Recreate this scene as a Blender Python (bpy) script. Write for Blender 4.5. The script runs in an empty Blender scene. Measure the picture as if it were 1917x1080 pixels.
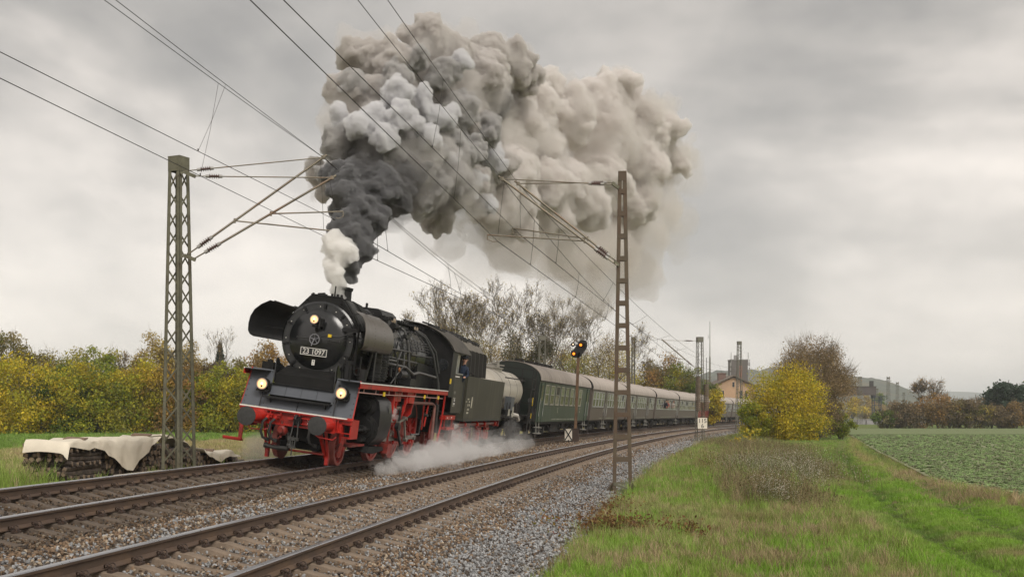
import bpy, bmesh, math, random
import numpy as np
from mathutils import Vector, Matrix, Euler

# ---------------------------------------------------------------- camera, world, sun, exposure
SC = bpy.context.scene
COL = SC.collection
R = math.radians
EYE = 2.2
FPX, HORY, MIDX = 2200.0, 775.8, 958.5
cam_d = bpy.data.cameras.new('camera')
cam = bpy.data.objects.new('camera', cam_d)
COL.objects.link(cam)
SC.camera = cam
cam_d.sensor_width = 36.0
cam_d.lens = 36.0 * FPX / 1917.0
cam_d.shift_y = (HORY - 540.0) / 1917.0
cam_d.clip_start = 0.2
cam_d.clip_end = 12000
cam.location = (0, 0, EYE)
cam.rotation_euler = (R(90), 0, 0)

SC.view_settings.view_transform = 'Standard'
SC.view_settings.look = 'None'
SC.view_settings.exposure = 0.62
SC.view_settings.gamma = 1.0
SC.view_settings.use_curve_mapping = False
SC.cycles.max_bounces = 16
SC.cycles.diffuse_bounces = 3
SC.cycles.glossy_bounces = 3
SC.cycles.transmission_bounces = 4
SC.cycles.transparent_max_bounces = 10
SC.cycles.volume_bounces = 14
SC.cycles.use_denoising = True
SC.cycles.sample_clamp_indirect = 8.0

SUN_EL, SUN_AZ = R(42), R(150)     # azimuth measured from +Y towards +X (behind the camera, to the right)
world = bpy.data.worlds.new('World')
SC.world = world
world.use_nodes = True


def nd(nt, t, **kw):
    n = nt.nodes.new(t)
    for k, v in kw.items():
        if k.startswith('i_'):
            n.inputs[k[2:].replace('_', ' ')].default_value = v
        else:
            setattr(n, k, v)
    return n


def ramp(nt, stops, interp='LINEAR'):
    n = nt.nodes.new('ShaderNodeValToRGB')
    cr = n.color_ramp
    cr.interpolation = interp
    while len(cr.elements) < len(stops):
        cr.elements.new(0.5)
    for e, (p, c) in zip(cr.elements, stops):
        e.position = p
        e.color = (c, c, c, 1) if not hasattr(c, '__len__') else (*c, 1)
    return n


def build_world():
    nt = world.node_tree
    nt.nodes.clear()
    L = nt.links.new
    out = nd(nt, 'ShaderNodeOutputWorld')
    bg = nd(nt, 'ShaderNodeBackground')
    bg.inputs['Strength'].default_value = 0.1
    sky = nd(nt, 'ShaderNodeTexSky', sky_type='NISHITA')
    sky.sun_disc = False
    sky.sun_elevation = SUN_EL
    sky.sun_rotation = SUN_AZ
    tc = nd(nt, 'ShaderNodeTexCoord')
    sep = nd(nt, 'ShaderNodeSeparateXYZ')
    L(tc.outputs['Generated'], sep.inputs[0])
    # flatten the cloud deck: direction / (z + c)
    ad = nd(nt, 'ShaderNodeMath', operation='MAXIMUM'); ad.inputs[1].default_value = 0.0
    L(sep.outputs['Z'], ad.inputs[0])
    ad2 = nd(nt, 'ShaderNodeMath', operation='ADD'); ad2.inputs[1].default_value = 0.32
    L(ad.outputs[0], ad2.inputs[0])
    dv = nd(nt, 'ShaderNodeVectorMath', operation='DIVIDE')
    L(tc.outputs['Generated'], dv.inputs[0])
    cmb = nd(nt, 'ShaderNodeCombineXYZ')
    for i in range(3):
        L(ad2.outputs[0], cmb.inputs[i])
    L(cmb.outputs[0], dv.inputs[1])
    mp = nd(nt, 'ShaderNodeMapping')
    mp.inputs['Location'].default_value = (3.1, 1.3, 0.4)
    mp.inputs['Scale'].default_value = (1.0, 0.9, 0.6)
    L(dv.outputs[0], mp.inputs[0])
    n1 = nd(nt, 'ShaderNodeTexNoise'); n1.inputs['Scale'].default_value = 0.85; n1.inputs['Detail'].default_value = 5; n1.inputs['Roughness'].default_value = 0.5; n1.inputs['Distortion'].default_value = 0.5
    n2 = nd(nt, 'ShaderNodeTexNoise'); n2.inputs['Scale'].default_value = 2.6; n2.inputs['Detail'].default_value = 5; n2.inputs['Roughness'].default_value = 0.55
    L(mp.outputs[0], n1.inputs['Vector']); L(mp.outputs[0], n2.inputs['Vector'])
    r1 = ramp(nt, [(0.36, 0.0), (0.62, 1.0)], 'EASE')
    r2 = ramp(nt, [(0.3, 0.0), (0.7, 1.0)], 'EASE')
    L(n1.outputs['Fac'], r1.inputs[0]); L(n2.outputs['Fac'], r2.inputs[0])
    mx = nd(nt, 'ShaderNodeMix', data_type='FLOAT'); mx.inputs[0].default_value = 0.33
    L(r1.outputs[0], mx.inputs[2]); L(r2.outputs[0], mx.inputs[3])
    rc = ramp(nt, [(0.0, (2.15, 2.05, 1.93)), (0.3, (3.65, 3.4, 3.12)), (0.6, (6.0, 5.5, 5.0)), (1.0, (8.9, 8.1, 7.3))])
    L(mx.outputs[0], rc.inputs[0])
    # pale band towards the horizon
    rz = ramp(nt, [(0.0, 1.0), (0.10, 0.55), (0.3, 0.0)], 'EASE')
    L(ad.outputs[0], rz.inputs[0])
    mh = nd(nt, 'ShaderNodeMix', data_type='RGBA')
    mfac = nd(nt, 'ShaderNodeMath', operation='MULTIPLY'); mfac.inputs[1].default_value = 0.6
    L(rz.outputs[0], mfac.inputs[0])
    L(mfac.outputs[0], mh.inputs[0]); L(rc.outputs[0], mh.inputs[6]); mh.inputs[7].default_value = (5.3, 4.95, 4.55, 1)
    mk = nd(nt, 'ShaderNodeMix', data_type='RGBA'); mk.inputs[0].default_value = 0.94
    L(sky.outputs[0], mk.inputs[6]); L(mh.outputs[2], mk.inputs[7])
    L(mk.outputs[2], bg.inputs['Color'])
    L(bg.outputs[0], out.inputs['Surface'])


build_world()
sun_d = bpy.data.lights.new('sun', 'SUN')
sun_d.energy = 1.5
sun_d.angle = R(24)
sun_d.color = (1.0, 0.95, 0.88)
sun = bpy.data.objects.new('sun', sun_d)
COL.objects.link(sun)
sd = Vector((math.sin(SUN_AZ) * math.cos(SUN_EL), math.cos(SUN_AZ) * math.cos(SUN_EL), math.sin(SUN_EL)))
sun.rotation_euler = sd.to_track_quat('Z', 'Y').to_euler()
sun.location = sd * 60

rnd = random.Random(11)
nrg = np.random.default_rng(5)

# ---------------------------------------------------------------- materials
MATS = {}


def mat(name, col, rough=0.6, metal=0.0, var=0.18, scale=4.0, bump=0.0, bscale=30.0, col2=None, c2=(0.5, 0.62), spec=0.5, stretch=None, coat=0.0, emit=None, mottle=None):
    """procedural surface: noise-varied colour, an optional second colour in patches, fine relief"""
    if name in MATS:
        return MATS[name]
    m = bpy.data.materials.new(name)
    MATS[name] = m
    m.use_nodes = True
    nt = m.node_tree
    L = nt.links.new
    b = nt.nodes['Principled BSDF']
    b.inputs['Roughness'].default_value = rough
    b.inputs['Metallic'].default_value = metal
    b.inputs['Specular IOR Level'].default_value = spec
    b.inputs['Coat Weight'].default_value = coat
    tc = nd(nt, 'ShaderNodeTexCoord')
    src = tc.outputs['Object']
    if stretch:
        mp = nd(nt, 'ShaderNodeMapping'); mp.inputs['Scale'].default_value = stretch
        L(src, mp.inputs[0]); src = mp.outputs[0]
    n = nd(nt, 'ShaderNodeTexNoise'); n.inputs['Scale'].default_value = scale; n.inputs['Detail'].default_value = 6; n.inputs['Roughness'].default_value = 0.6
    L(src, n.inputs['Vector'])
    c = np.array(col)
    r = ramp(nt, [(0.3, tuple(c * (1 - var))), (0.7, tuple(np.minimum(c * (1 + var), 1)))])
    L(n.outputs['Fac'], r.inputs[0])
    cur = r.outputs[0]
    if col2 is not None:
        n2 = nd(nt, 'ShaderNodeTexNoise'); n2.inputs['Scale'].default_value = scale * 0.55; n2.inputs['Detail'].default_value = 8; n2.inputs['Roughness'].default_value = 0.65
        L(src, n2.inputs['Vector'])
        f = ramp(nt, [(c2[0], 0.0), (c2[1], 1.0)])
        L(n2.outputs['Fac'], f.inputs[0])
        mx = nd(nt, 'ShaderNodeMix', data_type='RGBA')
        L(f.outputs[0], mx.inputs[0]); L(cur, mx.inputs[6]); mx.inputs[7].default_value = (*col2, 1)
        cur = mx.outputs[2]
    L(cur, b.inputs['Base Color'])
    rr = nd(nt, 'ShaderNodeMapRange'); rr.inputs['To Min'].default_value = max(rough - 0.1, 0.02); rr.inputs['To Max'].default_value = min(rough + 0.12, 1)
    L(n.outputs['Fac'], rr.inputs['Value']); L(rr.outputs[0], b.inputs['Roughness'])
    if bump > 0:
        n3 = nd(nt, 'ShaderNodeTexNoise'); n3.inputs['Scale'].default_value = bscale; n3.inputs['Detail'].default_value = 4
        L(src, n3.inputs['Vector'])
        bp = nd(nt, 'ShaderNodeBump'); bp.inputs['Strength'].default_value = bump; bp.inputs['Distance'].default_value = 0.02
        L(n3.outputs['Fac'], bp.inputs['Height']); L(bp.outputs[0], b.inputs['Normal'])
    if emit:
        b.inputs['Emission Color'].default_value = (*emit[0], 1)
        b.inputs['Emission Strength'].default_value = emit[1]
    return m


def mat_attr(name, rough=0.85, attr='col', instancer=False, trans=0.0, spec=0.2, noise=None, bump=0.0, bscale=30):
    """surface whose own colour is stored per face / per instance"""
    if name in MATS:
        return MATS[name]
    m = bpy.data.materials.new(name)
    MATS[name] = m
    m.use_nodes = True
    nt = m.node_tree
    L = nt.links.new
    b = nt.nodes['Principled BSDF']
    b.inputs['Roughness'].default_value = rough
    b.inputs['Specular IOR Level'].default_value = spec
    a = nd(nt, 'ShaderNodeAttribute'); a.attribute_name = attr
    if instancer:
        a.attribute_type = 'INSTANCER'
    cur = a.outputs['Color']
    if noise:
        tc = nd(nt, 'ShaderNodeTexCoord')
        n = nd(nt, 'ShaderNodeTexNoise'); n.inputs['Scale'].default_value = noise[0]; n.inputs['Detail'].default_value = 8; n.inputs['Roughness'].default_value = 0.65
        L(tc.outputs['Object'], n.inputs['Vector'])
        r = ramp(nt, [(0.3, 1 - noise[1]), (0.7, 1 + noise[1])])
        L(n.outputs['Fac'], r.inputs[0])
        mx = nd(nt, 'ShaderNodeMix', data_type='RGBA', blend_type='MULTIPLY'); mx.inputs[0].default_value = 1
        L(cur, mx.inputs[6]); L(r.outputs[0], mx.inputs[7])
        cur = mx.outputs[2]
    L(cur, b.inputs['Base Color'])
    if bump:
        tc = nd(nt, 'ShaderNodeTexCoord')
        n3 = nd(nt, 'ShaderNodeTexNoise'); n3.inputs['Scale'].default_value = bscale; n3.inputs['Detail'].default_value = 6
        L(tc.outputs['Object'], n3.inputs['Vector'])
        bp = nd(nt, 'ShaderNodeBump'); bp.inputs['Strength'].default_value = bump; bp.inputs['Distance'].default_value = 0.05
        L(n3.outputs['Fac'], bp.inputs['Height']); L(bp.outputs[0], b.inputs['Normal'])
    if trans > 0:
        out = [x for x in nt.nodes if x.type == 'OUTPUT_MATERIAL'][0]
        t = nd(nt, 'ShaderNodeBsdfTranslucent'); L(cur, t.inputs['Color'])
        ms = nd(nt, 'ShaderNodeMixShader'); ms.inputs[0].default_value = trans
        L(b.outputs[0], ms.inputs[1]); L(t.outputs[0], ms.inputs[2]); L(ms.outputs[0], out.inputs['Surface'])
    return m


# ---------------------------------------------------------------- mesh helpers
def link(o, parent=None):
    COL.objects.link(o)
    if parent is not None:
        o.parent = parent
    return o


def empty(name, label=None, cat=None, group=None, mtx=None, kind=None):
    o = bpy.data.objects.new(name, None)
    o.empty_display_size = 0.3
    link(o)
    tag(o, label, cat, group, kind)
    if mtx is not None:
        o.matrix_world = mtx
    return o


def tag(o, label=None, cat=None, group=None, kind=None):
    if label: o['label'] = label
    if cat: o['category'] = cat
    if group: o['group'] = group
    if kind: o['kind'] = kind
    return o


class MB:
    def __init__(s):
        s.v = []; s.f = []; s.mi = []; s.cur = 0; s.T = None

    def add(s, vs, fs):
        n = len(s.v)
        if s.T is not None:
            vs = [s.T @ Vector(p) for p in vs]
        s.v += [tuple(p) for p in vs]
        s.f += [tuple(i + n for i in f) for f in fs]
        s.mi += [s.cur] * len(fs)
        return s

    def box(s, c, d, rot=None, taper=None):
        x, y, z = d[0] / 2, d[1] / 2, d[2] / 2
        tx, ty = taper or (1, 1)
        ps = [Vector((a * x * (tx if k > 0 else 1), b * y * (ty if k > 0 else 1), k * z)) for k in (-1, 1) for a, b in ((-1, -1), (1, -1), (1, 1), (-1, 1))]
        if rot is not None:
            m = Euler(rot).to_matrix()
            ps = [m @ p for p in ps]
        c = Vector(c)
        return s.add([c + p for p in ps], [(0, 3, 2, 1), (4, 5, 6, 7), (0, 1, 5, 4), (1, 2, 6, 5), (2, 3, 7, 6), (3, 0, 4, 7)])

    def bx(s, x0, x1, y0, y1, z0, z1):
        return s.box(((x0 + x1) / 2, (y0 + y1) / 2, (z0 + z1) / 2), (abs(x1 - x0), abs(y1 - y0), abs(z1 - z0)))

    def bar(s, p, q, w, h=None, up=(0, 0, 1)):
        """rectangular bar from p to q"""
        p, q = Vector(p), Vector(q)
        h = h or w
        d = (q - p)
        if d.length < 1e-6: return s
        d.normalize()
        u = Vector(up)
        if abs(d.dot(u)) > 0.95: u = Vector((0, 1, 0)) if abs(d.y) < .9 else Vector((1, 0, 0))
        a = d.cross(u).normalized(); b = a.cross(d).normalized()
        ps = []
        for e in (p, q):
            for i, j in ((-1, -1), (1, -1), (1, 1), (-1, 1)):
                ps.append(e + a * (i * w / 2) + b * (j * h / 2))
        return s.add(ps, [(0, 1, 2, 3), (7, 6, 5, 4), (0, 4, 5, 1), (1, 5, 6, 2), (2, 6, 7, 3), (3, 7, 4, 0)])

    def tube(s, pts, r, n=8, caps=True):
        pts = [Vector(p) for p in pts]
        rs = r if hasattr(r, '__len__') else [r] * len(pts)
        t0 = (pts[1] - pts[0]).normalized()
        u = Vector((0, 0, 1)) if abs(t0.z) < .9 else Vector((1, 0, 0))
        a = t0.cross(u).normalized()
        vs = []; fs = []
        for i, p in enumerate(pts):
            t = (pts[min(i + 1, len(pts) - 1)] - pts[max(i - 1, 0)])
            if t.length < 1e-9: t = t0
            t = t.normalized()
            a = (a - t * a.dot(t))
            if a.length < 1e-6: a = t.orthogonal()
            a.normalize()
            b = t.cross(a)
            for k in range(n):
                an = 2 * math.pi * k / n
                vs.append(p + (a * math.cos(an) + b * math.sin(an)) * rs[i])
        for i in range(len(pts) - 1):
            for k in range(n):
                k2 = (k + 1) % n
                fs.append((i * n + k, i * n + k2, (i + 1) * n + k2, (i + 1) * n + k))
        if caps:
            fs.append(tuple(range(n - 1, -1, -1)))
            fs.append(tuple((len(pts) - 1) * n + k for k in range(n)))
        return s.add(vs, fs)

    def cyl(s, p, q, r, r2=None, n=16, caps=True):
        return s.tube([p, q], [r, r if r2 is None else r2], n, caps)

    def rev(s, org, axis, prof, n=24, close=False):
        """surface of revolution: prof = [(distance along axis, radius)]"""
        org = Vector(org); ax = Vector(axis).normalized()
        a = ax.orthogonal().normalized(); b = ax.cross(a)
        vs = []; fs = []
        for (d, r) in prof:
            for k in range(n):
                an = 2 * math.pi * k / n
                vs.append(org + ax * d + (a * math.cos(an) + b * math.sin(an)) * r)
        for i in range(len(prof) - 1):
            for k in range(n):
                k2 = (k + 1) % n
                fs.append((i * n + k, i * n + k2, (i + 1) * n + k2, (i + 1) * n + k))
        fs.append(tuple(range(n - 1, -1, -1)))
        fs.append(tuple((len(prof) - 1) * n + k for k in range(n)))
        return s.add(vs, fs)

    def torus(s, c, axis, R_, r, n=20, m=6):
        ax = Vector(axis).normalized(); a = ax.orthogonal().normalized(); b = ax.cross(a)
        c = Vector(c); vs = []; fs = []
        for i in range(n):
            an = 2 * math.pi * i / n
            dr = a * math.cos(an) + b * math.sin(an)
            for j in range(m):
                bn = 2 * math.pi * j / m
                vs.append(c + dr * (R_ + r * math.cos(bn)) + ax * (r * math.sin(bn)))
        for i in range(n):
            for j in range(m):
                fs.append((i * m + j, ((i + 1) % n) * m + j, ((i + 1) % n) * m + (j + 1) % m, i * m + (j + 1) % m))
        return s.add(vs, fs)

    def prism(s, poly, a, b, axis='y'):
        """polygon extruded between a and b along an axis; poly holds the two other coordinates in order"""
        n = len(poly)
        def pt(p, t):
            if axis == 'y': return (p[0], t, p[1])
            if axis == 'x': return (t, p[0], p[1])
            return (p[0], p[1], t)
        vs = [pt(p, a) for p in poly] + [pt(p, b) for p in poly]
        fs = [tuple(range(n)), tuple(range(2 * n - 1, n - 1, -1))]
        for i in range(n):
            j = (i + 1) % n
            fs.append((i, i + n, j + n, j))
        return s.add(vs, fs)

    def sheet(s, rows, thick=None):
        """grid of points; optional thickness vector makes it a closed slab"""
        r, c = len(rows), len(rows[0])
        vs = [Vector(p) for row in rows for p in row]
        fs = [(i * c + j, i * c + j + 1, (i + 1) * c + j + 1, (i + 1) * c + j) for i in range(r - 1) for j in range(c - 1)]
        if thick is not None:
            t = Vector(thick); m = len(vs)
            vs = vs + [p + t for p in vs]
            fs += [tuple(k + m for k in reversed(f)) for f in fs[:]]
            ed = [i for i in range(c)] + [i * c + c - 1 for i in range(1, r)] + [(r - 1) * c + j for j in range(c - 2, -1, -1)] + [i * c for i in range(r - 2, 0, -1)]
            for i in range(len(ed)):
                p, q = ed[i], ed[(i + 1) % len(ed)]
                fs.append((p, p + m, q + m, q))
        return s.add(vs, fs)

    def ball(s, c, r, n=10, m=6, sc=(1, 1, 1)):
        prof = []
        c = Vector(c); vs = []; fs = []
        for i in range(m + 1):
            ph = math.pi * i / m
            for k in range(n):
                an = 2 * math.pi * k / n
                vs.append(c + Vector((math.sin(ph) * math.cos(an) * r * sc[0], math.sin(ph) * math.sin(an) * r * sc[1], -math.cos(ph) * r * sc[2])))
        for i in range(m):
            for k in range(n):
                k2 = (k + 1) % n
                fs.append((i * n + k, i * n + k2, (i + 1) * n + k2, (i + 1) * n + k))
        return s.add(vs, fs)

    def mesh(s, name, mats, smooth=True, angle=0.7, normals=True):
        me = bpy.data.meshes.new(name)
        me.from_pydata(s.v, [], s.f)
        mats = mats if isinstance(mats, (list, tuple)) else [mats]
        for m in mats:
            me.materials.append(m)
        if len(mats) > 1:
            me.polygons.foreach_set('material_index', s.mi)
        if normals:
            bm = bmesh.new(); bm.from_mesh(me)
            bmesh.ops.recalc_face_normals(bm, faces=bm.faces)
            bm.to_mesh(me); bm.free()
        if smooth:
            me.polygons.foreach_set('use_smooth', [True] * len(me.polygons))
            me.set_sharp_from_angle(angle=angle)
        me.update()
        return me

    def build(s, name, mats, parent=None, smooth=True, angle=0.7, label=None):
        o = bpy.data.objects.new(name, s.mesh(name, mats, smooth, angle))
        link(o, parent)
        if label: o['label'] = label
        return o


def npmesh(name, V, Fq, mats, attrs=None, smooth=False, k=4):
    """fast mesh from numpy arrays: Fq (m,k) faces"""
    me = bpy.data.meshes.new(name)
    V = np.asarray(V, np.float32); Fq = np.asarray(Fq, np.int32)
    k = Fq.shape[1]
    me.vertices.add(len(V)); me.vertices.foreach_set('co', V.ravel())
    me.loops.add(Fq.size); me.loops.foreach_set('vertex_index', Fq.ravel())
    me.polygons.add(len(Fq)); me.polygons.foreach_set('loop_start', np.arange(0, Fq.size, k, dtype=np.int32))
    if smooth:
        me.polygons.foreach_set('use_smooth', np.ones(len(Fq), bool))
    me.update(calc_edges=True)
    for m in (mats if isinstance(mats, (list, tuple)) else [mats]):
        me.materials.append(m)
    for an, (dom, typ, arr) in (attrs or {}).items():
        at = me.attributes.new(an, typ, dom)
        key = {'FLOAT_COLOR': 'color', 'FLOAT': 'value', 'INT': 'value', 'FLOAT_VECTOR': 'vector'}[typ]
        at.data.foreach_set(key, np.asarray(arr, np.float32 if typ != 'INT' else np.int32).ravel())
    return me


def copy_tree(o, parent=None):
    c = o.copy(); COL.objects.link(c)
    if parent is not None: c.parent = parent
    for ch in list(o.children):
        copy_tree(ch, c)
    return c


def text_mesh(txt, size, mtl, name, parent, mtx, depth=0.004, spacing=1.0, align='CENTER', xs=1.0):
    cu = bpy.data.curves.new(name, 'FONT')
    cu.body = txt; cu.size = size; cu.extrude = depth; cu.align_x = align; cu.align_y = 'CENTER'; cu.space_character = spacing
    cu.resolution_u = 3
    tmp = bpy.data.objects.new(name, cu)
    COL.objects.link(tmp)
    dg = bpy.context.evaluated_depsgraph_get()
    me = bpy.data.meshes.new_from_object(tmp.evaluated_get(dg))
    bpy.data.objects.remove(tmp)
    me.transform(Matrix.Diagonal((xs, 1, 1, 1)))
    me.materials.clear(); me.materials.append(mtl)
    o = bpy.data.objects.new(name, me)
    link(o, parent)
    o.matrix_local = mtx
    return o


def vnoise(x, y, seed=0):
    """smooth 2-D value noise in numpy"""
    x = np.asarray(x, float); y = np.asarray(y, float)
    xi = np.floor(x).astype(np.int64); yi = np.floor(y).astype(np.int64)
    xf = x - xi; yf = y - yi
    u = xf * xf * (3 - 2 * xf); v = yf * yf * (3 - 2 * yf)
    def h(i, j):
        n = (i * 374761393 + j * 668265263 + seed * 974711) & 0x7fffffff
        n = ((n ^ (n >> 13)) * 1274126177) & 0x7fffffff
        return ((n ^ (n >> 16)) & 0xffff) / 65535.0
    return (h(xi, yi) * (1 - u) + h(xi + 1, yi) * u) * (1 - v) + (h(xi, yi + 1) * (1 - u) + h(xi + 1, yi + 1) * u) * v


def fbm(x, y, seed=0, o=4):
    t = 0; a = 0.5; s = 0
    for i in range(o):
        t = t + a * vnoise(x * 2 ** i, y * 2 ** i, seed + i); s += a; a *= .5
    return t / s


# scatter of small things as instances (only for what nobody could count)
def scatter(name, pts, rot, scl, var, col, protos, kind='stuff', label=None, cat=None):
    me = bpy.data.meshes.new(name)
    n = len(pts)
    me.vertices.add(n)
    me.vertices.foreach_set('co', np.asarray(pts, np.float32).ravel())
    for an, typ, key, arr in (('rot', 'FLOAT_VECTOR', 'vector', rot), ('scl', 'FLOAT_VECTOR', 'vector', scl), ('var', 'INT', 'value', var), ('col', 'FLOAT_COLOR', 'color', col)):
        at = me.attributes.new(an, typ, 'POINT')
        at.data.foreach_set(key, np.asarray(arr, np.int32 if typ == 'INT' else np.float32).ravel())
    o = bpy.data.objects.new(name, me)
    link(o)
    ng = bpy.data.node_groups.new(name, 'GeometryNodeTree')
    ng.interface.new_socket('Geometry', in_out='INPUT', socket_type='NodeSocketGeometry')
    ng.interface.new_socket('Geometry', in_out='OUTPUT', socket_type='NodeSocketGeometry')
    gi = ng.nodes.new('NodeGroupInput'); go = ng.nodes.new('NodeGroupOutput')
    j = ng.nodes.new('GeometryNodeJoinGeometry')
    def named(nm, t):
        a = ng.nodes.new('GeometryNodeInputNamedAttribute'); a.data_type = t; a.inputs['Name'].default_value = nm
        return a
    ar = named('rot', 'FLOAT_VECTOR'); asc = named('scl', 'FLOAT_VECTOR'); av = named('var', 'INT')
    e2r = ng.nodes.new('FunctionNodeEulerToRotation'); ng.links.new(ar.outputs[0], e2r.inputs[0])
    for k, p in enumerate(protos):
        oi = ng.nodes.new('GeometryNodeObjectInfo'); oi.inputs['Object'].default_value = p; oi.inputs['As Instance'].default_value = True
        cmp = ng.nodes.new('FunctionNodeCompare'); cmp.data_type = 'INT'; cmp.operation = 'EQUAL'
        ints = [s for s in cmp.inputs if s.type == 'INT']
        ng.links.new(av.outputs[0], ints[0]); ints[1].default_value = k
        ip = ng.nodes.new('GeometryNodeInstanceOnPoints')
        ng.links.new(gi.outputs[0], ip.inputs['Points'])
        ng.links.new(cmp.outputs[0], ip.inputs['Selection'])
        ng.links.new(oi.outputs['Geometry'], ip.inputs['Instance'])
        ng.links.new(e2r.outputs[0], ip.inputs['Rotation'])
        ng.links.new(asc.outputs[0], ip.inputs['Scale'])
        ng.links.new(ip.outputs[0], j.inputs[0])
    ng.links.new(j.outputs[0], go.inputs[0])
    md = o.modifiers.new('scatter', 'NODES'); md.node_group = ng
    tag(o, label, cat, None, kind)
    return o


# ---------------------------------------------------------------- track geometry (two curved, canted tracks)
GA = 0.75
CANT = 0.122
ZN, ZT = EYE - 1.542, EYE - 1.185        # rail-top centre heights: near track, train track
_s = np.arange(-40, 420, 0.5)
_k = np.where(_s < 0, 1.255e-3, np.maximum(1.2549e-3 - 0.2902e-5 * np.clip(_s, 0, 250), 5e-4))
_i0 = int(np.argmin(abs(_s)))
_a = np.cumsum(_k) * 0.5; _a = _a - _a[_i0] + 0.1265
_x = np.cumsum(np.sin(_a)) * 0.5; _x = _x - _x[_i0] - 5.2492
_y = np.cumsum(np.cos(_a)) * 0.5; _y = _y - _y[_i0]
SPX = [-40, 0, 10, 20, 30, 40, 50, 60, 80, 420]
SPY = [3.0, 3.24, 3.68, 4.04, 4.32, 4.52, 4.66, 4.7, 4.62, 4.6]


def near(s, d=0.0):
    a = np.interp(s, _s, _a)
    return np.interp(s, _s, _x) + np.cos(a) * d, np.interp(s, _s, _y) - np.sin(a) * d, a


def spc(s):
    return np.interp(s, SPX, SPY)


_tx = _x - np.cos(_a) * spc(_s); _ty = _y + np.sin(_a) * spc(_s)
_tl = np.concatenate([[0], np.cumsum(np.hypot(np.diff(_tx), np.diff(_ty)))])
_j0 = int(np.argmin(abs(_ty))); _tl = _tl - _tl[_j0]


def train(s):
    """point on the train track centreline at arc length s, and its heading"""
    x = np.interp(s, _tl, _tx); y = np.interp(s, _tl, _ty)
    x2 = np.interp(s + 1, _tl, _tx); y2 = np.interp(s + 1, _tl, _ty)
    return x, y, np.arctan2(x2 - x, y2 - y)


def nearest(X, Y):
    """arc position and signed lateral distance from the near track"""
    X = np.asarray(X, float).ravel(); Y = np.asarray(Y, float).ravel()
    S = np.zeros(len(X)); D = np.zeros(len(X))
    for c in range(0, len(X), 4000):
        x = X[c:c + 4000, None]; y = Y[c:c + 4000, None]
        d2 = (x - _x[None, ::2]) ** 2 + (y - _y[None, ::2]) ** 2
        i = d2.argmin(1) * 2
        S[c:c + 4000] = _s[i] + ((x[:, 0] - _x[i]) * np.sin(_a[i]) + (y[:, 0] - _y[i]) * np.cos(_a[i]))
        D[c:c + 4000] = (x[:, 0] - _x[i]) * np.cos(_a[i]) - (y[:, 0] - _y[i]) * np.sin(_a[i])
    return S, D


def smooth(a, b, x):
    t = np.clip((x - a) / (b - a), 0, 1)
    return t * t * (3 - 2 * t)


def path_x(Y):
    return np.interp(Y, [0, 10, 18.5, 24, 37, 70, 94, 130, 200], [6.6, 6.9, 7.9, 8.9, 12.0, 20.3, 27.3, 38, 60])


def field_x(Y):
    return np.interp(Y, [0, 20, 29.3, 31.2, 35.3, 40.6, 70, 130, 185], [11.8, 12.2, 12.9, 13.0, 13.3, 14.3, 21.6, 37, 53])


def ground_z(X, Y):
    shp = np.shape(X)
    S, D = nearest(X, Y)
    Xr = np.asarray(X, float).ravel(); Yr = np.asarray(Y, float).ravel()
    sp = spc(S)
    z = np.where(D > -2.2, -0.12 + 0.25 * smooth(2.9, 3.9, D) - 0.13 * smooth(4.6, 7.5, D), 0.52)
    z = np.where((D <= -2.2), -0.12 + 0.64 * smooth(-sp - 2.0, -sp - 3.6, D), z)
    z = z + 0.10 * (fbm(Xr * .35, Yr * .35, 3) - .5) * smooth(3.4, 6, abs(D + 1)) * (1 - smooth(80, 200, Yr))
    z = z + 0.05 * (fbm(Xr * 2, Yr * 2, 9) - .5) * smooth(3.6, 4.5, D)
    # verge hollow and wheel ruts of the grass track
    px = path_x(Yr)
    for o in (-0.85, 0.85):
        z = z - 0.10 * np.exp(-((Xr - px - o) / 0.28) ** 2) * (Yr < 150)
    z = z - 0.10 * np.exp(-((D - 6.3) / 0.9) ** 2)
    z = z + 0.12 * np.exp(-((Xr - field_x(Yr) + .7) / 0.5) ** 2) * (Yr < 150)
    return z.reshape(shp)


def gz(x, y):
    return float(ground_z(np.array([x]), np.array([y]))[0])
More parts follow.
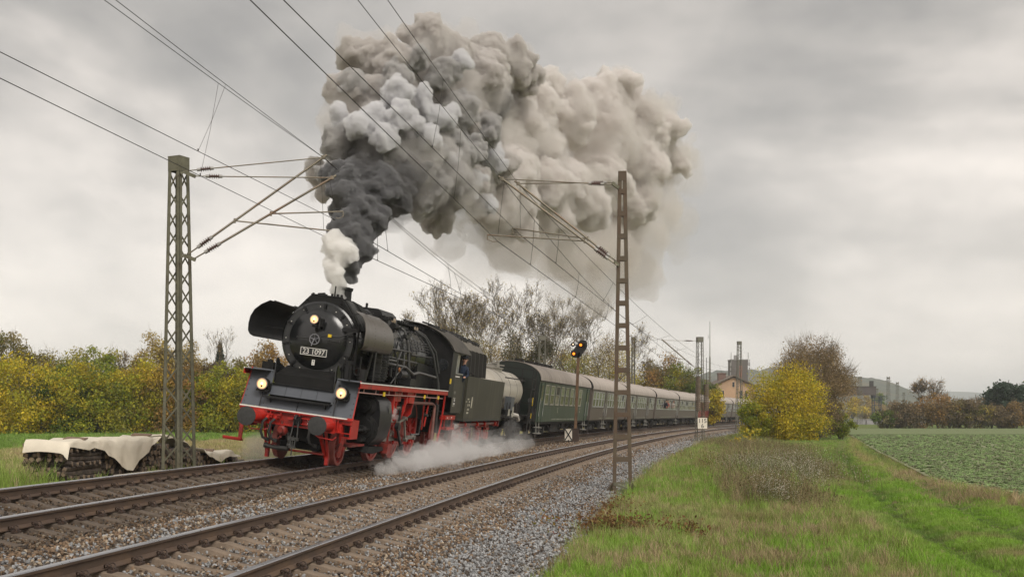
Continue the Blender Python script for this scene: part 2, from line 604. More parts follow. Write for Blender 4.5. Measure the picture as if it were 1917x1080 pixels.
# ================================================================ GROUND
# own colours of the land cover, by place
def land_colour(X, Y):
    S, D = nearest(X, Y)
    X = np.asarray(X, float).ravel(); Y = np.asarray(Y, float).ravel()
    n1 = fbm(X * .5, Y * .5, 21); n2 = fbm(X * 1.7, Y * 1.7, 31); n3 = fbm(X * .12, Y * .12, 41)
    g_lush = np.array([.11, .19, .025]); g_dull = np.array([.17, .195, .065]); straw = np.array([.25, .19, .10]); soil = np.array([.13, .085, .05])
    g_dark = np.array([.05, .085, .018])
    t = smooth(.35, .65, n1)[:, None]
    c = g_lush * t + g_dull * (1 - t)
    # rough verge: more straw
    v = (smooth(.54, .7, n2) * .5 * smooth(3.0, 3.6, D) * (1 - smooth(9, 12, D)))[:, None]
    c = c * (1 - v) + straw * v
    v = (smooth(.54, .66, fbm(X * .8 + 5, Y * .8, 51)) * .6 * smooth(4.2, 5.2, D) * (1 - smooth(9.5, 12, D)))[:, None]
    c = c * (1 - v) + soil * v
    # edge of the ballast: bare, dry
    v = (smooth(4.1, 3.1, D) * (D > 0))[:, None] * .9
    c = c * (1 - v) + (soil * .6 + straw * .4) * v
    # grass track
    px = path_x(Y)
    for o in (-.85, .85):
        v = (np.exp(-((X - px - o) / .34) ** 2) * .75)[:, None]
        c = c * (1 - v) + g_dark * v
    v = (np.exp(-((X - px - .1) / .35) ** 2) * smooth(40, 60, Y) * .8)[:, None]
    c = c * (1 - v) + straw * v
    # strip beside the field
    fx = field_x(Y)
    v = (np.exp(-((X - fx + .55) / .5) ** 2) * smooth(.3, .6, n2) * (1 - smooth(42, 60, Y)))[:, None]
    c = c * (1 - v) + straw * 1.05 * v
    v = (np.exp(-((X - fx - .05) / .22) ** 2))[:, None]
    c = c * (1 - v) + soil * v
    # left of the railway: meadow, mown stubble strip
    Lf = D < -7
    dl = -D
    v = (smooth(26, 29, dl + 4 * (n3 - .5)) * (1 - smooth(47, 50, dl)) * Lf)[:, None]
    m = np.array([.27, .215, .12]) * (.85 + .3 * n2[:, None])
    gr = np.array([.11, .17, .035]) * (.8 + .4 * n1[:, None])
    base = np.where((dl < 27)[:, None], m * .9, gr)
    lf = Lf[:, None]
    near_l = (smooth(30, 20, Y))[:, None]
    base = base * (1 - near_l * .8) + np.array([.16, .16, .05]) * near_l * .8
    c = np.where(lf, base, c)
    far = smooth(60, 200, np.hypot(X, Y))[:, None] * (~Lf)[:, None]
    c = c * (1 - far * .5) + np.array([.10, .12, .04]) * far * .5
    return np.clip(c, 0, 1)


M_ground = mat_attr('meadow_ground', rough=.95, noise=(6, .35), bump=.8, bscale=14, spec=.1)
gx = np.concatenate([np.arange(-110, -22, 1.5), np.arange(-22, 20, .33), np.arange(20, 120, 1.3)])
gy = np.concatenate([np.arange(-12, 8, 1.5), np.arange(8, 62, .36), np.arange(62, 110, .8), np.arange(110, 262, 3)])
GX, GY = np.meshgrid(gx, gy)
GZ = ground_z(GX, GY)
nx_, ny_ = len(gx), len(gy)
V = np.stack([GX.ravel(), GY.ravel(), GZ.ravel()], 1)
ii = (np.arange(ny_ - 1)[:, None] * nx_ + np.arange(nx_ - 1)[None, :]).ravel()
Fq = np.stack([ii, ii + 1, ii + nx_ + 1, ii + nx_], 1)
cc = np.concatenate([land_colour(GX, GY), np.ones((V.shape[0], 1))], 1)
me = npmesh('ground', V, Fq, M_ground, {'col': ('POINT', 'FLOAT_COLOR', cc)}, smooth=True)
tag(link(bpy.data.objects.new('ground', me)), kind='structure')

M_far = mat('far_farmland', (.11, .12, .05), rough=1, var=.3, scale=.012, col2=(.16, .13, .07), c2=(.45, .6), spec=.05)
b = MB()
Rf = 7000
b.sheet([[(-Rf, -400, -.35), (Rf, -400, -.35)], [(-Rf, Rf, -.35), (Rf, Rf, -.35)]])
tag(b.build('terrain', M_far, smooth=False), kind='structure')

# crop field (young crop in rows on brown soil)
M_field = mat('crop_field_soil', (.25, .27, .16), rough=1, var=.25, scale=14, col2=(.25, .21, .15), c2=(.5, .7), bump=.6, bscale=10, spec=.1)
rows = []
for y in list(np.arange(14, 60, 1.5)) + list(np.arange(60, 122, 3)) :
    x0 = float(field_x(y)) + .12
    rows.append([(x0 + t, y, gz(x0 + t, y) * 0.0 + max(gz(x0 + t, y), 0) + .03) for t in (0, 1, 3, 6, 10, 16, 24, 36, 52, 75)])
b = MB(); b.sheet(rows)
tag(b.build('crop_field', M_field), kind='structure')
rows = []
for y in (126, 140, 155, 170, 183):
    x0 = float(field_x(y)) + .12
    rows.append([(x0 + t, y, .06) for t in (0, 12, 30, 60, 95)])
b = MB(); b.sheet(rows)
tag(b.build('far_crop_field', mat('far_crop', (.17, .20, .10), rough=1, var=.3, scale=1.6, col2=(.15, .19, .09), bump=.8, bscale=5, spec=.05)), kind='structure')
rows = [[(float(field_x(y)) + t, y, .09) for t in (0, 12, 30, 60, 95)] for y in (121, 123.5, 126.5)]
b = MB(); b.sheet(rows)
tag(b.build('grass_strip', mat('strip_green', (.05, .085, .02), rough=1, var=.35, scale=1.5, bump=.6, bscale=4, spec=.05)), kind='structure')

# ================================================================ BALLAST BEDS
M_ball = mat('ballast_bed', (.115, .09, .068), rough=.95, var=.45, scale=16, col2=(.17, .165, .16), c2=(.5, .6), bump=1.0, bscale=26, spec=.2)


def cross(s):
    """ballast cross-section at arc s: list of (lateral, z)"""
    sp = float(spc(s)); c = CANT
    return [(-sp - 3.3, .44), (-sp - 2.4, .72), (-sp - 1.4, ZT - .27 + .165), (-sp, ZT - .275), (-sp + 1.38, ZT - .27 - .16), (-sp + 1.75, ZT - .40 - .05),
            (-1.75, ZN - .19 + .16), (-1.38, ZN - .27 + .165), (0, ZN - .275), (1.38, ZN - .27 - .165), (1.9, .235), (2.4, .19), (3.2, .10), (3.7, .0)]


def ballast_z(s, d):
    cr = cross(s)
    return float(np.interp(d, [p[0] for p in cr], [p[1] for p in cr]))


rows = []
for s in list(np.arange(-6, 60, .6)) + list(np.arange(60, 400, 3)):
    row = []
    for (d, z) in cross(s):
        x, y, a = near(s, d)
        row.append((float(x), float(y), z + .03 * (float(fbm(s * 1.3, d * 1.3, 7)) - .5)))
    rows.append(row)
b = MB(); b.sheet(rows)
tag(b.build('ballast_bed', M_ball), kind='structure')


# ================================================================ RAILS, SLEEPERS, CLIPS
M_railweb = mat('rail_web_rust', (.085, .055, .038), rough=.75, var=.25, scale=2.0, stretch=(1, 1, 3), col2=(.12, .075, .045), bump=.2, bscale=60)
M_railtop = mat('rail_head_steel', (.42, .42, .44), rough=.28, metal=.85, var=.12, scale=3)
M_sleeper = mat('sleeper_concrete', (.195, .148, .108), rough=.9, var=.25, scale=6, col2=(.14, .10, .07), c2=(.5, .68), bump=.5, bscale=50)
M_sleeper_d = mat('sleeper_concrete_oiled', (.105, .08, .06), rough=.9, var=.3, scale=6, col2=(.06, .045, .035), c2=(.5, .68), bump=.5, bscale=50)
M_clip = mat('clip_rusty_iron', (.05, .032, .024), rough=.65, var=.35, scale=20, col2=(.13, .05, .02), c2=(.6, .75))

RP = [(-.075, -.172), (.075, -.172), (.075, -.160), (.013, -.135), (.010, -.06), (.033, -.042), (.036, -.012), (.026, -.0015), (-.026, -.0015), (-.036, -.012), (-.033, -.042), (-.010, -.06), (-.013, -.135), (-.075, -.160)]


def rail(kind, side, s0, s1, parent):
    b = MB(); n = len(RP)
    ss = list(np.arange(s0, min(80, s1), 1.0)) + list(np.arange(80, s1, 4.0))
    for s in ss:
        if kind == 'near':
            x, y, a = near(s); z0 = ZN
        else:
            x, y, a = train(s); z0 = ZT
        for (u, w) in RP:
            lx = side * GA + u; lz = w
            d = lx * math.cos(CANT) + lz * math.sin(CANT); z = -lx * math.sin(CANT) + lz * math.cos(CANT)
            b.v.append((x + math.cos(a) * d, y - math.sin(a) * d, z0 + z))
    for i in range(len(ss) - 1):
        for k in range(n):
            k2 = (k + 1) % n
            b.f.append((i * n + k, i * n + k2, (i + 1) * n + k2, (i + 1) * n + k))
            b.mi.append(1 if k in (6, 7, 8) else 0)
    b.f.append(tuple(range(n))); b.mi.append(0)
    return b.build('rail', [M_railweb, M_railtop], parent, angle=.5)


def sleeper_mesh(name, m):
    xs = [-1.3, -1.15, -.95, -.72, -.5, -.3, 0, .3, .5, .72, .95, 1.15, 1.3]
    zt = [-.232, -.214, -.192, -.182, -.190, -.222, -.236, -.222, -.190, -.182, -.192, -.214, -.232]
    b = MB(); rows = []
    for x, z in zip(xs, zt):
        wt = .085 if abs(x) > .4 else .075
        b.v += [(x, -.15, -.40), (x, -wt - .012, z - .012), (x, -wt + .01, z), (x, wt - .01, z), (x, wt + .012, z - .012), (x, .15, -.40)]
    for i in range(len(xs) - 1):
        for k in range(5):
            b.f.append((i * 6 + k, i * 6 + k + 1, (i + 1) * 6 + k + 1, (i + 1) * 6 + k)); b.mi.append(0)
    b.f += [(0, 1, 2, 3, 4, 5), tuple((len(xs) - 1) * 6 + k for k in (5, 4, 3, 2, 1, 0))]; b.mi += [0, 0]
    return b.mesh(name, m, angle=.6)


def clip_mesh():
    """spring clip with its bolt, seen as two standing rusty loops beside the rail foot"""
    b = MB()
    for sy in (-1, 1):
        pts = []
        for t in np.linspace(0, 1.0, 9):
            an = math.pi * (1.15 * t - .1)
            pts.append((.055 - .045 * math.cos(an), sy * (.028 + .05 * math.sin(an) * .9), .012 + .048 * math.sin(math.pi * t)))
        b.tube(pts, .0085, 5)
    b.cyl((.05, 0, -.02), (.05, 0, .065), .012, n=6)
    b.cyl((.05, 0, .03), (.05, 0, .048), .024, n=6)
    b.box((.095, 0, -.005), (.05, .16, .03))
    return b.mesh('rail_clip', M_clip, angle=.6)


me_clip = clip_mesh()
CT = Matrix.Rotation(CANT, 4, 'Y')


def build_track(kind, label):
    root = empty('railway_track', label, 'railway track')
    for side in (-1, 1):
        rail(kind, side, -8 if kind == 'near' else -4, 330, root)
    ms = sleeper_mesh('sleeper', M_sleeper if kind == 'near' else M_sleeper_d)
    f = near if kind == 'near' else train
    z0 = ZN if kind == 'near' else ZT
    far = MB(); farclip = MB()
    i = 0
    s = 4.0 if kind == 'near' else 9.0
    while s < 150:
        x, y, a = f(s)
        mtx = Matrix.Translation((x, y, z0)) @ Matrix.Rotation(-a, 4, 'Z') @ CT
        mtx = mtx @ Matrix.Translation((rnd.uniform(-.01, .01), rnd.uniform(-.01, .01), 0)) @ Matrix.Rotation(rnd.uniform(-.012, .012), 4, 'Z')
        clipped = s < (31 if kind == 'near' else 33)
        if s < (70 if kind == 'near' else 50):
            o = bpy.data.objects.new('sleeper', ms); link(o, root); o.matrix_world = mtx
            if clipped:
                for side in (-1, 1):
                    for q in (-1, 1):
                        c = bpy.data.objects.new('rail_clip', me_clip); link(c, o)
                        c.matrix_local = Matrix.Translation((side * GA + q * .06, 0, -.165)) @ Matrix.Rotation(0 if q > 0 else math.pi, 4, 'Z')
        else:
            far.T = mtx
            far.add([v.co for v in ms.vertices], [tuple(p.vertices) for p in ms.polygons])
        if not clipped and s < 90:
            for side in (-1, 1):
                for q in (-1, 1):
                    farclip.T = mtx
                    farclip.box((side * GA + q * .115, 0, -.145), (.07, .13, .06))
        s += .6
    fo = far.build('far_sleepers', M_sleeper if kind == 'near' else M_sleeper_d, root); fo['kind'] = 'stuff'
    fo = farclip.build('far_clips', M_clip, root); fo['kind'] = 'stuff'
    return root


build_track('near', 'empty nearer railway track in the foreground curving away to the right')
build_track('train', 'farther railway track that the steam train is running on')


# ================================================================ BALLAST STONES (instanced crushed rock)
def rock_proto(seed):
    r = random.Random(seed)
    bm = bmesh.new()
    bmesh.ops.create_icosphere(bm, subdivisions=1, radius=1)
    for k in range(5):
        n = Vector((r.gauss(0, 1), r.gauss(0, 1), r.gauss(0, 1))).normalized(); d = r.uniform(.45, .8)
        for v in bm.verts:
            t = v.co.dot(n)
            if t > d: v.co -= n * (t - d)
    sx = (r.uniform(.8, 1.25), r.uniform(.65, 1), r.uniform(.5, .8))
    for v in bm.verts:
        v.co = Vector((v.co.x * sx[0], v.co.y * sx[1], v.co.z * sx[2])) * (1 + r.uniform(-.08, .08))
    bmesh.ops.dissolve_limit(bm, angle_limit=.12, verts=bm.verts, edges=bm.edges)
    bmesh.ops.triangulate(bm, faces=bm.faces)
    me = bpy.data.meshes.new('ballast_stone'); bm.to_mesh(me); bm.free()
    me.materials.append(mat_attr('ballast_stone', rough=.85, instancer=True, spec=.35, noise=(1.6, .25)))
    return bpy.data.objects.new('ballast_stone', me)


rocks = [rock_proto(i) for i in range(8)]


def ballast_points():
    P_ = []; C = []; Z = []
    bands = [(6, 16, 470), (16, 26, 400), (26, 40, 250), (40, 60, 130), (60, 90, 60), (90, 140, 26)]
    pts = []
    for s0, s1, den in bands:
        n = int((s1 - s0) * 11.5 * den)
        s = nrg.uniform(s0, s1, n); d = nrg.uniform(-8.3, 3.7, n)
        pts.append((s, d, np.full(n, den)))
    s = np.concatenate([p[0] for p in pts]); d = np.concatenate([p[1] for p in pts]); den = np.concatenate([p[2] for p in pts])
    x, y, a = near(s, d)
    sp = spc(s)
    # inside the view (with a margin)
    u = MIDX + FPX * x / np.maximum(y, .1)
    v = HORY + FPX * (EYE - .4) / np.maximum(y, .1)
    ok = (y > 3) & (u > -260) & (u < 2100) & (v < 1300)
    dt = d + sp                                    # lateral from the train track
    lt = np.interp(s, [0, 1], [0, 1])
    def on_rail(dd): return np.minimum(abs(dd - GA), abs(dd + GA)) < .07
    ok &= ~(on_rail(d) | on_rail(dt))
    # keep most stones off the sleepers
    ph = np.abs((s - 4.0 + .3) % .6 - .3)
    slp = (abs(d) < 1.3) & (ph < .125)
    # train track has its own arc length
    tS = np.interp(s, _s, _tl)
    ph2 = np.abs((tS - 9.0 + .3) % .6 - .3)
    slp2 = (abs(dt) < 1.3) & (ph2 < .125)
    ok &= ~((slp | slp2) & (nrg.random(len(s)) > .03))
    s, d, dt, x, y, den = s[ok], d[ok], dt[ok], x[ok], y[ok], den[ok]
    cr = np.array([cross(t) for t in np.arange(0, 141, 1.0)])
    it = np.clip(np.round(s).astype(int), 0, 140)
    z = np.array([np.interp(dd, cr[i, :, 0], cr[i, :, 1]) for dd, i in zip(d, it)])
    n = len(s)
    heap = nrg.random(n) ** 2 * .055
    z = z + heap - .005 + .03 * (fbm(s * 1.3, d * 1.3, 7) - .5)
    inside = (abs(d) < 1.3) | (abs(dt) < 1.3)
    z = np.where(inside, z + .012, z)
    r = nrg.uniform(.018, .036, n) * np.where(den > 200, 1, np.where(den > 100, 1.3, 1.8)) * np.where(inside, .85, 1)
    # colours: fresh blue-grey granite on the right shoulder and in patches, brown rusty stone elsewhere
    blue = np.array([.29, .293, .295]); brown = np.array([.20, .135, .085]); tan = np.array([.33, .27, .20]); dark = np.array([.075, .06, .05])
    pat = fbm(s * .9, d * .9, 61)
    fb = np.clip(.30 + 2.2 * (pat - .5), .05, .9)
    right = smooth(1.9, 2.5, d)
    fb = fb * (1 - right) + .86 * right
    fb = np.where((d > 1.3) & (d < 2.0), .30, fb)
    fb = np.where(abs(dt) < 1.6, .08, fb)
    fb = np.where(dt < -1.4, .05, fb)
    fb = np.where(abs(d) < 1.2, .45, fb)
    fb *= np.where(d < 1, 1 - .6 * smooth(18, 40, s), 1)
    t = nrg.random(n)
    c = np.where((t < fb)[:, None], blue, brown)
    c = np.where(((t > fb) & (nrg.random(n) < .22))[:, None], tan, c)
    c = c * nrg.uniform(.55, 1.3, n)[:, None]
    c = np.where(((nrg.random(n) < .15))[:, None], dark, c)
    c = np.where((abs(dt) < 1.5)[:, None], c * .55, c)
    P_ = np.stack([x, y, z], 1)
    rot = nrg.uniform(0, 6.28, (n, 3))
    scl = r[:, None] * nrg.uniform(.8, 1.25, (n, 3))
    var = nrg.integers(0, len(rocks), n)
    return P_, rot, scl, var, np.concatenate([c, np.ones((n, 1))], 1)


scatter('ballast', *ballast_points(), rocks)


# ================================================================ GRASS (instanced tufts)
def tuft(seed, blades, h, spread, w, bend):
    r = random.Random(seed)
    V_ = []; F_ = []
    for i in range(blades):
        a = r.uniform(0, 6.28); rr = spread * math.sqrt(r.random()); x, y = rr * math.cos(a), rr * math.sin(a)
        hh = h * r.uniform(.55, 1.15); la = r.uniform(0, 6.28); lx, ly = math.cos(la) * bend * hh, math.sin(la) * bend * hh
        wx, wy = -math.sin(la) * w, math.cos(la) * w
        n = len(V_)
        V_ += [(x - wx, y - wy, -.02), (x + wx, y + wy, -.02), (x + lx * .3 + wx * .8, y + ly * .3 + wy * .8, hh * .55), (x + lx * .3 - wx * .8, y + ly * .3 - wy * .8, hh * .55), (x + lx, y + ly, hh)]
        F_ += [(n, n + 1, n + 2, n + 3), (n + 3, n + 2, n + 4)]
    me = bpy.data.meshes.new('grass_tuft'); me.from_pydata(V_, [], F_); me.update()
    me.materials.append(mat_attr('grass_blade', rough=.7, instancer=True, trans=.25, spec=.25))
    return bpy.data.objects.new('grass_tuft', me)


tufts = [tuft(i, 16, .11, .07, .0028, .45) for i in range(4)] + [tuft(10 + i, 12, .26, .07, .0025, .55) for i in range(3)] + [tuft(20 + i, 14, .42, .10, .003, .6) for i in range(2)]


def grass_points():
    out = []
    for y0, y1, den in ((13.5, 20, 150), (20, 28, 90), (28, 40, 46), (40, 60, 22), (60, 100, 8), (100, 150, 2.5)):
        xr0 = 0.0 if y0 < 20 else -2; xr1 = y1 * .47 + 1
        n = int((y1 - y0) * (xr1 - xr0) * den)
        x = nrg.uniform(xr0, xr1, n); y = nrg.uniform(y0, y1, n)
        out.append((x, y, np.full(n, 1.0 * den)))
    # left side
    for y0, y1, den in ((15, 34, 40), (34, 70, 7), (70, 130, 2.0)):
        n = int((y1 - y0) * (y1 * .46) * den)
        x = nrg.uniform(-y1 * .46, 0, n); y = nrg.uniform(y0, y1, n)
        out.append((x, y, np.full(n, 1.0 * den)))
    x = np.concatenate([p[0] for p in out]); y = np.concatenate([p[1] for p in out]); den = np.concatenate([p[2] for p in out])
    u = MIDX + FPX * x / y
    ok = (u > -60) & (u < 1990)
    S, D = nearest(x, y)
    sp = spc(S)
    edge = 3.15 + 1.1 * (fbm(S * .5, D * .3, 71) - .5)
    ok &= ((D > edge) & (x < field_x(y) - .05)) | (D < -sp - 3.2 - 1.2 * fbm(S * .5, D * .3, 72))
    # thin out between ballast and turf
    ok &= (nrg.random(len(x)) < np.where(D > 0, smooth(3.0, 4.3, D) * .9 + .1, 1))
    # nothing in the middle of the wood pile
    ok &= ~((D < 0) & (D > -sp - 7.6) & (D < -sp - 4.4) & (S > 26.5) & (S < 43))
    x, y, den, S, D = x[ok], y[ok], den[ok], S[ok], D[ok]
    n = len(x)
    z = ground_z(x, y)
    c = land_colour(x, y) * 1.7
    rn = nrg.random(n)
    dry = np.array([.42, .33, .19]); lush = np.array([.20, .36, .035]); brown = np.array([.13, .07, .03])
    px = path_x(y)
    lushness = smooth(.36, .56, fbm(x * .6, y * .6, 81)) * (1 - smooth(25, 60, y) * .6)
    verge = (D > 3) & (D < 9.0)
    c = c * (1 - .75 * lushness[:, None]) + lush * .75 * lushness[:, None]
    pd = np.where(verge, .15, .025)
    pd = np.where(verge & (fbm(x * 1.1, y * 1.1, 91) > .62), .7, pd)
    pd = np.where((np.abs(x - field_x(y) + .6) < .5) & (y < 45), .65, pd)
    c = np.where((rn < pd)[:, None], dry * nrg.uniform(.6, 1.1, n)[:, None], c)
    c = np.where(((rn > .97) & verge)[:, None], brown, c)
    c *= nrg.uniform(.7, 1.35, n)[:, None]
    var = nrg.integers(0, 4, n)
    tall = (verge & (nrg.random(n) < .22)) | ((np.abs(x - field_x(y) + .6) < .5) & (nrg.random(n) < .6)) | ((D < -7) & (nrg.random(n) < .12)) 
    var = np.where(tall, nrg.integers(4, 7, n), var)
    wob = 1.6 * (fbm(y * .12, x * .12, 77) - .5)
    strip = (D + wob > 6.3) & (D + wob < 8.6) & (y > 27 + 8 * nrg.random(n)) & (y < 92) & (nrg.random(n) < .8)
    var = np.where(strip & (nrg.random(n) < .3), nrg.integers(7, 9, n), var)
    c = np.where((strip & (nrg.random(n) < .6))[:, None], np.array([.27, .215, .12]) * nrg.uniform(.6, 1.2, n)[:, None], c)
    left_near = (D < -7) & (x < -10.5) & (y < 31)
    var = np.where(left_near & (nrg.random(n) < .5), nrg.integers(7, 9, n), var)
    k = np.interp(den, [2, 8, 22, 46, 90, 150], [3.2, 2.3, 1.7, 1.35, 1.1, 1.0])
    scl = np.stack([k * nrg.uniform(.8, 1.3, n), k * nrg.uniform(.8, 1.3, n), np.minimum(k, 1.6) * nrg.uniform(.55, 1.2, n) * (1 - .3 * smooth(9, 12, D) * 1)], 1)
    rut = np.exp(-(((np.abs(x - px) - .85) / .3) ** 2))
    scl[:, 2] *= 1 - .45 * rut
    rot = np.stack([nrg.uniform(-.15, .15, n), nrg.uniform(-.15, .15, n), nrg.uniform(0, 6.28, n)], 1)
    print('grass tufts', n)
    return np.stack([x, y, z], 1), rot, scl, var, np.concatenate([np.clip(c, 0, 1), np.ones((n, 1))], 1)


scatter('grass', *grass_points(), tufts)


# crop plants: low rosettes of broad leaves
def rosette(seed):
    r = random.Random(seed); V_ = []; F_ = []
    for i in range(7):
        a = i * .9 + r.uniform(-.3, .3); l = r.uniform(.09, .15); h = r.uniform(.05, .12); w = r.uniform(.03, .045)
        ca, sa = math.cos(a), math.sin(a); n = len(V_)
        V_ += [(0, 0, 0), (ca * l * .5 - sa * w, sa * l * .5 + ca * w, h), (ca * l, sa * l, h * .8), (ca * l * .5 + sa * w, sa * l * .5 - ca * w, h)]
        F_ += [(n, n + 1, n + 2, n + 3)]
    me = bpy.data.meshes.new('crop_plant'); me.from_pydata(V_, [], F_); me.update()
    me.materials.append(mat_attr('crop_leaf', rough=.6, instancer=True, trans=.15, spec=.3))
    return bpy.data.objects.new('crop_plant', me)


ros = [rosette(i) for i in range(3)]
P_ = []
for y0, y1, rowd, den in ((22, 45, .25, 3.2), (45, 75, .4, 1.6), (75, 121, .7, .8)):
    n = int((y1 - y0) * (y1 * .46) * den * 6)
    x = nrg.uniform(10, y1 * .47, n); y = nrg.uniform(y0, y1, n)
    ok = (x > field_x(y) + .25) & (x < y * .455 + .5)
    # tractor tramlines left bare
    tr = (np.abs(((x - field_x(y)) - 7.5)) < .18) | (np.abs(((x - field_x(y)) - 9.3)) < .18) | (np.abs(((x - field_x(y)) - 22.5)) < .25) | (np.abs(((x - field_x(y)) - 24.3)) < .25)
    ok &= ~tr
    P_.append(np.stack([x[ok], y[ok], np.full(ok.sum(), rowd)], 1))
P_ = np.concatenate(P_)
n = len(P_)
k = np.interp(P_[:, 2], [.25, .4, .7], [.75, .95, 1.3]) * nrg.uniform(.7, 1.3, n)
cc = np.array([.22, .31, .12]) * nrg.uniform(.6, 1.4, n)[:, None]
cc = np.where((nrg.random(n) < .3)[:, None], np.array([.22, .24, .13]) * nrg.uniform(.7, 1.1, n)[:, None], cc)
z = np.maximum(ground_z(P_[:, 0], P_[:, 1]), 0) + .03
print('crop plants', n)
scatter('crop_leaves', np.stack([P_[:, 0], P_[:, 1], z], 1), np.stack([np.zeros(n), np.zeros(n), nrg.uniform(0, 6.28, n)], 1), np.stack([k, k, k * .8], 1), nrg.integers(0, 3, n), np.concatenate([cc, np.ones((n, 1))], 1), ros)
# ================================================================ MASTS, WIRES, SIGNALS
M_mast = mat('mast_paint_olive', (.13, .125, .085), rough=.7, var=.25, scale=3, col2=(.085, .065, .045), c2=(.55, .7), bump=.15)
M_mast2 = mat('mast_rusty_brown', (.095, .072, .046), rough=.75, var=.25, scale=2, col2=(.09, .055, .035), c2=(.45, .6), bump=.15)
M_mastfar = mat('mast_grey_steel', (.13, .125, .10), rough=.8, var=.2, scale=2)
M_conc = mat('weathered_concrete', (.20, .17, .13), rough=.95, var=.3, scale=5, col2=(.08, .08, .05), c2=(.5, .65), bump=.6, bscale=25)
M_tube = mat('galvanised_tube', (.22, .195, .15), rough=.5, metal=.5, var=.2, scale=3, col2=(.22, .13, .08), c2=(.5, .7))
M_insul = mat('brown_porcelain', (.10, .06, .05), rough=.2, var=.2, scale=8)
M_cap = mat('insulator_cap_grey', (.30, .29, .27), rough=.5, metal=.3)
M_wire = mat('wire_dark_copper', (.035, .03, .026), rough=.6, metal=.3)


def lattice_mast(name, label, X, Y, z, H, wb, wt, dia, mt, nbays=14, rot=0.0, group=None, foot=True, rivets=False):
    root = empty(name, label, 'mast', group, Matrix.Translation((X, Y, z)) @ Matrix.Rotation(rot, 4, 'Z'))
    def hw(t): return (wb * (1 - t) + wt * t) / 2
    A = dia
    for sx in (-1, 1):
        for sy in (-1, 1):
            b = MB()
            p = Vector((sx * hw(0), sy * hw(0), 0)); q = Vector((sx * hw(1), sy * hw(1), H))
            th = A * .14
            # angle iron: two flanges
            e1 = Vector((-sx, 0, 0)); e2 = Vector((0, -sy, 0))
            for e in (e1, e2):
                w = e * A
                nrm = Vector((abs(e.y), abs(e.x), 0)) * th * (-sy if e is e1 else -sx)
                ps = [p, p + w, p + w + nrm, p + nrm, q, q + w, q + w + nrm, q + nrm]
                b.add(ps, [(0, 1, 2, 3), (7, 6, 5, 4), (0, 4, 5, 1), (1, 5, 6, 2), (2, 6, 7, 3), (3, 7, 4, 0)])
            if rivets:
                for k in range(int(H / .32)):
                    t = (k + .5) * .32 / H
                    c = Vector((sx * hw(t), sy * hw(t), t * H))
                    b.box(c + Vector((-sx * A * .45, sy * .004, 0)), (.022, .014, .022))
                    b.box(c + Vector((sx * .004, -sy * A * .45, 0)), (.014, .022, .022))
            b.build('leg', mt, root, angle=.4)
    # lacing
    zs = np.linspace(.15, H * .955, nbays + 1)
    for face in range(4):
        for k in range(nbays):
            t0, t1 = zs[k] / H, zs[k + 1] / H
            s = 1 if (k + face) % 2 else -1
            h0, h1 = hw(t0) - A * .25, hw(t1) - A * .25
            off0, off1 = hw(t0) - A * .1, hw(t1) - A * .1
            if face % 2 == 0:
                sg = 1 if face == 0 else -1
                p = (s * h0, sg * off0, zs[k]); q = (-s * h1, sg * off1, zs[k + 1])
            else:
                sg = 1 if face == 1 else -1
                p = (sg * off0, s * h0, zs[k]); q = (sg * off1, -s * h1, zs[k + 1])
            b = MB(); nm = (0, 1, 0) if face % 2 == 0 else (1, 0, 0)
            b.bar(p, q, A * .46, A * .10, up=nm)
            b.build('lacing_bar', mt, root)
    b = MB()
    h = hw(.985)
    for sx in (-1, 1):
        b.box((sx * (h + .006), 0, H - .19), (.012, 2 * h + .01, .38))
        b.box((0, sx * (h + .006), H - .19), (2 * h + .01, .012, .38))
        if rivets:
            for i in (-.7, .7):
                for j in (-.12, .0, .12):
                    b.box((sx * (h + .015), i * h, H - .19 + j), (.014, .025, .025))
                    b.box((i * h, sx * (h + .015), H - .19 + j), (.025, .014, .025))
    b.box((0, 0, H), (2 * h + .03, 2 * h + .03, .015))
    b.build('head_plate', mt, root)
    if foot:
        b = MB(); b.box((0, 0, -.12), (wb + .5, wb + .5, .3))
        b.build('footing', M_conc, root)
    return root


def insulator(b, p, q, r=.055, n=5):
    """ribbed rod insulator from p to q; material slots 0 cap, 1 porcelain"""
    p, q = Vector(p), Vector(q); d = (q - p); L_ = d.length; ax = d.normalized()
    b.cur = 0
    b.cyl(p, p + ax * L_ * .22, r * .75, n=10); b.cyl(q - ax * L_ * .22, q, r * .75, n=10)
    b.cur = 1
    prof = [(L_ * .2, r * .45)]
    for k in range(n):
        t = L_ * (.24 + .52 * k / (n - 1) - .02)
        prof += [(t, r * .5), (t + .012, r * 1.15), (t + .022, r * 1.15), (t + .035, r * .5)]
    prof.append((L_ * .8, r * .45))
    b.rev(p, ax, prof, n=12)
    b.cur = 0


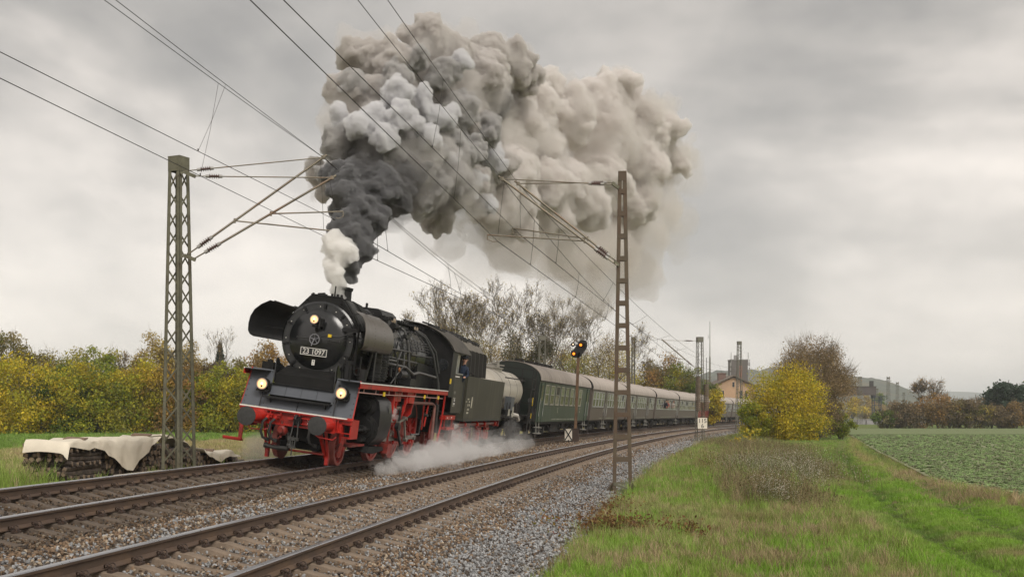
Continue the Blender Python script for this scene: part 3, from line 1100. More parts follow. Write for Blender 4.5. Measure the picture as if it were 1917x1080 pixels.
def cantilever(label, group, base, up_att, lo_att, tip, reg, rl, insl=.42, dia=.03):
    """hinged bracket: top tie, inclined tube, registration tube and arm, insulators at the mast end"""
    root = empty('cantilever', label, 'bracket', group, Matrix.Translation(base))
    B = Vector(base)
    up, lo, tip, reg = (Vector(v) - B for v in (up_att, lo_att, tip, reg))
    d1 = (tip - up).normalized(); d2 = (tip - lo).normalized()
    b = MB()
    insulator(b, up + d1 * .25, up + d1 * (.25 + insl)); b.build('insulator', [M_cap, M_insul], root)
    b = MB()
    insulator(b, lo + d2 * .3, lo + d2 * (.3 + insl * 1.1), r=.065); b.build('insulator', [M_cap, M_insul], root)
    b = MB(); b.cyl(up, up + d1 * .27, .014, n=6); b.cyl(up + d1 * (.25 + insl), tip, .015, n=8); b.build('top_tie', M_tube, root)
    b = MB(); b.cyl(lo, lo + d2 * .32, .02, n=6); b.cyl(lo + d2 * (.3 + insl * 1.1), tip + d2 * .12, dia, n=10)
    b.box(tip, (.09, .09, .09)); b.build('inclined_tube', M_tube, root)
    # registration tube from a hinge on the inclined tube outwards
    hp = lo + d2 * ((tip - lo).length * rl)
    e = Vector((reg.x, reg.y, reg.z + .16))
    out = (e - hp); out.z = out.z * 1.0
    e2 = hp + out * 1.12
    b = MB(); b.cyl(hp, e2, .019, n=8); b.cyl(hp + Vector((0, 0, .06)), hp - Vector((0, 0, .06)), .03, n=6)
    b.cyl(e2 + Vector((0, 0, .0)), e2 - Vector((0, 0, .14)), .016, n=6)
    b.build('registration_tube', M_tube, root)
    b = MB()
    b.tube([e2 - Vector((0, 0, .12)), (e2 + reg) / 2 - Vector((0, 0, .10)), reg], .010, 6)
    b.build('registration_arm', M_tube, root)
    b = MB()
    b.cyl(tip + (lo - tip) * .02, e + Vector((0, 0, .0)), .005, n=4)
    b.build('hanger', M_wire, root)
    return root


# ---- the big left mast and its two brackets
LMX, LMY, LMZ = -8.62, 30.4, .80
LMH = (HORY - 295) / FPX * LMY + EYE - LMZ
lattice_mast('catenary_mast', 'tall olive four-legged lattice mast standing in front of the log pile', LMX, LMY, LMZ, LMH, .62, .36, .10, M_mast, nbays=15, rot=R(-25), foot=False, rivets=True, group='catenary masts along the line')


def W(u, v, Y):
    return Vector(((u - MIDX) / FPX * Y, Y, EYE - (v - HORY) / FPX * Y))


def plate_arm(base, z, ln, yaw, label):
    pass


b = MB()
mst = bpy.data.objects['catenary_mast']
Li = mst.matrix_world.inverted()
for zz, vv in ((0, 322), (1, 478)):
    p = W(345, vv, 30.2); q = W(366, vv + 9, 30.1)
    b.bar(Li @ p, Li @ q, .03, .09)
    b.bar(Li @ W(338, vv + 4, 30.15), Li @ p, .05, .06)
b.build('bracket_plate', M_mast, mst)
GB = 'brackets carrying the overhead wires'
cantilever('upper-reaching bracket from the big left mast with its tip high against the smoke', GB, W(350, 320, 30.2), W(350, 320, 30.2), W(352, 476, 30.2), W(605, 295, 31.0), W(606, 442, 31.0), .34)
cantilever('lower bracket from the big left mast, its sloping tube ending inside the dark smoke', GB, W(366, 330, 30.1), W(366, 330, 30.1), W(364, 484, 30.1), W(622, 333, 30.7), W(628, 408, 30.7), .55)

# ---- the right mast: two uprights joined by battens
RMX, RMY = W(1165, 917, 32.0).x, 32.0
RMZ = gz(RMX, RMY)
RMH = (HORY - 322) / FPX * RMY + EYE - RMZ
rt = empty('catenary_mast', 'brown ladder-like mast of two uprights with battens beside the near track', 'mast', 'catenary masts along the line', Matrix.Translation((RMX, RMY, RMZ)) @ Matrix.Rotation(R(-4), 4, 'Z'))
for sx in (-1, 1):
    b = MB()
    p = Vector((sx * .245, 0, 0)); q = Vector((sx * .088, 0, RMH))
    # channel section
    b.bar(p, q, .05, .16, up=(0, 1, 0))
    b.bar(p + Vector((-sx * .03, .075, 0)), q + Vector((-sx * .035, .075, 0)), .085, .012, up=(0, 1, 0))
    b.bar(p + Vector((-sx * .03, -.075, 0)), q + Vector((-sx * .035, -.075, 0)), .085, .012, up=(0, 1, 0))
    b.build('upright', M_mast2, rt)
for k in range(13):
    z = .95 + k * (RMH - 1.25) / 12.4
    w = .245 + (.088 - .245) * z / RMH
    b = MB(); b.box((0, -.083, z), (2 * w, .012, .13)); b.box((0, .083, z), (2 * w, .012, .13))
    b.build('batten', M_mast2, rt)
b = MB(); b.box((0, -.083, RMH - .12), (.22, .014, .26)); b.build('batten', M_mast2, rt)
b = MB()
for (a, c) in (((-.24, 0, .30), (.24, 0, .30)), ((-.24, 0, .08), (.24, 0, .08)), ((-.24, 0, .28), (.24, 0, .10))):
    b.bar((a[0], -.088, a[2]), (c[0], -.088, c[2]), .05, .014, up=(0, 1, 0))
    b.bar((a[0], .088, a[2]), (c[0], .088, c[2]), .05, .014, up=(0, 1, 0))
b.build('foot_brace', M_mast, rt)
for sx in (-1, 1):
    b = MB(); b.prism([(sx * .26, .32), (sx * .50, -.02), (sx * .26, -.02)], -.008, .008)
    b.bar((sx * .27, -.05, .30), (sx * .52, -.08, -.02), .03); b.bar((sx * .27, .05, .30), (sx * .52, .08, -.02), .03)
    b.build('gusset', M_mast2, rt)
b = MB(); b.box((0, 0, -.16), (1.15, .6, .3)); b.build('footing', M_conc, rt)
b = MB()
Li = rt.matrix_world.inverted()
b.bar(Li @ W(1158, 352, 31.9), Li @ W(1146, 343, 31.8), .05, .09); b.bar(Li @ W(1158, 497, 31.9), Li @ W(1150, 490, 31.8), .05, .08)
b.build('bracket_plate', M_mast, rt)
cantilever('front bracket of the brown ladder mast with a rusty sloping tube', GB, W(1148, 346, 31.8), W(1148, 346, 31.8), W(1155, 497, 31.8), W(940, 335, 32.2), W(932, 452, 32.2), .28)
cantilever('rear bracket of the brown ladder mast with a grey sloping tube', GB, W(1152, 343, 32.1), W(1152, 342, 32.1), W(1157, 492, 32.1), W(970, 344, 32.8), W(974, 440, 32.8), .30)


# ---- farther masts
def far_mast(u, Y, z, vtop, label, wb=.5, wt=.3, nb=12, mt=None, foot=True):
    X = (u - MIDX) / FPX * Y
    H = (HORY - vtop) / FPX * Y + EYE - z
    return lattice_mast('catenary_mast', label, X, Y, z, H, wb, wt, .06 + .02 * (Y > 100), mt or M_mastfar, nbays=nb, rot=R(8), group='catenary masts along the line', foot=foot)


m2 = far_mast(1310, 90, gz(14.3, 90) + .25, 631, 'lattice mast carrying balance weights and the 115 kilometre board', .62, .44, 12)
b = MB(); b.box((0, 0, -.35), (1.3, 1.2, .55)); b.build('plinth', M_conc, m2)
for sx, nn in ((-.22, 9), (.42, 7)):
    for k in range(nn * 2):
        b = MB(); b.cyl((sx, -.35, 2.35 + k * .145), (sx, -.35, 2.35 + k * .145 + .12), .19, n=12)
        b.build('balance_weight', mat('balance_weight_iron', (.12, .09, .065), rough=.85, var=.3), m2)
b = MB(); b.cyl((-.22, -.35, 2.3), (-.22, -.35, 7.2), .02, n=6); b.cyl((.42, -.35, 2.3), (.42, -.35, 6.4), .02, n=6); b.build('weight_cable', M_wire, m2)
cantilever('small bracket on the mast with the balance weights', GB, W(1303, 640, 89.7), W(1303, 638, 89.7), W(1302, 689, 89.7), W(1241, 637, 89), W(1236, 668, 89), .3, insl=.7, dia=.045)
# kilometre board
kb = empty('kilometre_board', 'white board reading 115 over 6 fixed to the lattice mast', 'sign', mtx=Matrix.Translation(W(1315, 792, 89.3)))
b = MB(); b.box((0, 0, 0), (.72, .03, .82)); b.build('board', mat('sign_white', (.72, .66, .56), rough=.6, var=.08, scale=6), kb)
M_blk = mat('black_lettering', (.012, .012, .012), rough=.6)
RX = Matrix.Rotation(R(90), 4, 'X')
text_mesh('115', .46, M_blk, 'lettering', kb, Matrix.Translation((0, -.022, .17)) @ RX, spacing=.95)
text_mesh('6', .46, M_blk, 'lettering', kb, Matrix.Translation((0, -.022, -.21)) @ RX)
far_mast(1384, 134, .25, 639, 'lattice mast in front of the station chimney, left of the yellow bush', .75, .42, 12)
far_mast(1185.5, 133, .5, 631, 'slender lattice mast behind the train, right of the ladder mast', .42, .36, 20)
far_mast(1015, 88, .5, 628, 'thick riveted lattice mast rising behind the first green coach', .55, .50, 9)
for (u, Y, vt, lab) in ((1610, 260, 705, 'lattice mast standing before the dark gantry beam'), (1641.5, 330, 727, 'distant mast seen through the blue steel tower'), (1663, 300, 706, 'distant mast with cross arm above the hedge, nearest the blue tower'), (1680, 340, 716, 'thin distant mast between the cross-arm mast and the bare tree'), (1692, 420, 735, 'smallest distant mast, close left of the bare round tree')):
    m_ = far_mast(u, Y, 0, vt, lab, .9, .6, 10, foot=False)
    if u > 1650:
        b = MB(); h_ = (HORY - vt) / FPX * Y + EYE; b.box((0, 0, h_ - .9), (1.6, .15, .12)); b.box((-.35, 0, h_ - .2), (.1, .1, .9)); b.box((.35, 0, h_ - .2), (.1, .1, .9)); b.build('cross_arm', M_mastfar, m_)

# ---- antenna pole
ar = empty('antenna_pole', 'very tall thin tapering pole behind the train beside the station', 'pole', mtx=Matrix.Translation(((1329 - MIDX) / FPX * 230, 230, 0)))
b = MB(); b.cyl((0, 0, 0), (0, 0, 13.5), .26, .14, n=10); b.build('pole', M_mastfar, ar)
b = MB(); b.cyl((0, 0, 13.5), (0, 0, 20.4), .09, .04, n=8); b.bar((-.35, 0, 17.4), (.05, 0, 17.4), .06); b.bar((-.35, 0, 17.0), (-.35, 0, 17.9), .05); b.bar((-.3, 0, 9.5), (.3, 0, 9.5), .1); b.build('aerial', M_mastfar, ar)

# ---- overhead lines: contact wire, messenger wire, droppers
def seg_pts(a, b_, n=14, sag=0.0):
    a, b_ = Vector(a), Vector(b_)
    return [a.lerp(b_, i / n) - Vector((0, 0, sag * 4 * (i / n) * (1 - i / n))) for i in range(n + 1)]


def overhead(label, cpts, mpts, sag, ndrop, rc=.0072, rm=.0062):
    """cpts/mpts: support points of contact and messenger wire, in order"""
    root = empty('overhead_line', label, 'overhead wire', 'overhead wires above the tracks', Matrix.Translation(cpts[1]))
    O = Vector(cpts[1])
    for i in range(len(cpts) - 1):
        far = max(cpts[i].y, cpts[i + 1].y) > 60
        c = seg_pts(cpts[i], cpts[i + 1], 6, .03)
        m = seg_pts(mpts[i], mpts[i + 1], 14, sag[i])
        b = MB(); b.tube([p - O for p in c], rc if not far else rc * 1.5, 5); b.build('contact_wire', M_wire, root)
        b = MB(); b.tube([p - O for p in m], rm if not far else rm * 1.5, 5); b.build('messenger_wire', M_wire, root)
        for k in range(ndrop[i]):
            t = (k + .5) / ndrop[i]
            def ev(pp): 
                f = t * (len(pp) - 1); j = min(int(f), len(pp) - 2); return pp[j].lerp(pp[j + 1], f - j)
            p, q = ev(m), ev(c)
            if (p - q).length > .12:
                b = MB()
                mid = (p + q) / 2 + Vector((.02, .0, 0))
                b.tube([p - O, mid - O, q - O], .0035 if not far else .007, 4)
                b.cyl(q - O, q - O + Vector((0, 0, .05)), .012, n=4)
                b.build('dropper', M_wire, root)


def ext(p_here, u, v, z, back=-32.0):
    """support behind the camera for a wire that passes pixel column u at the upper frame edge"""
    Y = FPX * (z - EYE) / (HORY - v); X = (u - MIDX) / FPX * Y
    d = (Vector((X, Y, z)) - p_here); t = (back - p_here.y) / d.y
    q = p_here + d * t
    return q


A1 = W(932, 452, 32.2); A2 = W(974, 440, 32.8); MA1 = W(940, 335, 32.2); MA2 = W(970, 344, 32.8)
C1 = W(606, 442, 31.0); C2 = W(620, 408, 30.8); MC1 = W(605, 295, 31.0); MC2 = W(612, 300, 30.9)
a0 = ext(A1, 472, 0, A1.z); a1 = ext(A2, 534, 0, A2.z)
ma0 = ext(MA1, 654, 0, MA1.z - .55); ma0.z = MA1.z; ma1 = ext(MA2, 718, 0, MA2.z - .3); ma1.z = MA2.z
c0 = ext(C1, 0, 144, C1.z); c1 = ext(C2, 0, 95, C2.z)
mc0 = ext(MC1, 161, 0, MC1.z - .6); mc0.z = MC1.z; mc1 = ext(MC2, 181, 0, MC2.z - .55); mc1.z = MC2.z
# supports at the next masts down the line
N1 = W(1236, 668, 89); NM1 = W(1241, 637, 89); N2 = W(1262, 668, 89); NM2 = W(1300, 660, 89.7)
T1 = W(1098, 664, 88); TM1 = W(1085, 630, 88); T2 = W(1060, 664, 88); TM2 = W(1045, 620, 88)
F1 = W(1392, 707, 150); FM1 = W(1384, 690, 150); FT1 = W(1290, 712, 146); FTM1 = W(1270, 680, 146)
overhead('overhead wires ending on the rusty front bracket of the ladder mast', [a0, A1, N1, F1], [ma0, MA1, NM1, FM1], [.55, .9, .5], [5, 6, 4])
overhead('overhead wires carried by the grey rear bracket of the ladder mast', [a1, A2, N2], [ma1, MA2, NM2], [.3, .4], [3, 5])
overhead('overhead wires passing over the chimney from the upper left bracket', [c0, C1, T1, FT1], [mc0, MC1, TM1, FTM1], [.6, 1.0, .5], [4, 6, 4])
overhead('second pair of overhead wires passing over the log pile to the lower left bracket', [c1, C2, T2], [mc1, MC2, TM2], [.5, .9], [4, 5])
# bracket for the train track at the mast behind the first coach
cantilever('bracket of the mast behind the first green coach', GB, W(1019, 655, 87.8), W(1019, 632, 87.8), W(1019, 690, 87.8), W(1085, 630, 88), W(1098, 664, 88), .5, insl=.7, dia=.04)

# ---- colour-light signal between the tracks
SX, SY = W(1070, 820, 67.5).x, 67.5
SZ = EYE - (826 - HORY) / FPX * 67.5
M_sigb = mat('signal_black', (.022, .02, .019), rough=.7, var=.3, scale=5)
M_sigp = mat('signal_post_brown', (.17, .10, .055), rough=.8, var=.3, scale=3, col2=(.09, .06, .04), c2=(.5, .65))
M_amber = mat('amber_lamp', (.9, .35, .05), rough=.3, emit=((1, .26, .02), 1.5))
M_warm = mat('small_white_lamp', (.9, .8, .6), rough=.3, emit=((1, .78, .5), 1.0))
sg = empty('railway_signal', 'black light signal with two orange lamps on a leaning brown post', 'signal', mtx=Matrix.Translation((SX, SY, SZ)))
def hs(x, z): return ((x - .62) * .62 + .43, (z - 5.38) * .62 + 5.31)
b = MB(); b.bar((.20, 0, .2), (.40, 0, 5.1), .16, .12, up=(0, 1, 0)); b.build('post', M_sigp, sg)
b = MB(); b.box((.16, -.02, .12), (.50, .36, 1.15)); b.box((.16, -.02, .72), (.54, .40, .05)); b.build('cabinet', mat('cabinet_brown', (.055, .035, .025), rough=.8, var=.3), sg)
poly = [hs(*p) for p in [(-.13, 4.80), (.10, 4.60), (.62, 4.55), (.80, 4.72), (1.28, 5.35), (1.38, 5.62), (1.38, 5.95), (1.2, 6.16), (.85, 6.20), (.62, 6.08), (.1, 5.30), (-.15, 5.18)]]
b = MB(); b.prism(poly, -.06, .06); b.build('head_board', M_sigb, sg)
q0 = hs(.06, 5.78); q1 = hs(.45, 5.70)
b = MB(); b.cyl((q0[0], -.06, q0[1]), (q0[0], .10, q0[1]), .12, n=16); b.bar((q0[0], .05, q0[1]), (q1[0], .05, q1[1]), .05); b.build('small_head', M_sigb, sg)
for (x, z, r, m_) in ((.77, 5.74, .075, M_amber), (.13, 4.93, .075, M_amber), (.06, 5.79, .04, M_warm)):
    x, z = hs(x, z)
    b = MB(); b.rev((x, -.06, z), (0, -1, 0), [(0, r), (.04, r * .9), (.06, r * .5)], n=14); b.build('lamp', m_, sg)
    if r > .05:
        b = MB()
        for k in range(9):
            a0_ = math.pi * k / 9; a1_ = math.pi * (k + 1) / 9; rr = r * 1.35
            p = (x + rr * math.cos(a0_), -.06, z + rr * math.sin(a0_)); q = (x + rr * math.cos(a1_), -.06, z + rr * math.sin(a1_))
            b.sheet([[p, q], [(p[0], -.36, p[2]), (q[0], -.36, q[2])]], (0.0, 0, .012))
        b.box((x + r * 2.3, -.10, z - .02), (.18, .10, r * 2.2), taper=(.8, 1))
        b.build('lamp_hood', mat('hood_black', (.006, .006, .006), rough=.9), sg)
xs_ = empty('cross_board', 'small white board with a black cross beside the brown cabinet', 'sign', mtx=Matrix.Translation((SX - .20, SY - .35, SZ - .15)))
b = MB(); b.box((0, 0, .55), (.42, .02, .68)); b.build('board', mat('sign_white', (.7, .66, .56)), xs_)
b = MB(); b.bar((-.2, -.016, .23), (.2, -.016, .87), .06, .012, up=(0, 1, 0)); b.bar((-.2, -.030, .87), (.2, -.030, .23), .06, .012, up=(0, 1, 0)); b.box((0, -.01, .90), (.44, .03, .03)); b.box((0, -.01, .20), (.44, .03, .03))
b.build('cross', M_blk, xs_)
b = MB(); b.box((0, .02, .05), (.07, .07, .4)); b.build('stake', M_sigb, xs_)
# ================================================================ THE STEAM LOCOMOTIVE
M_blackg = mat('loco_gloss_black', (.012, .013, .014), rough=.22, var=.3, scale=2.5, col2=(.035, .033, .03), c2=(.55, .75), bump=.08, bscale=14, spec=.6)
M_blacks = mat('loco_satin_black', (.011, .011, .012), rough=.42, spec=.35, var=.3, scale=3, col2=(.03, .026, .022), c2=(.55, .75), bump=.12, bscale=20)
M_soot = mat('loco_soot_black', (.008, .0078, .0075), rough=.7, spec=.3, var=.35, scale=4, col2=(.025, .021, .018), c2=(.54, .74), bump=.2)
M_red = mat('loco_red', (.40, .017, .010), rough=.38, var=.2, scale=3.5, col2=(.09, .018, .014), c2=(.52, .70), bump=.08, bscale=20)
M_redd = mat('loco_red_grimy', (.22, .02, .013), rough=.55, var=.35, scale=5, col2=(.05, .02, .015), c2=(.48, .66), bump=.2)
M_apron = mat('apron_blue_grey', (.075, .083, .098), rough=.42, var=.14, scale=1.6, col2=(.055, .058, .062), c2=(.5, .75), bump=.05, bscale=12)
M_white = mat('loco_white_line', (.75, .73, .68), rough=.5, var=.08)
M_steel = mat('motion_steel', (.36, .34, .31), rough=.35, metal=.8, var=.25, scale=6, col2=(.10, .09, .075), c2=(.55, .7))
M_olive = mat('tender_dirty_olive', (.036, .034, .02), rough=.55, var=.45, scale=3.2, stretch=(1, 1.6, .2), col2=(.095, .088, .06), c2=(.5, .74), bump=.1, bscale=12)
M_cabo = mat('cab_dirty_olive', (.04, .037, .024), rough=.5, var=.2, scale=2.2, stretch=(1, 1, .4), col2=(.035, .032, .022), c2=(.5, .7))
M_defl = mat('deflector_grey_steel', (.105, .092, .080), rough=.36, metal=.25, var=.16, scale=1.4, stretch=(.5, 3, .4), col2=(.15, .135, .12), c2=(.45, .75))
M_tyre = mat('wheel_tyre', (.42, .12, .10), rough=.4, metal=.2, var=.2)
M_glass = mat('lamp_glass_lit', (.9, .6, .35), rough=.25, emit=((1.0, .50, .20), .75))
M_bulb = mat('lamp_bulb', (1, .8, .5), rough=.3, emit=((1.0, .66, .28), 2.6))
M_brass = mat('lamp_rim', (.50, .42, .36), rough=.35, metal=.5)
M_yel = mat('yellow_tag', (.75, .52, .02), rough=.5, var=.08)
M_pipe = mat('pipe_grey_black', (.06, .06, .058), rough=.38, metal=.3, var=.3, scale=5, col2=(.10, .09, .075), c2=(.6, .75))
M_coal = mat('coal', (.014, .013, .013), rough=.45, var=.4, scale=12, bump=.4, spec=.6)
M_rubber = mat('brake_hose_rubber', (.015, .015, .014), rough=.6)
M_win = mat('cab_window_glass', (.30, .31, .30), rough=.08, var=.15, spec=.8)
M_bunk = mat('bunker_dark_brown', (.028, .026, .022), rough=.55, var=.3, scale=2, stretch=(1, 1, .3), col2=(.07, .06, .045), c2=(.55, .72))

S0 = 27.85
_xa, _ya, _ = train(S0 + 2); _xb, _yb, _ = train(S0 + 20)
LA = math.atan2(_xb - _xa, _yb - _ya)
LOCO_M = Matrix.Translation((_xa - 2 * math.sin(LA), _ya - 2 * math.cos(LA), ZT)) @ Matrix.Translation((.035, 0, 0)) @ Matrix.Rotation(-LA, 4, 'Z') @ Matrix.Rotation(.134, 4, 'Y')


def px_of(M_, p):
    w = M_ @ Vector(p)
    return round(MIDX + FPX * w.x / w.y, 1), round(HORY - FPX * (w.z - EYE) / w.y, 1)


loco = empty('steam_locomotive', 'black steam locomotive with red frame and lit lamps at the head of the train', 'locomotive', mtx=LOCO_M)
ZB = 3.08       # boiler axis


def part(b, name, m, parent=None, **k):
    return b.build(name, m, parent if parent is not None else loco, **k)


# ---- buffer beam
b = MB()
b.bx(-1.19, 1.19, .60, .66, .90, 1.245); b.bx(-1.42, 1.42, .60, .664, 1.12, 1.243)
b.bx(-1.42, 1.42, .54, .60, 1.215, 1.245); b.bx(-1.42, 1.42, .56, .60, .90, .925)
for x in (-1.1, -.62, -.35, .0, .12, .62, 1.1):
    b.bx(x - .012, x + .012, .555, .60, .925, 1.215)
part(b, 'buffer_beam', M_red)
b = MB(); b.bx(-1.42, 1.30, .535, .625, 1.247, 1.274); part(b, 'white_edge', M_white)
for sx in (-1, 1):
    b = MB()
    b.bx(sx * 1.18, sx * 1.42, .667, 1.25, 1.10, 1.24); b.bx(sx * 1.18, sx * 1.21, .64, 1.25, .82, 1.10); b.bx(sx * 1.39, sx * 1.42, .64, 1.25, .82, 1.10)
    b.bx(sx * 1.18, sx * 1.42, .64, 1.25, .78, .82); part(b, 'end_box', M_red)
    b = MB(); b.bx(sx * 1.21, sx * 1.39, .80, .85, .82, 1.10); part(b, 'end_box_back', M_soot)
    # buffers
    r = empty_child = bpy.data.objects.new('buffer', None); link(r, loco); r.location = (sx * .875, 0, 1.05)
    b = MB(); b.rev((0, 0, 0), (0, 1, 0), [(-.012, .12), (0, .225), (.03, .228), (.045, .20)], n=32); part(b, 'buffer_head', mat('buffer_face_grey', (.035, .035, .034), rough=.7, var=.35, scale=14, bump=.3, bscale=20), r)
    b = MB(); b.cyl((0, .04, 0), (0, .3, 0), .085, n=16); b.rev((0, .26, 0), (0, 1, 0), [(0, .12), (.02, .135), (.26, .135), (.30, .165), (.34, .17)], n=20); b.box((0, .59, 0), (.36, .03, .36)); part(b, 'buffer_sleeve', M_red, r)

# beam writing
RXm = Matrix.Rotation(R(90), 4, 'X')
text_mesh('Unt. Bw', .085, M_white, 'beam_lettering', loco, Matrix.Translation((.46, .594, 1.10)) @ RXm)
text_mesh('12.09.24', .085, M_white, 'beam_lettering', loco, Matrix.Translation((.46, .594, 1.01)) @ RXm)


# ---- apron (slanting front skirt)
def apron(poly, name='apron_panel', m=M_apron, t=.012, off=0.0):
    b = MB(); n = len(poly)
    f = [Vector((x, .63 + off + (z - 1.28) * .44, z)) for x, z in poly]
    bk = [p + Vector((0, t, 0)) for p in f]
    b.add(f + bk, [tuple(range(n)), tuple(range(2 * n - 1, n - 1, -1))] + [(i, i + n, (i + 1) % n + n, (i + 1) % n) for i in range(n)])
    return part(b, name, m, smooth=False)


apron([(-1.42, 1.28), (-.80, 1.28), (-.80, 2.20), (-1.385, 2.20)])
apron([(.80, 1.28), (1.42, 1.28), (1.385, 2.20), (.80, 2.20)])
apron([(-.797, 1.28), (-.01, 1.28), (-.01, 1.50), (-.797, 1.50)])
apron([(.01, 1.28), (.797, 1.28), (.797, 1.50), (.01, 1.50)])
for i in range(4):
    x0 = -.797 + i * .4; apron([(x0 + .003, 1.60), (x0 + .395, 1.60), (x0 + .395, 1.86), (x0 + .003, 1.86)])
b = MB(); b.bx(-.80, .80, .90, 1.0, 1.45, 1.62); b.bx(-.8, .8, .98, 2.0, 1.80, 1.85); part(b, 'apron_shade_backing', M_soot)  # black box behind the panel gap stands in for shade under the shelf
b = MB()
for sx in (-1, 1):
    for (x, z) in [(sx * 1.36, 1.36 + .14 * k) for k in range(6)] + [(sx * (.86 + .13 * k), 2.15) for k in range(4)] + [(sx * .86, 1.36), (sx * .86, 1.6), (sx * .86, 1.9)]:
        b.box((x, .63 + (z - 1.28) * .44 - .006, z), (.022, .014, .022))
part(b, 'apron_rivets', mat('rivet', (.02, .02, .022), rough=.4))
# red side edge of the apron
b = MB(); b.bar((1.428, .63, 1.22), (1.395, 1.04, 2.20), .02, .05); b.bar((-1.428, .63, 1.22), (-1.395, 1.04, 2.20), .02, .05); part(b, 'apron_edge', M_red)
b = MB(); b.bx(1.30, 1.44, .62, .72, 1.245, 1.285); part(b, 'apron_corner', M_red)
# step shelf and treads
b = MB(); b.bx(-.84, .84, .52, .76, 1.53, 1.555); b.bx(-.84, .84, .515, .525, 1.515, 1.565)
for x in (-.7, .7): b.bar((x, .72, 1.40), (x, .56, 1.53), .03)
part(b, 'front_step', M_blacks)
b = MB(); b.bx(-.80, .80, .82, 1.0, 1.865, 1.885); part(b, 'tread', M_blacks)
b = MB(); b.bx(-.74, .74, 1.10, 1.3, 2.13, 2.155); part(b, 'tread', M_blacks)
b = MB(); b.bx(-.74, .74, 1.26, 1.30, 1.86, 2.13); b.prism([(1.30, 1.86), (1.30, 2.13), (2.0, 2.35), (2.9, 2.45), (2.9, 1.86)], -.74, .74, axis='x')
part(b, 'saddle', M_soot)
b = MB()
for x in (-.28, -.2, .30, .38, .55): b.box((x, 1.25, 2.0), (.022, .02, .022))
part(b, 'bolt_heads', M_white)
# handrail posts
for sx in (-1, 1):
    b = MB(); b.cyl((sx * .94, .60, 1.28), (sx * .94, .82, 2.02), .016, n=8); b.ball((sx * .94, .82, 2.03), .03, 8, 5); part(b, 'handrail_post', M_blacks)
# side cheeks above the skirt
for sx in (-1, 1):
    b = MB(); b.prism([(1.25, 1.9), (1.24, 2.42), (1.30, 2.52), (1.42, 2.50), (1.55, 2.38), (1.9, 2.3), (1.9, 1.9)], sx * .78, sx * .76, axis='x'); part(b, 'cheek_plate', M_blackg)
b = MB(); b.bx(-1.22, -.92, 1.5, 1.85, 2.18, 2.38); b.cyl((-1.07, 1.65, 2.38), (-1.07, 1.65, 2.44), .07, n=10); part(b, 'oil_pump', M_soot)
b = MB(); b.cyl((1.0, 1.45, 2.2), (1.0, 1.45, 2.55), .10, n=12); b.cyl((1.0, 1.45, 2.55), (1.0, 1.45, 2.66), .05, n=10); b.cyl((1.3, 1.7, 2.2), (1.3, 1.7, 2.5), .12, n=12)
b.torus((1.22, 1.55, 2.42), (0, 1, 0), .09, .015, 14, 5)
for x, y, h in ((1.12, 1.3, .35), (1.2, 1.8, .6), (.85, 1.5, .5)): b.cyl((x, y, 2.15), (x, y, 2.2 + h), .02, n=6)
part(b, 'feed_pump', M_blacks)


# ---- head lamps
def lamp(x, y, z, r, parent=None, depth=.26, base=True):
    o = bpy.data.objects.new('headlamp', None); link(o, loco); o.location = (x, y, z)
    b = MB(); b.rev((0, 0, 0), (0, 1, 0), [(-.01, r * 1.18), (.0, r * 1.2), (.06, r * 1.22), (depth * .75, r * 1.15), (depth, r * .7)], n=22)
    if base: b.box((0, depth * .45, -r * 1.25), (r * 2.3, depth * .8, .05)); b.box((0, depth * .75, -r * .6), (r * 2.5, depth * .4, r * 1.5))
    b.build('lamp_housing', M_soot, o)
    b = MB(); b.torus((0, -.012, 0), (0, 1, 0), r * 1.03, r * .10, 24, 6); b.build('lamp_rim', M_brass, o)
    b = MB(); b.rev((0, -.006, 0), (0, -1, 0), [(0, r * .98), (.004, r * .9), (.005, r * .3)], n=20); b.build('lamp_lens', M_glass, o)
    b = MB(); b.ball((0, -.024, .005), r * .24, 10, 7); b.build('lamp_bulb', M_bulb, o)
    b = MB(); b.ball((0, -.022, -r * .42), r * .2, 8, 5, sc=(1, .5, 1.2)); b.build('bulb_socket', M_rubber, o)
    return o


lamp(-.93, .58, 1.83, .125); lamp(1.08, .58, 1.86, .125)
FRONT_MARK = [o.name for o in loco.children]
lamp(0, 1.42, 3.56, .10, base=False)
b = MB(); b.box((0, 1.58, 3.40), (.12, .22, .05)); b.bar((0, 1.66, 3.40), (0, 1.72, 3.28), .06); b.box((.14, 1.6, 3.5), (.10, .16, .2)); part(b, 'lamp_bracket', M_soot)

# ---- smokebox, door
SBY = 1.95
b = MB(); b.rev((0, SBY, ZB), (0, 1, 0), [(0, .93), (.03, .975), (2.4, .975), (2.42, .95)], n=64); part(b, 'smokebox', M_blackg, angle=.5)
b = MB(); b.rev((0, SBY - .02, ZB), (0, 1, 0), [(-.015, .90), (.0, .915), (.04, .93)], n=64)
b.torus((0, SBY - .03, ZB), (0, 1, 0), .905, .016, 64, 6); b.torus((0, SBY - .035, ZB), (0, 1, 0), .76, .016, 64, 6)
part(b, 'door_ring', M_blackg, angle=.4)
b = MB(); b.rev((0, SBY - .045, ZB), (0, -1, 0), [(0, .755), (.03, .73), (.09, .55), (.14, .36), (.17, .2), (.18, .05)], n=64); door = part(b, 'smokebox_door', M_blackg, angle=1.2)
for k in range(10):
    an = 2 * math.pi * (k + .35) / 10
    b = MB(); c = Vector((.86 * math.cos(an), SBY - .07, ZB + .86 * math.sin(an))); d = Vector((math.cos(an), 0, math.sin(an)))
    b.bar(c - d * .07, c + d * .06, .05, .04, up=(0, 1, 0)); b.cyl(c, c - Vector((0, .05, 0)), .018, n=6); b.build('door_clamp', M_blacks, door)
b = MB()
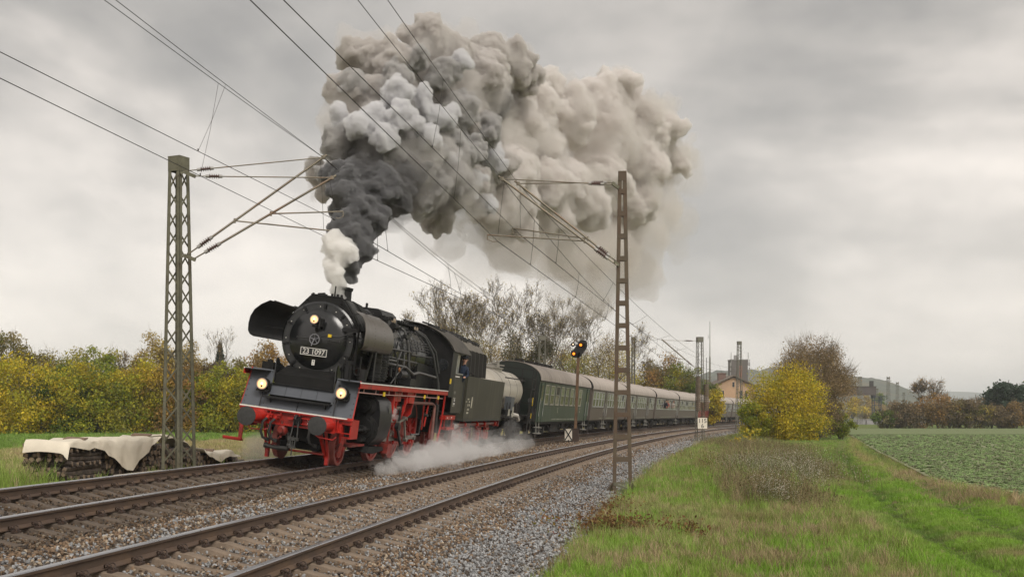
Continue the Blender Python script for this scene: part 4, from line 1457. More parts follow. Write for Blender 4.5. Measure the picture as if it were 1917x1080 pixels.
for k in range(12):
    an = 2 * math.pi * (k + .1) / 12
    b.cyl((.835 * math.cos(an), SBY - .05, ZB + .835 * math.sin(an)), (.835 * math.cos(an), SBY - .075, ZB + .835 * math.sin(an)), .013, n=6)
b.build('door_bolts', mat('bright_bolt', (.7, .68, .62), rough=.3, metal=.3), door)
for z in (3.42, 2.62):
    b = MB(); b.bar((.62, SBY - .10, z), (1.02, SBY - .06, z + .0), .04, .10, up=(0, 0, 1)); b.build('hinge_strap', M_blacks, door)
b = MB(); b.cyl((1.02, SBY - .05, 2.45), (1.02, SBY - .05, 3.6), .028, n=8); b.build('hinge_pin', M_blacks, door)
hw = MB(); hw.torus((0, SBY - .33, ZB), (0, 1, 0), .125, .013, 24, 6)
for k in range(5):
    an = 2 * math.pi * k / 5 + .4; hw.bar((0, SBY - .30, ZB), (.12 * math.cos(an), SBY - .33, ZB + .12 * math.sin(an)), .014)
hw.cyl((0, SBY - .38, ZB), (0, SBY - .2, ZB), .022, n=8); hw.bar((0, SBY - .37, ZB), (-.045, SBY - .38, ZB - .17), .02)
hw.build('door_handwheel', mat('handwheel_worn', (.26, .26, .28), rough=.3, metal=.6), door)
for x0, x1 in ((-.50, -.20), (.32, .62)):
    b = MB(); b.cyl((x0, SBY - .22, ZB + .01), (x1, SBY - .26, ZB + .01), .013, n=6); b.ball((x0, SBY - .2, ZB + .01), .02, 6, 4); b.ball((x1, SBY - .24, ZB + .01), .02, 6, 4); b.build('door_handrail', M_pipe, door)
# number plate
pl = MB(); pl.box((0, SBY - .265, 2.765), (.68, .012, .185)); npo = part(pl, 'number_plate', M_blk)
b = MB()
for dx in (-.335, .335): b.box((dx, SBY - .275, 2.765), (.014, .012, .185))
for dz in (-.088, .088): b.box((0, SBY - .275, 2.765 + dz), (.684, .012, .014))
b.build('plate_border', M_white, npo)
text_mesh('23 1097', .185, M_white, 'plate_lettering', npo, Matrix.Translation((0, SBY - .275, 2.762)) @ RXm, spacing=1.0, xs=.95)
b = MB(); b.box((0, SBY - .20, 2.505), (.075, .01, .14)); so = part(b, 'small_label', M_white)
text_mesh('4', .075, M_blk, 'label_mark', so, Matrix.Translation((0, SBY - .207, 2.535)) @ RXm); text_mesh('2', .06, M_blk, 'label_mark', so, Matrix.Translation((0, SBY - .207, 2.47)) @ RXm)
b = MB(); b.tube([(.10, 1.62, 3.16), (.25, 1.62, 3.20), (.36, 1.63, 3.21)], .009, 5); b.tube([(.42, 1.63, 3.21), (.6, 1.7, 3.22), (.8, 1.8, 3.32), (1.0, 1.88, 3.42)], .009, 5); b.tube([(.12, 1.5, 3.55), (.13, 1.46, 3.35), (.09, 1.55, 3.2)], .007, 5); part(b, 'lamp_cable', M_pipe)
b = MB(); b.box((.385, 1.61, 3.21), (.085, .05, .075)); part(b, 'yellow_connector', M_yel)

# ---- preheater shroud over the smokebox and chimney
b = MB()
pol = [(-.93, 3.45), (-.72, 3.80), (-.40, 4.17), (-.30, 4.20), (.36, 4.20), (.46, 4.16), (.74, 3.80), (.95, 3.45), (.6, 3.3), (-.6, 3.3)]
b.prism(pol, 2.05, 3.75); part(b, 'preheater_shroud', M_soot, angle=.5)
b = MB()
for i in range(7):
    p, q = pol[i], pol[i + 1]
    b.bar((p[0] * 1.005, 2.2, p[1]), (q[0] * 1.005, 2.2, q[1]), .04, .02, up=(0, 1, 0)); b.bar((p[0] * 1.01, 3.2, p[1]), (q[0] * 1.01, 3.2, q[1]), .05, .03, up=(0, 1, 0)); b.bar((p[0] * 1.01, 2.7, p[1]), (q[0] * 1.01, 2.7, q[1]), .03, .02, up=(0, 1, 0))
for x in (-.34, -.2, .0, .15, .3, .4): b.cyl((x, 2.1, 4.18), (x, 2.1, 4.25 + .03 * (x > 0)), .03, n=6)
b.cyl((-.38, 2.06, 4.2), (.45, 2.06, 4.2), .025, n=6); b.cyl((-.28, 2.3, 4.22), (-.1, 2.3, 4.25), .05, n=8); b.cyl((.12, 2.4, 4.2), (.12, 2.4, 4.5), .018, n=6)
for x in (-.5, .5): b.torus((x * .9, 2.04, 4.02), (0, 1, 0), .05, .015, 10, 5)
part(b, 'shroud_fittings', M_soot)
b = MB()
for k in range(5): b.tube([(.44 + .012 * k, 2.45 + .06 * k, 4.17), (.70 + .02 * k, 2.5 + .06 * k, 3.83), (.95 + .01 * k, 2.55 + .07 * k, 3.4), (1.0, 2.6 + .06 * k, 2.9)], .016, 5)
part(b, 'shroud_pipes', M_pipe)
CHY = 3.5
b = MB(); b.rev((0, CHY, 4.12), (0, 0, 1), [(0, .34), (.06, .27), (.12, .215), (.36, .205), (.38, .23), (.45, .235), (.46, .17), (.1, .16)], n=28); part(b, 'chimney', M_soot)

# ---- smoke deflectors
def deflector(sx):
    b = MB(); rows = []
    prof = [(1.35, 2.95), (1.43, 2.99), (1.475, 3.08), (1.485, 3.25), (1.475, 3.43), (1.42, 3.61), (1.30, 3.76), (1.10, 3.88)]
    for t in np.linspace(0, 1, 7):
        row = []
        for i, (x, z) in enumerate(prof):
            f = i / (len(prof) - 1)
            y0 = 1.02 - .25 * math.sin(math.pi * min(f * 1.15, 1)) * .6 + .15 * f
            y1 = 3.55 + .1 * math.sin(math.pi * f) - .25 * f ** 3
            row.append((sx * x, y0 + (y1 - y0) * t, z))
        rows.append(row)
    b.sheet(rows, (-sx * .012, 0, 0))
    o = part(b, 'smoke_deflector', M_defl if sx > 0 else M_blacks, angle=1.0)
    b = MB()
    for t in (.27, .73):
        for f in range(7):
            a = rows[round(t * 6)][f]; c = rows[round(t * 6)][min(f + 1, 7)]
            for g in (.2, .6):
                p = Vector(a).lerp(Vector(c), g); b.box(p + Vector((sx * .003, 0, 0)), (.008, .011, .011))
    b.build('rivet_line', M_blacks, o)
    b = MB()
    for y in (2.0, 3.5):
        b.bar((sx * .95, y, 3.25), (sx * 1.46, y, 3.25), .03); b.bar((sx * .7, y, 3.8), (sx * 1.3, y, 3.92), .03)
    b.build('deflector_stay', M_blacks, o)


deflector(1); deflector(-1)

# ---- boiler and its fittings
b = MB(); prof = [(0, .90)]
for y in (0.05, .9, 1.8, 2.7, 3.6, 4.3):
    prof += [(y, .90), (y + .005, .915), (y + .06, .915), (y + .065, .90)]
prof += [(4.5, .93), (6.9, .95)]
b.rev((0, 4.36, ZB), (0, 1, 0), prof, n=48); part(b, 'boiler', M_blackg, angle=.5)
b = MB(); b.bx(-.92, .92, 8.9, 11.2, 2.1, 3.1); b.prism([(8.9, 1.2), (8.9, 2.1), (11.2, 2.1), (11.2, 1.2)], -.8, .8, axis='x'); part(b, 'firebox', M_blacks)
b = MB(); b.bx(-.52, .52, 1.35, 13.2, .55, 1.3); b.bx(-.62, .62, 4.4, 8.9, 1.3, 2.2); part(b, 'frame', M_soot)


def bo(phi, r, y):
    return (r * math.sin(R(phi)), y, ZB + r * math.cos(R(phi)))


# dome casing + valves
b = MB(); b.prism([(-.48, 3.85), (-.42, 4.16), (-.30, 4.26), (.30, 4.26), (.42, 4.16), (.50, 3.85)], 5.9, 7.5); part(b, 'dome_casing', M_blacks, angle=.5)
b = MB(); b.rev((0, 5.15, 3.82), (0, 0, 1), [(0, .42), (.12, .40), (.26, .33), (.33, .2), (.34, .05)], n=24); part(b, 'sand_dome', M_blackg)
b = MB(); b.prism([(-.42, 3.88), (-.35, 4.12), (.35, 4.12), (.42, 3.88)], 8.2, 9.2); part(b, 'sand_dome', M_blacks)
b = MB(); b.cyl((.25, 4.9, 4.2), (.25, 4.9, 4.32), .035, n=8)
for i in range(14):
    x = .32 + rnd.uniform(0, .3); y = 5.2 + rnd.uniform(0, 2.2); z = 3.9 + rnd.uniform(-.05, .2)
    b.box((x, y, z), (rnd.uniform(.05, .14), rnd.uniform(.05, .2), rnd.uniform(.05, .16)))
b.cyl((.5, 5.7, 3.98), (.5, 6.1, 3.98), .08, n=10); b.cyl((.62, 6.5, 3.85), (.62, 6.9, 3.85), .10, n=12)
b.cyl((.3, 7.7, 4.0), (.3, 8.1, 4.0), .09, n=10); b.cyl((.42, 9.5, 4.0), (.42, 9.9, 4.0), .08, n=10)
for k in range(9): b.cyl((.25, 9.3 + k * .2, 4.03), (.25, 9.3 + k * .2, 4.12), .03, n=6)
part(b, 'top_fittings', M_soot)
b = MB()
for y in (6.85, 7.05): b.rev((.50, y, 4.03), (.9, -.3, .1), [(0, .075), (.015, .07), (.03, .03)], n=12)
for y in (9.6, 9.9): b.rev((.5, y, 4.0), (.9, -.3, .1), [(0, .06), (.015, .055)], n=10)
part(b, 'valve_covers', mat('valve_cover_pale', (.35, .27, .2), rough=.4, metal=.4))
b = MB(); b.bx(-.5, -.1, 7.6, 10.8, 4.05, 4.10); b.bx(.1, .5, 7.8, 10.9, 4.02, 4.06)
for k in range(12): b.cyl((.5, 7.9 + k * .26, 4.0), (.5, 7.9 + k * .26, 4.12), .02, n=5)
part(b, 'roof_walkway', M_soot)
# washout plugs
b = MB()
for k in range(5):
    p = Vector(bo(38, .95, 8.95 + k * .42)); b.rev(p, (math.sin(R(38)), 0, math.cos(R(38))), [(0, .07), (.03, .06), (.035, .03)], n=10)
part(b, 'washout_plugs', M_blacks)
# pipes on the boiler flank
pipes = [
    ([bo(25, .98, 4.8), bo(55, .99, 4.9), bo(80, 1.0, 5.3), (1.02, 5.5, 2.4)], .032), ([bo(28, .98, 5.3), bo(60, .99, 5.45), bo(95, 1.0, 5.9), (1.05, 6.2, 2.25)], .028),
    ([bo(15, 1.0, 7.5), bo(45, 1.0, 7.6), bo(70, 1.02, 7.2), bo(100, 1.04, 7.3), (1.1, 7.4, 2.3)], .045),
    ([bo(20, 1.02, 9.6), bo(50, 1.04, 9.9), bo(80, 1.08, 10.2), (1.15, 10.3, 2.9), (1.25, 10.6, 2.4), (1.3, 10.6, 2.15)], .040),
    ([bo(15, 1.02, 10.0), bo(45, 1.04, 10.2), bo(75, 1.08, 10.6), (1.2, 10.8, 2.7)], .034),
    ([bo(85, 1.02, 4.9), bo(84, 1.03, 7.4), bo(88, 1.04, 7.5), bo(86, 1.05, 10.2)], .022), ([bo(98, 1.0, 4.9), bo(100, 1.02, 8.4)], .028),
    ([(1.0, 5.0, 2.75), (1.15, 6.5, 2.72), (1.2, 7.3, 2.55), (1.2, 8.0, 2.62), (1.25, 10.1, 2.55)], .045),
    ([(1.3, 4.5, 2.2), (1.25, 5.2, 2.45), (1.15, 6.3, 2.75), (1.05, 6.6, 3.1)], .018),
    ([(1.1, 4.6, 2.85), (1.1, 5.6, 2.85), (1.05, 6.0, 2.95), (1.0, 6.4, 3.2)], .030),
    ([bo(62, 1.0, 7.7), bo(62, 1.0, 10.0)], .012), ([bo(67, 1.0, 7.7), bo(67, 1.0, 10.0)], .012), ([bo(72, 1.0, 7.7), bo(72, 1.0, 10.0)], .012), ([bo(77, 1.0, 7.7), bo(77, 1.0, 10.0)], .012),
    ([(1.42, 2.3, 2.2), (1.42, 2.3, 3.0)], .02), ([(1.4, 4.6, 2.2), (1.4, 4.6, 2.9)], .022), ([(1.05, 2.9, 2.2), (1.15, 2.9, 2.9), (1.1, 3.0, 3.5)], .03),
]
for pts, r in pipes:
    b = MB(); b.tube(pts, r, 7); part(b, 'pipe', M_pipe)
b = MB()
for y in (7.8, 8.2, 8.6, 9.0, 9.4, 9.8): b.bar(bo(60, 1.01, y), bo(80, 1.01, y), .02)
for y in (5.1, 5.6, 6.2, 6.8): b.bar(bo(70, .97, y), bo(115, .97, y), .03)
for y in (7.2, 7.35, 7.5, 7.65): b.cyl(bo(58, 1.0, y), bo(85, 1.02, y), .012, n=5)
b.box(bo(58, 1.02, 7.3), (.12, .5, .10)); b.box(bo(50, 1.0, 7.9), (.10, .35, .08)); b.cyl((1.1, 5.9, 2.5), (1.1, 6.6, 2.5), .14, n=12); b.prism([(7.1, 2.2), (7.15, 2.42), (7.7, 2.42), (7.85, 2.2)], .85, 1.2, axis='x')
part(b, 'flank_fittings', M_blacks)
for x, y, z0, z1, r in ((1.12, 3.4, 2.25, 3.3, .17), (1.15, 3.9, 2.25, 2.8, .14), (1.05, 4.4, 2.3, 3.1, .15)):
    b = MB(); prof = [(0, r)]
    for k in range(7): prof += [(.06 + k * (z1 - z0) / 8, r), (.07 + k * (z1 - z0) / 8, r * 1.12), (.10 + k * (z1 - z0) / 8, r * 1.12), (.11 + k * (z1 - z0) / 8, r)]
    prof += [(z1 - z0, r), (z1 - z0 + .03, r * .6)]
    b.rev((x, y, z0), (0, 0, 1), prof, n=16); part(b, 'air_pump', M_blacks)
b = MB(); b.cyl((1.47, 4.62, 2.62), (1.49, 4.62, 2.62), .06, n=12); b.torus((1.47, 4.62, 2.62), (1, 0, 0), .06, .012, 12, 5); part(b, 'copper_valve', mat('copper', (.45, .18, .08), rough=.35, metal=.8))

# ---- running boards
for sx in (-1, 1):
    b = MB(); b.bx(sx * .9, sx * 1.478, 1.06, 11.2, 2.145, 2.17); part(b, 'running_board', M_blacks)
    b = MB(); b.bx(sx * 1.48, sx * 1.50, 1.06, 11.15, 2.03, 2.15); b.bx(sx * 1.44, sx * 1.48, 1.06, 11.15, 2.03, 2.045); part(b, 'board_edge', M_red)
    b = MB(); b.bx(sx * 1.475, sx * 1.508, 1.06, 11.15, 2.152, 2.182); part(b, 'white_edge', M_white)
b = MB(); b.tube([(1.46, 1.1, 1.93), (1.46, 3, 1.91), (1.46, 6, 1.92), (1.46, 10.6, 1.91)], .016, 6)
for y in (1.5, 2.6, 3.9, 5.3, 6.9, 8.4, 9.8): b.bar((1.46, y, 1.92), (1.46, y, 2.04), .02)
part(b, 'sanding_pipe', mat('pipe_dusty_pink', (.35, .20, .17), rough=.6))
for y in (3.35, 8.0, 9.9):
    b = MB(); b.box((1.48, y, 1.93), (.03, .13, .11)); part(b, 'yellow_tag', M_yel)
b = MB(); b.box((1.505, 11.3, 2.5), (.02, .16, .17)); part(b, 'yellow_tag', M_yel)

# ---- cylinders
for sx in (-1, 1):
    cy = bpy.data.objects.new('cylinder_block', None); link(cy, loco)
    b = MB()
    pol = [(.55, .62), (1.0, .50), (1.28, .56), (1.47, .80), (1.53, 1.12), (1.52, 1.45), (1.46, 1.72), (1.30, 1.86), (1.05, 1.9), (.55, 1.9)]
    b.prism([(sx * x, z) for x, z in pol], 3.05, 4.25); b.build('casing', M_blacks, cy, angle=.9)
    b = MB(); b.rev((sx * 1.12, 3.06, .98), (0, -1, 0), [(0, .40), (.05, .39), (.07, .30), (.12, .28), (.13, .1), (.4, .09), (.41, .05)], n=24)
    b.rev((sx * 1.14, 3.06, 1.58), (0, -1, 0), [(0, .27), (.06, .26), (.10, .17), (.22, .15), (.23, .06), (.36, .055)], n=20)
    for k in range(12):
        an = k * math.pi / 6; b.cyl((sx * 1.12 + .345 * math.cos(an), 3.0, .98 + .345 * math.sin(an)), (sx * 1.12 + .345 * math.cos(an), 2.96, .98 + .345 * math.sin(an)), .018, n=6)
    b.build('cylinder_cover', M_soot, cy)
    b = MB(); b.rev((sx * 1.12, 4.25, .98), (0, 1, 0), [(0, .36), (.06, .34), (.10, .16), (.2, .14)], n=20); b.rev((sx * 1.14, 4.25, 1.58), (0, 1, 0), [(0, .25), (.06, .22), (.22, .12), (.34, .10)], n=18); b.build('cylinder_cover', M_steel, cy)
    b = MB(); b.prism([(3.0, .54), (4.35, .50), (4.5, .40), (3.4, .34), (2.85, .40)], sx * .8, sx * 1.35, axis='x'); b.cyl((sx * 1.2, 2.5, .72), (sx * 1.2, 3.0, .72), .07, n=10); b.cyl((sx * 1.3, 1.4, .98), (sx * 1.3, 3.0, .98), .035, n=8); b.ball((sx * 1.3, 2.5, .98), .1, 8, 6); b.build('drain_gear', M_soot, cy)
b = MB(); b.box((1.535, 3.95, 1.55), (.01, .12, .22)); part(b, 'cylinder_plate', mat('dull_plate', (.12, .12, .10), rough=.5))


# ---- wheels
def wheel(parent, name, x, y, r, nsp, sx=1, weight=0.0, crank=None, mt=None, tyre=None, z=None):
    o = bpy.data.objects.new(name, None); link(o, parent); o.location = (x, y, r if z is None else z)
    ax = (sx, 0, 0)
    b = MB(); b.rev((0, 0, 0), ax, [(-.075, r + .03), (-.045, r + .028), (-.04, r), (.065, r - .004), (.067, r - .075), (-.07, r - .075)], n=40); b.build('tyre', tyre or M_tyre, o, angle=.4)
    b = MB(); b.rev((0, 0, 0), ax, [(-.05, r - .07), (.04, r - .07), (.042, r - .13), (-.05, r - .13)], n=40)
    b.rev((0, 0, 0), ax, [(-.08, .13), (.07, .13), (.09, .10), (.09, .04)], n=18)
    for k in range(nsp):
        an = 2 * math.pi * k / nsp
        b.bar((0, .10 * math.cos(an), .10 * math.sin(an)), (0, (r - .10) * math.cos(an), (r - .10) * math.sin(an)), .05, .045, up=(1, 0, 0))
    if weight:
        pts = []; n = 9
        for k in range(n + 1):
            an = -weight / 2 + weight * k / n - 1.2; pts.append(((r - .11) * math.cos(an), (r - .11) * math.sin(an)))
        for k in range(n, -1, -1):
            an = -weight / 2 + weight * k / n - 1.2; pts.append(((r - .34) * math.cos(an), (r - .34) * math.sin(an)))
        b.prism(pts, -.03 * sx, .05 * sx, axis='x')
    b.build('spokes', mt or M_red, o, angle=.5)
    return o


for sx in (-1, 1):
    wheel(loco, 'leading_wheel', sx * .75, 2.25, .5, 10, sx)
    for i, y in enumerate((5.3, 7.35, 9.4)):
        wheel(loco, 'driving_wheel', sx * .75, y, .875, 16, sx, weight=(.9, 1.5, .9)[i])
    wheel(loco, 'trailing_wheel', sx * .75, 12.15, .625, 12, sx)
for y, r in ((2.25, .5), (5.3, .875), (7.35, .875), (9.4, .875), (12.15, .625)):
    b = MB(); b.cyl((-.75, y, r), (.75, y, r), .09, n=10); part(b, 'axle', M_soot)
# rods and valve gear on the visible side
cr = (-.20, -.24)
def rodbar(p, q, w, h, m, name, x):
    b = MB(); b.bar((x, p[0], p[1]), (x, q[0], q[1]), w, h, up=(0, 0, 1)); b.cyl((x - .05, p[0], p[1]), (x + .06, p[0], p[1]), h * .85, n=12); b.cyl((x - .05, q[0], q[1]), (x + .06, q[0], q[1]), h * .85, n=12); return part(b, name, m)
rodbar((5.3 + cr[0], .875 + cr[1]), (7.35 + cr[0], .875 + cr[1]), .05, .11, M_steel, 'coupling_rod', 1.0)
rodbar((7.35 + cr[0], .875 + cr[1]), (9.4 + cr[0], .875 + cr[1]), .05, .11, M_steel, 'coupling_rod', 1.0)
rodbar((5.25, .98), (7.35 + cr[0], .875 + cr[1]), .06, .13, M_redd, 'main_rod', 1.13)
rodbar((5.25, .98), (7.35 + cr[0], .875 + cr[1]), .065, .05, M_steel, 'rod_flute', 1.14)
rodbar((7.35 + cr[0], .875 + cr[1]), (6.7, 1.25), .05, .08, M_steel, 'return_crank', 1.26)
rodbar((6.7, 1.25), (5.9, 1.15), .04, .06, M_steel, 'eccentric_rod', 1.3)
rodbar((5.9, 1.0), (5.95, 1.75), .06, .10, M_blacks, 'expansion_link', 1.32)
rodbar((5.9, 1.55), (4.75, 1.60), .04, .07, M_steel, 'radius_rod', 1.28)
rodbar((4.85, 1.66), (5.05, .82), .04, .07, M_steel, 'combination_lever', 1.30)
rodbar((5.6, 1.05), (6.35, .45), .05, .10, M_blacks, 'drop_link', 1.36)
b = MB(); b.bx(1.06, 1.2, 4.35, 6.0, 1.14, 1.2); b.bx(1.06, 1.2, 4.35, 6.0, .78, .84); part(b, 'slide_bars', M_steel)
b = MB(); b.box((1.12, 5.15, .98), (.2, .42, .34)); b.cyl((1.12, 4.3, .98), (1.12, 5.0, .98), .045, n=10); part(b, 'crosshead', M_steel)
# red motion bracket and plates
b = MB(); b.prism([(.9, 2.05), (1.46, 2.05), (1.42, 1.5), (1.30, 1.15), (1.32, .70), (1.22, .70), (1.15, 1.3), (.9, 1.5)], 5.98, 6.05); b.prism([(6.0, 2.05), (6.0, 1.65), (6.45, 1.85), (7.1, 1.95), (7.1, 2.05)], 1.40, 1.43, axis='x'); part(b, 'motion_bracket', M_red)
b = MB(); b.prism([(.9, 2.05), (1.46, 2.05), (1.40, 1.4), (1.2, 1.2), (.9, 1.3)], 6.85, 6.92); b.prism([(6.2, 1.95), (6.25, 1.72), (6.8, 1.70), (6.85, 1.95)], 1.28, 1.46, axis='x'); part(b, 'motion_bracket', M_red)
b = MB(); b.bx(1.0, 1.4, 4.6, 5.5, 1.75, 2.0); b.bx(1.2, 1.44, 4.6, 4.7, 1.4, 2.03); part(b, 'gear_support', M_red)
b = MB(); b.bar((1.36, 4.75, 2.0), (1.40, 4.6, .62), .05); b.box((1.3, 4.75, .45), (.3, .45, .26)); part(b, 'front_steps', M_redd)
b = MB(); b.bar((1.38, 5.15, 2.0), (1.38, 5.05, 1.2), .05); b.bar((1.3, 8.8, 2.0), (1.3, 8.9, .9), .04); b.bar((1.3, 9.5, 1.9), (1.3, 9.2, 1.0), .04); part(b, 'support_rods', M_red)
b = MB(); b.tube([(1.3, 7.3, 1.72), (1.3, 9.9, 1.72), (1.35, 10.1, 1.65), (1.38, 10.15, .55), (1.38, 10.4, .48), (1.38, 12.2, .48)], .05, 8); part(b, 'injector_pipe', mat('pipe_dusty_red', (.22, .10, .08), rough=.6, var=.3))
b = MB(); b.tube([(1.2, 8.0, .75), (1.2, 9.0, .75), (1.2, 9.1, 1.2)], .03, 6); b.tube([(1.33, 10.6, 1.7), (1.33, 10.7, 1.0), (1.33, 10.75, .8)], .05, 6); b.cyl((1.2, 9.3, 1.35), (1.35, 9.3, 1.35), .05, n=10); part(b, 'pipe', M_pipe)
# perforated red plate ahead of the cab
b = MB(); b.prism([(10.35, .95), (10.95, 2.03), (11.2, 2.03), (11.2, .75), (10.7, .55), (10.35, .6)], 1.20, 1.22, axis='x'); part(b, 'cab_support_plate', M_redd)
b = MB(); b.bar((1.44, 11.05, 2.03), (1.44, 11.0, 1.1), .05, .03); b.bar((1.44, 11.0, 1.1), (1.44, 10.7, .5), .05, .03); part(b, 'support_rods', M_red)
b = MB()
for z in (1.65, .95): b.cyl((1.225, 10.85, z), (1.235, 10.85, z), .12, n=14)
part(b, 'plate_holes', M_blk)

# ---- front undergear: rail guards, coupling, hoses, steps, piping
for sx in (-1, 1):
    b = MB(); b.bar((sx * .62, .68, .92), (sx * .74, 1.1, .22), .05, .10); b.bar((sx * .78, .70, .92), (sx * .80, 1.1, .22), .05, .08); b.box((sx * .77, 1.1, .16), (.08, .12, .22)); part(b, 'rail_guard', M_red)
    b = MB(); b.tube([(sx * .62, .56, .86), (sx * .60, .50, .78), (sx * .70, .46, .74), (sx * 1.05, .46, .72), (sx * 1.12, .5, .80)], .016, 6); part(b, 'hand_bar', M_red)
b = MB(); b.bar((-1.33, .62, .90), (-1.33, .62, .42), .09, .05); b.bx(-1.75, -1.29, .55, .72, .38, .42); b.bx(-1.75, -1.29, .55, .57, .38, .46); part(b, 'foot_step', M_red)
b = MB(); b.bar((1.28, .9, .8), (1.20, .95, .32), .08, .04); b.bx(1.02, 1.4, 1.3, 1.6, .58, .62); b.bar((1.0, 1.3, .9), (1.0, 1.5, .3), .05); b.bx(.95, 1.25, 1.5, 2.9, .55, .6); part(b, 'bogie_frame', M_redd)
b = MB(); b.bx(-.50, .50, 1.7, 2.1, .42, .80); b.prism([(1.5, .34), (1.5, .5), (2.9, .62), (2.9, .34)], -.5, .5, axis='x'); part(b, 'pony_truck', M_soot)
b = MB(); b.cyl((-.72, .98, .30), (.72, .98, .30), .028, n=8); part(b, 'guard_crossbar', M_redd)
# pipework bottom-left with valve
b = MB(); b.tube([(-.78, .92, .34), (-.45, .85, .32), (-.16, .80, .34), (-.10, .78, .42), (-.16, .76, .66), (-.26, .74, .82)], .055, 10); b.ball((-.12, .78, .42), .075, 8, 6); b.cyl((-.80, .93, .34), (-.72, .92, .34), .07, n=10); part(b, 'steam_heating_pipe', M_pipe)
b = MB(); b.ball((-.30, .66, .78), .15, 12, 8); b.cyl((-.30, .50, .78), (-.30, .72, .78), .07, n=12); b.bar((-.30, .6, .9), (-.30, .6, 1.02), .05); b.tube([(-.30, .6, .62), (-.45, .75, .5), (-.62, .9, .36)], .03, 6); part(b, 'control_valve', M_redd)
for x in (-.60, -.40, .60):
    b = MB(); b.box((x, .55, 1.10), (.10, .10, .09)); b.box((x, .50, 1.13), (.16, .05, .03)); b.bar((x - .03, .5, 1.08), (x - .04, .42, 1.02), .06); part(b, 'angle_cock', M_red)
    b = MB(); b.tube([(x - .04, .42, 1.03), (x - .10, .34, .94), (x - .12, .33, .70), (x - .06, .36, .56), (x + .02, .42, .52)], .034, 8); b.box((x + .04, .44, .52), (.08, .06, .09)); part(b, 'brake_hose', M_rubber)
b = MB(); b.box((.11, .52, 1.06), (.17, .16, .22)); b.cyl((.11, .38, 1.06), (.11, .55, 1.06), .07, n=12); b.tube([(.11, .44, 1.14), (.11, .34, 1.18), (.11, .28, 1.10), (.11, .31, 1.02)], .032, 7)
part(b, 'coupling_hook', M_blacks)
b = MB(); b.bar((.06, .40, 1.02), (.02, .38, .66), .025); b.bar((.17, .40, 1.02), (.19, .38, .66), .025); b.box((.10, .38, .62), (.26, .07, .08)); b.bar((.04, .36, .62), (.06, .36, .44), .03); b.bar((.17, .36, .62), (.15, .36, .44), .03); b.box((.105, .36, .42), (.16, .05, .05)); b.cyl((.10, .36, .7), (.10, .36, .22), .014, n=6)
part(b, 'screw_coupling', M_pipe)
b = MB(); b.bx(.18, .40, .50, .58, 1.12, 1.14); b.bx(.18, .40, .50, .58, .98, 1.0); b.bx(-.14, -.02, .5, .58, 1.06, 1.08); part(b, 'beam_brackets', M_red)

# ---- cab
CY0, CY1 = 11.25, 13.62
WIN0, WIN1, SILL, WTOP = 12.05, 13.45, 2.80, 3.42
for sx in (-1, 1):
    X = sx * 1.48
    def sd_(y0, y1, z0, z1, m=M_cabo, nm='cab_side'):
        b = MB(); b.bx(X - .012, X + .012, y0, y1, z0, z1); return part(b, nm, m)
    sd_(CY0, 11.95, 1.98, 3.5, M_blacks); sd_(11.953, CY1, 1.45, SILL); sd_(11.953, WIN0, SILL + .002, 3.5); sd_(WIN1, CY1, SILL + .002, 3.5); sd_(WIN0 + .002, WIN1 - .002, WTOP, 3.5)
    b = MB(); b.bx(X - .02 * sx, X + .03 * sx, WIN0 - .03, WIN1, SILL - .04, SILL); b.bx(X, X + .02 * sx, WIN0 - .04, WIN0, SILL, WTOP); part(b, 'window_frame', mat('window_frame_pale', (.28, .28, .25), rough=.5))
    b = MB(); b.bx(X - .004, X + .004, WIN0 + .0, WIN0 + .42, SILL + .01, WTOP - .01); part(b, 'window_pane', M_win)
    b = MB(); b.bx(X + sx * .012, X + sx * .022, 12.02, 12.7, 2.66, 2.70); part(b, 'sill_slot', M_white)
b = MB(); b.prism([(-1.47, 2.1), (-1.47, 3.5), (-1.2, 3.85), (-.6, 4.12), (0, 4.2), (.6, 4.12), (1.2, 3.85), (1.47, 3.5), (1.47, 2.1)], CY0, CY0 + .02); b.bx(-1.4, 1.4, CY1 - .5, CY1 - .45, 1.4, 3.4); b.bx(-1.4, 1.4, CY0, CY1, 1.4, 1.45); part(b, 'cab_front', M_soot)
for sx in (-1, 1):
    b = MB(); b.rev((sx * 1.18, CY0 - .01, 3.0), (0, -1, 0), [(0, .2), (.012, .19), (.014, .02)], n=20); part(b, 'front_window', mat('dark_pane', (.02, .022, .025), rough=.06, spec=.8))
b = MB(); rows = []
for y in (11.1, 12.2, 13.3, 13.95):
    rows.append([(1.56 * math.sin(R(t)) / math.sin(R(68)) , y, 3.47 + .78 * (math.cos(R(t)) - math.cos(R(68))) / (1 - math.cos(R(68)))) for t in np.linspace(-68, 68, 19)])
b.sheet(rows, (0, 0, .03)); part(b, 'cab_roof', mat('cab_roof_grey_brown', (.06, .052, .042), rough=.6, var=.25, col2=(.03, .027, .022)))
b = MB(); b.box((.62, 12.1, 4.17), (.5, .7, .10), rot=(0, R(20), 0)); b.bar((-.3, 11.2, 4.3), (-.3, 13.7, 4.3), .05); b.bar((.35, 11.2, 4.30), (.35, 13.7, 4.30), .05); part(b, 'roof_ventilator', M_soot)
b = MB(); b.box((1.497, 12.3, 1.82), (.008, .34, .30)); np2 = part(b, 'side_plate', mat('dull_cream', (.40, .38, .32), rough=.6))
RS = Matrix.Rotation(R(90), 4, 'Z') @ RXm
b = MB(); b.box((1.503, 12.3, 1.82), (.006, .30, .26)); b.build('plate_face', M_blk, np2)
text_mesh('23', .13, M_white, 'plate_lettering', np2, Matrix.Translation((1.508, 12.3, 1.88)) @ RS); text_mesh('1097', .11, M_white, 'plate_lettering', np2, Matrix.Translation((1.508, 12.3, 1.755)) @ RS)
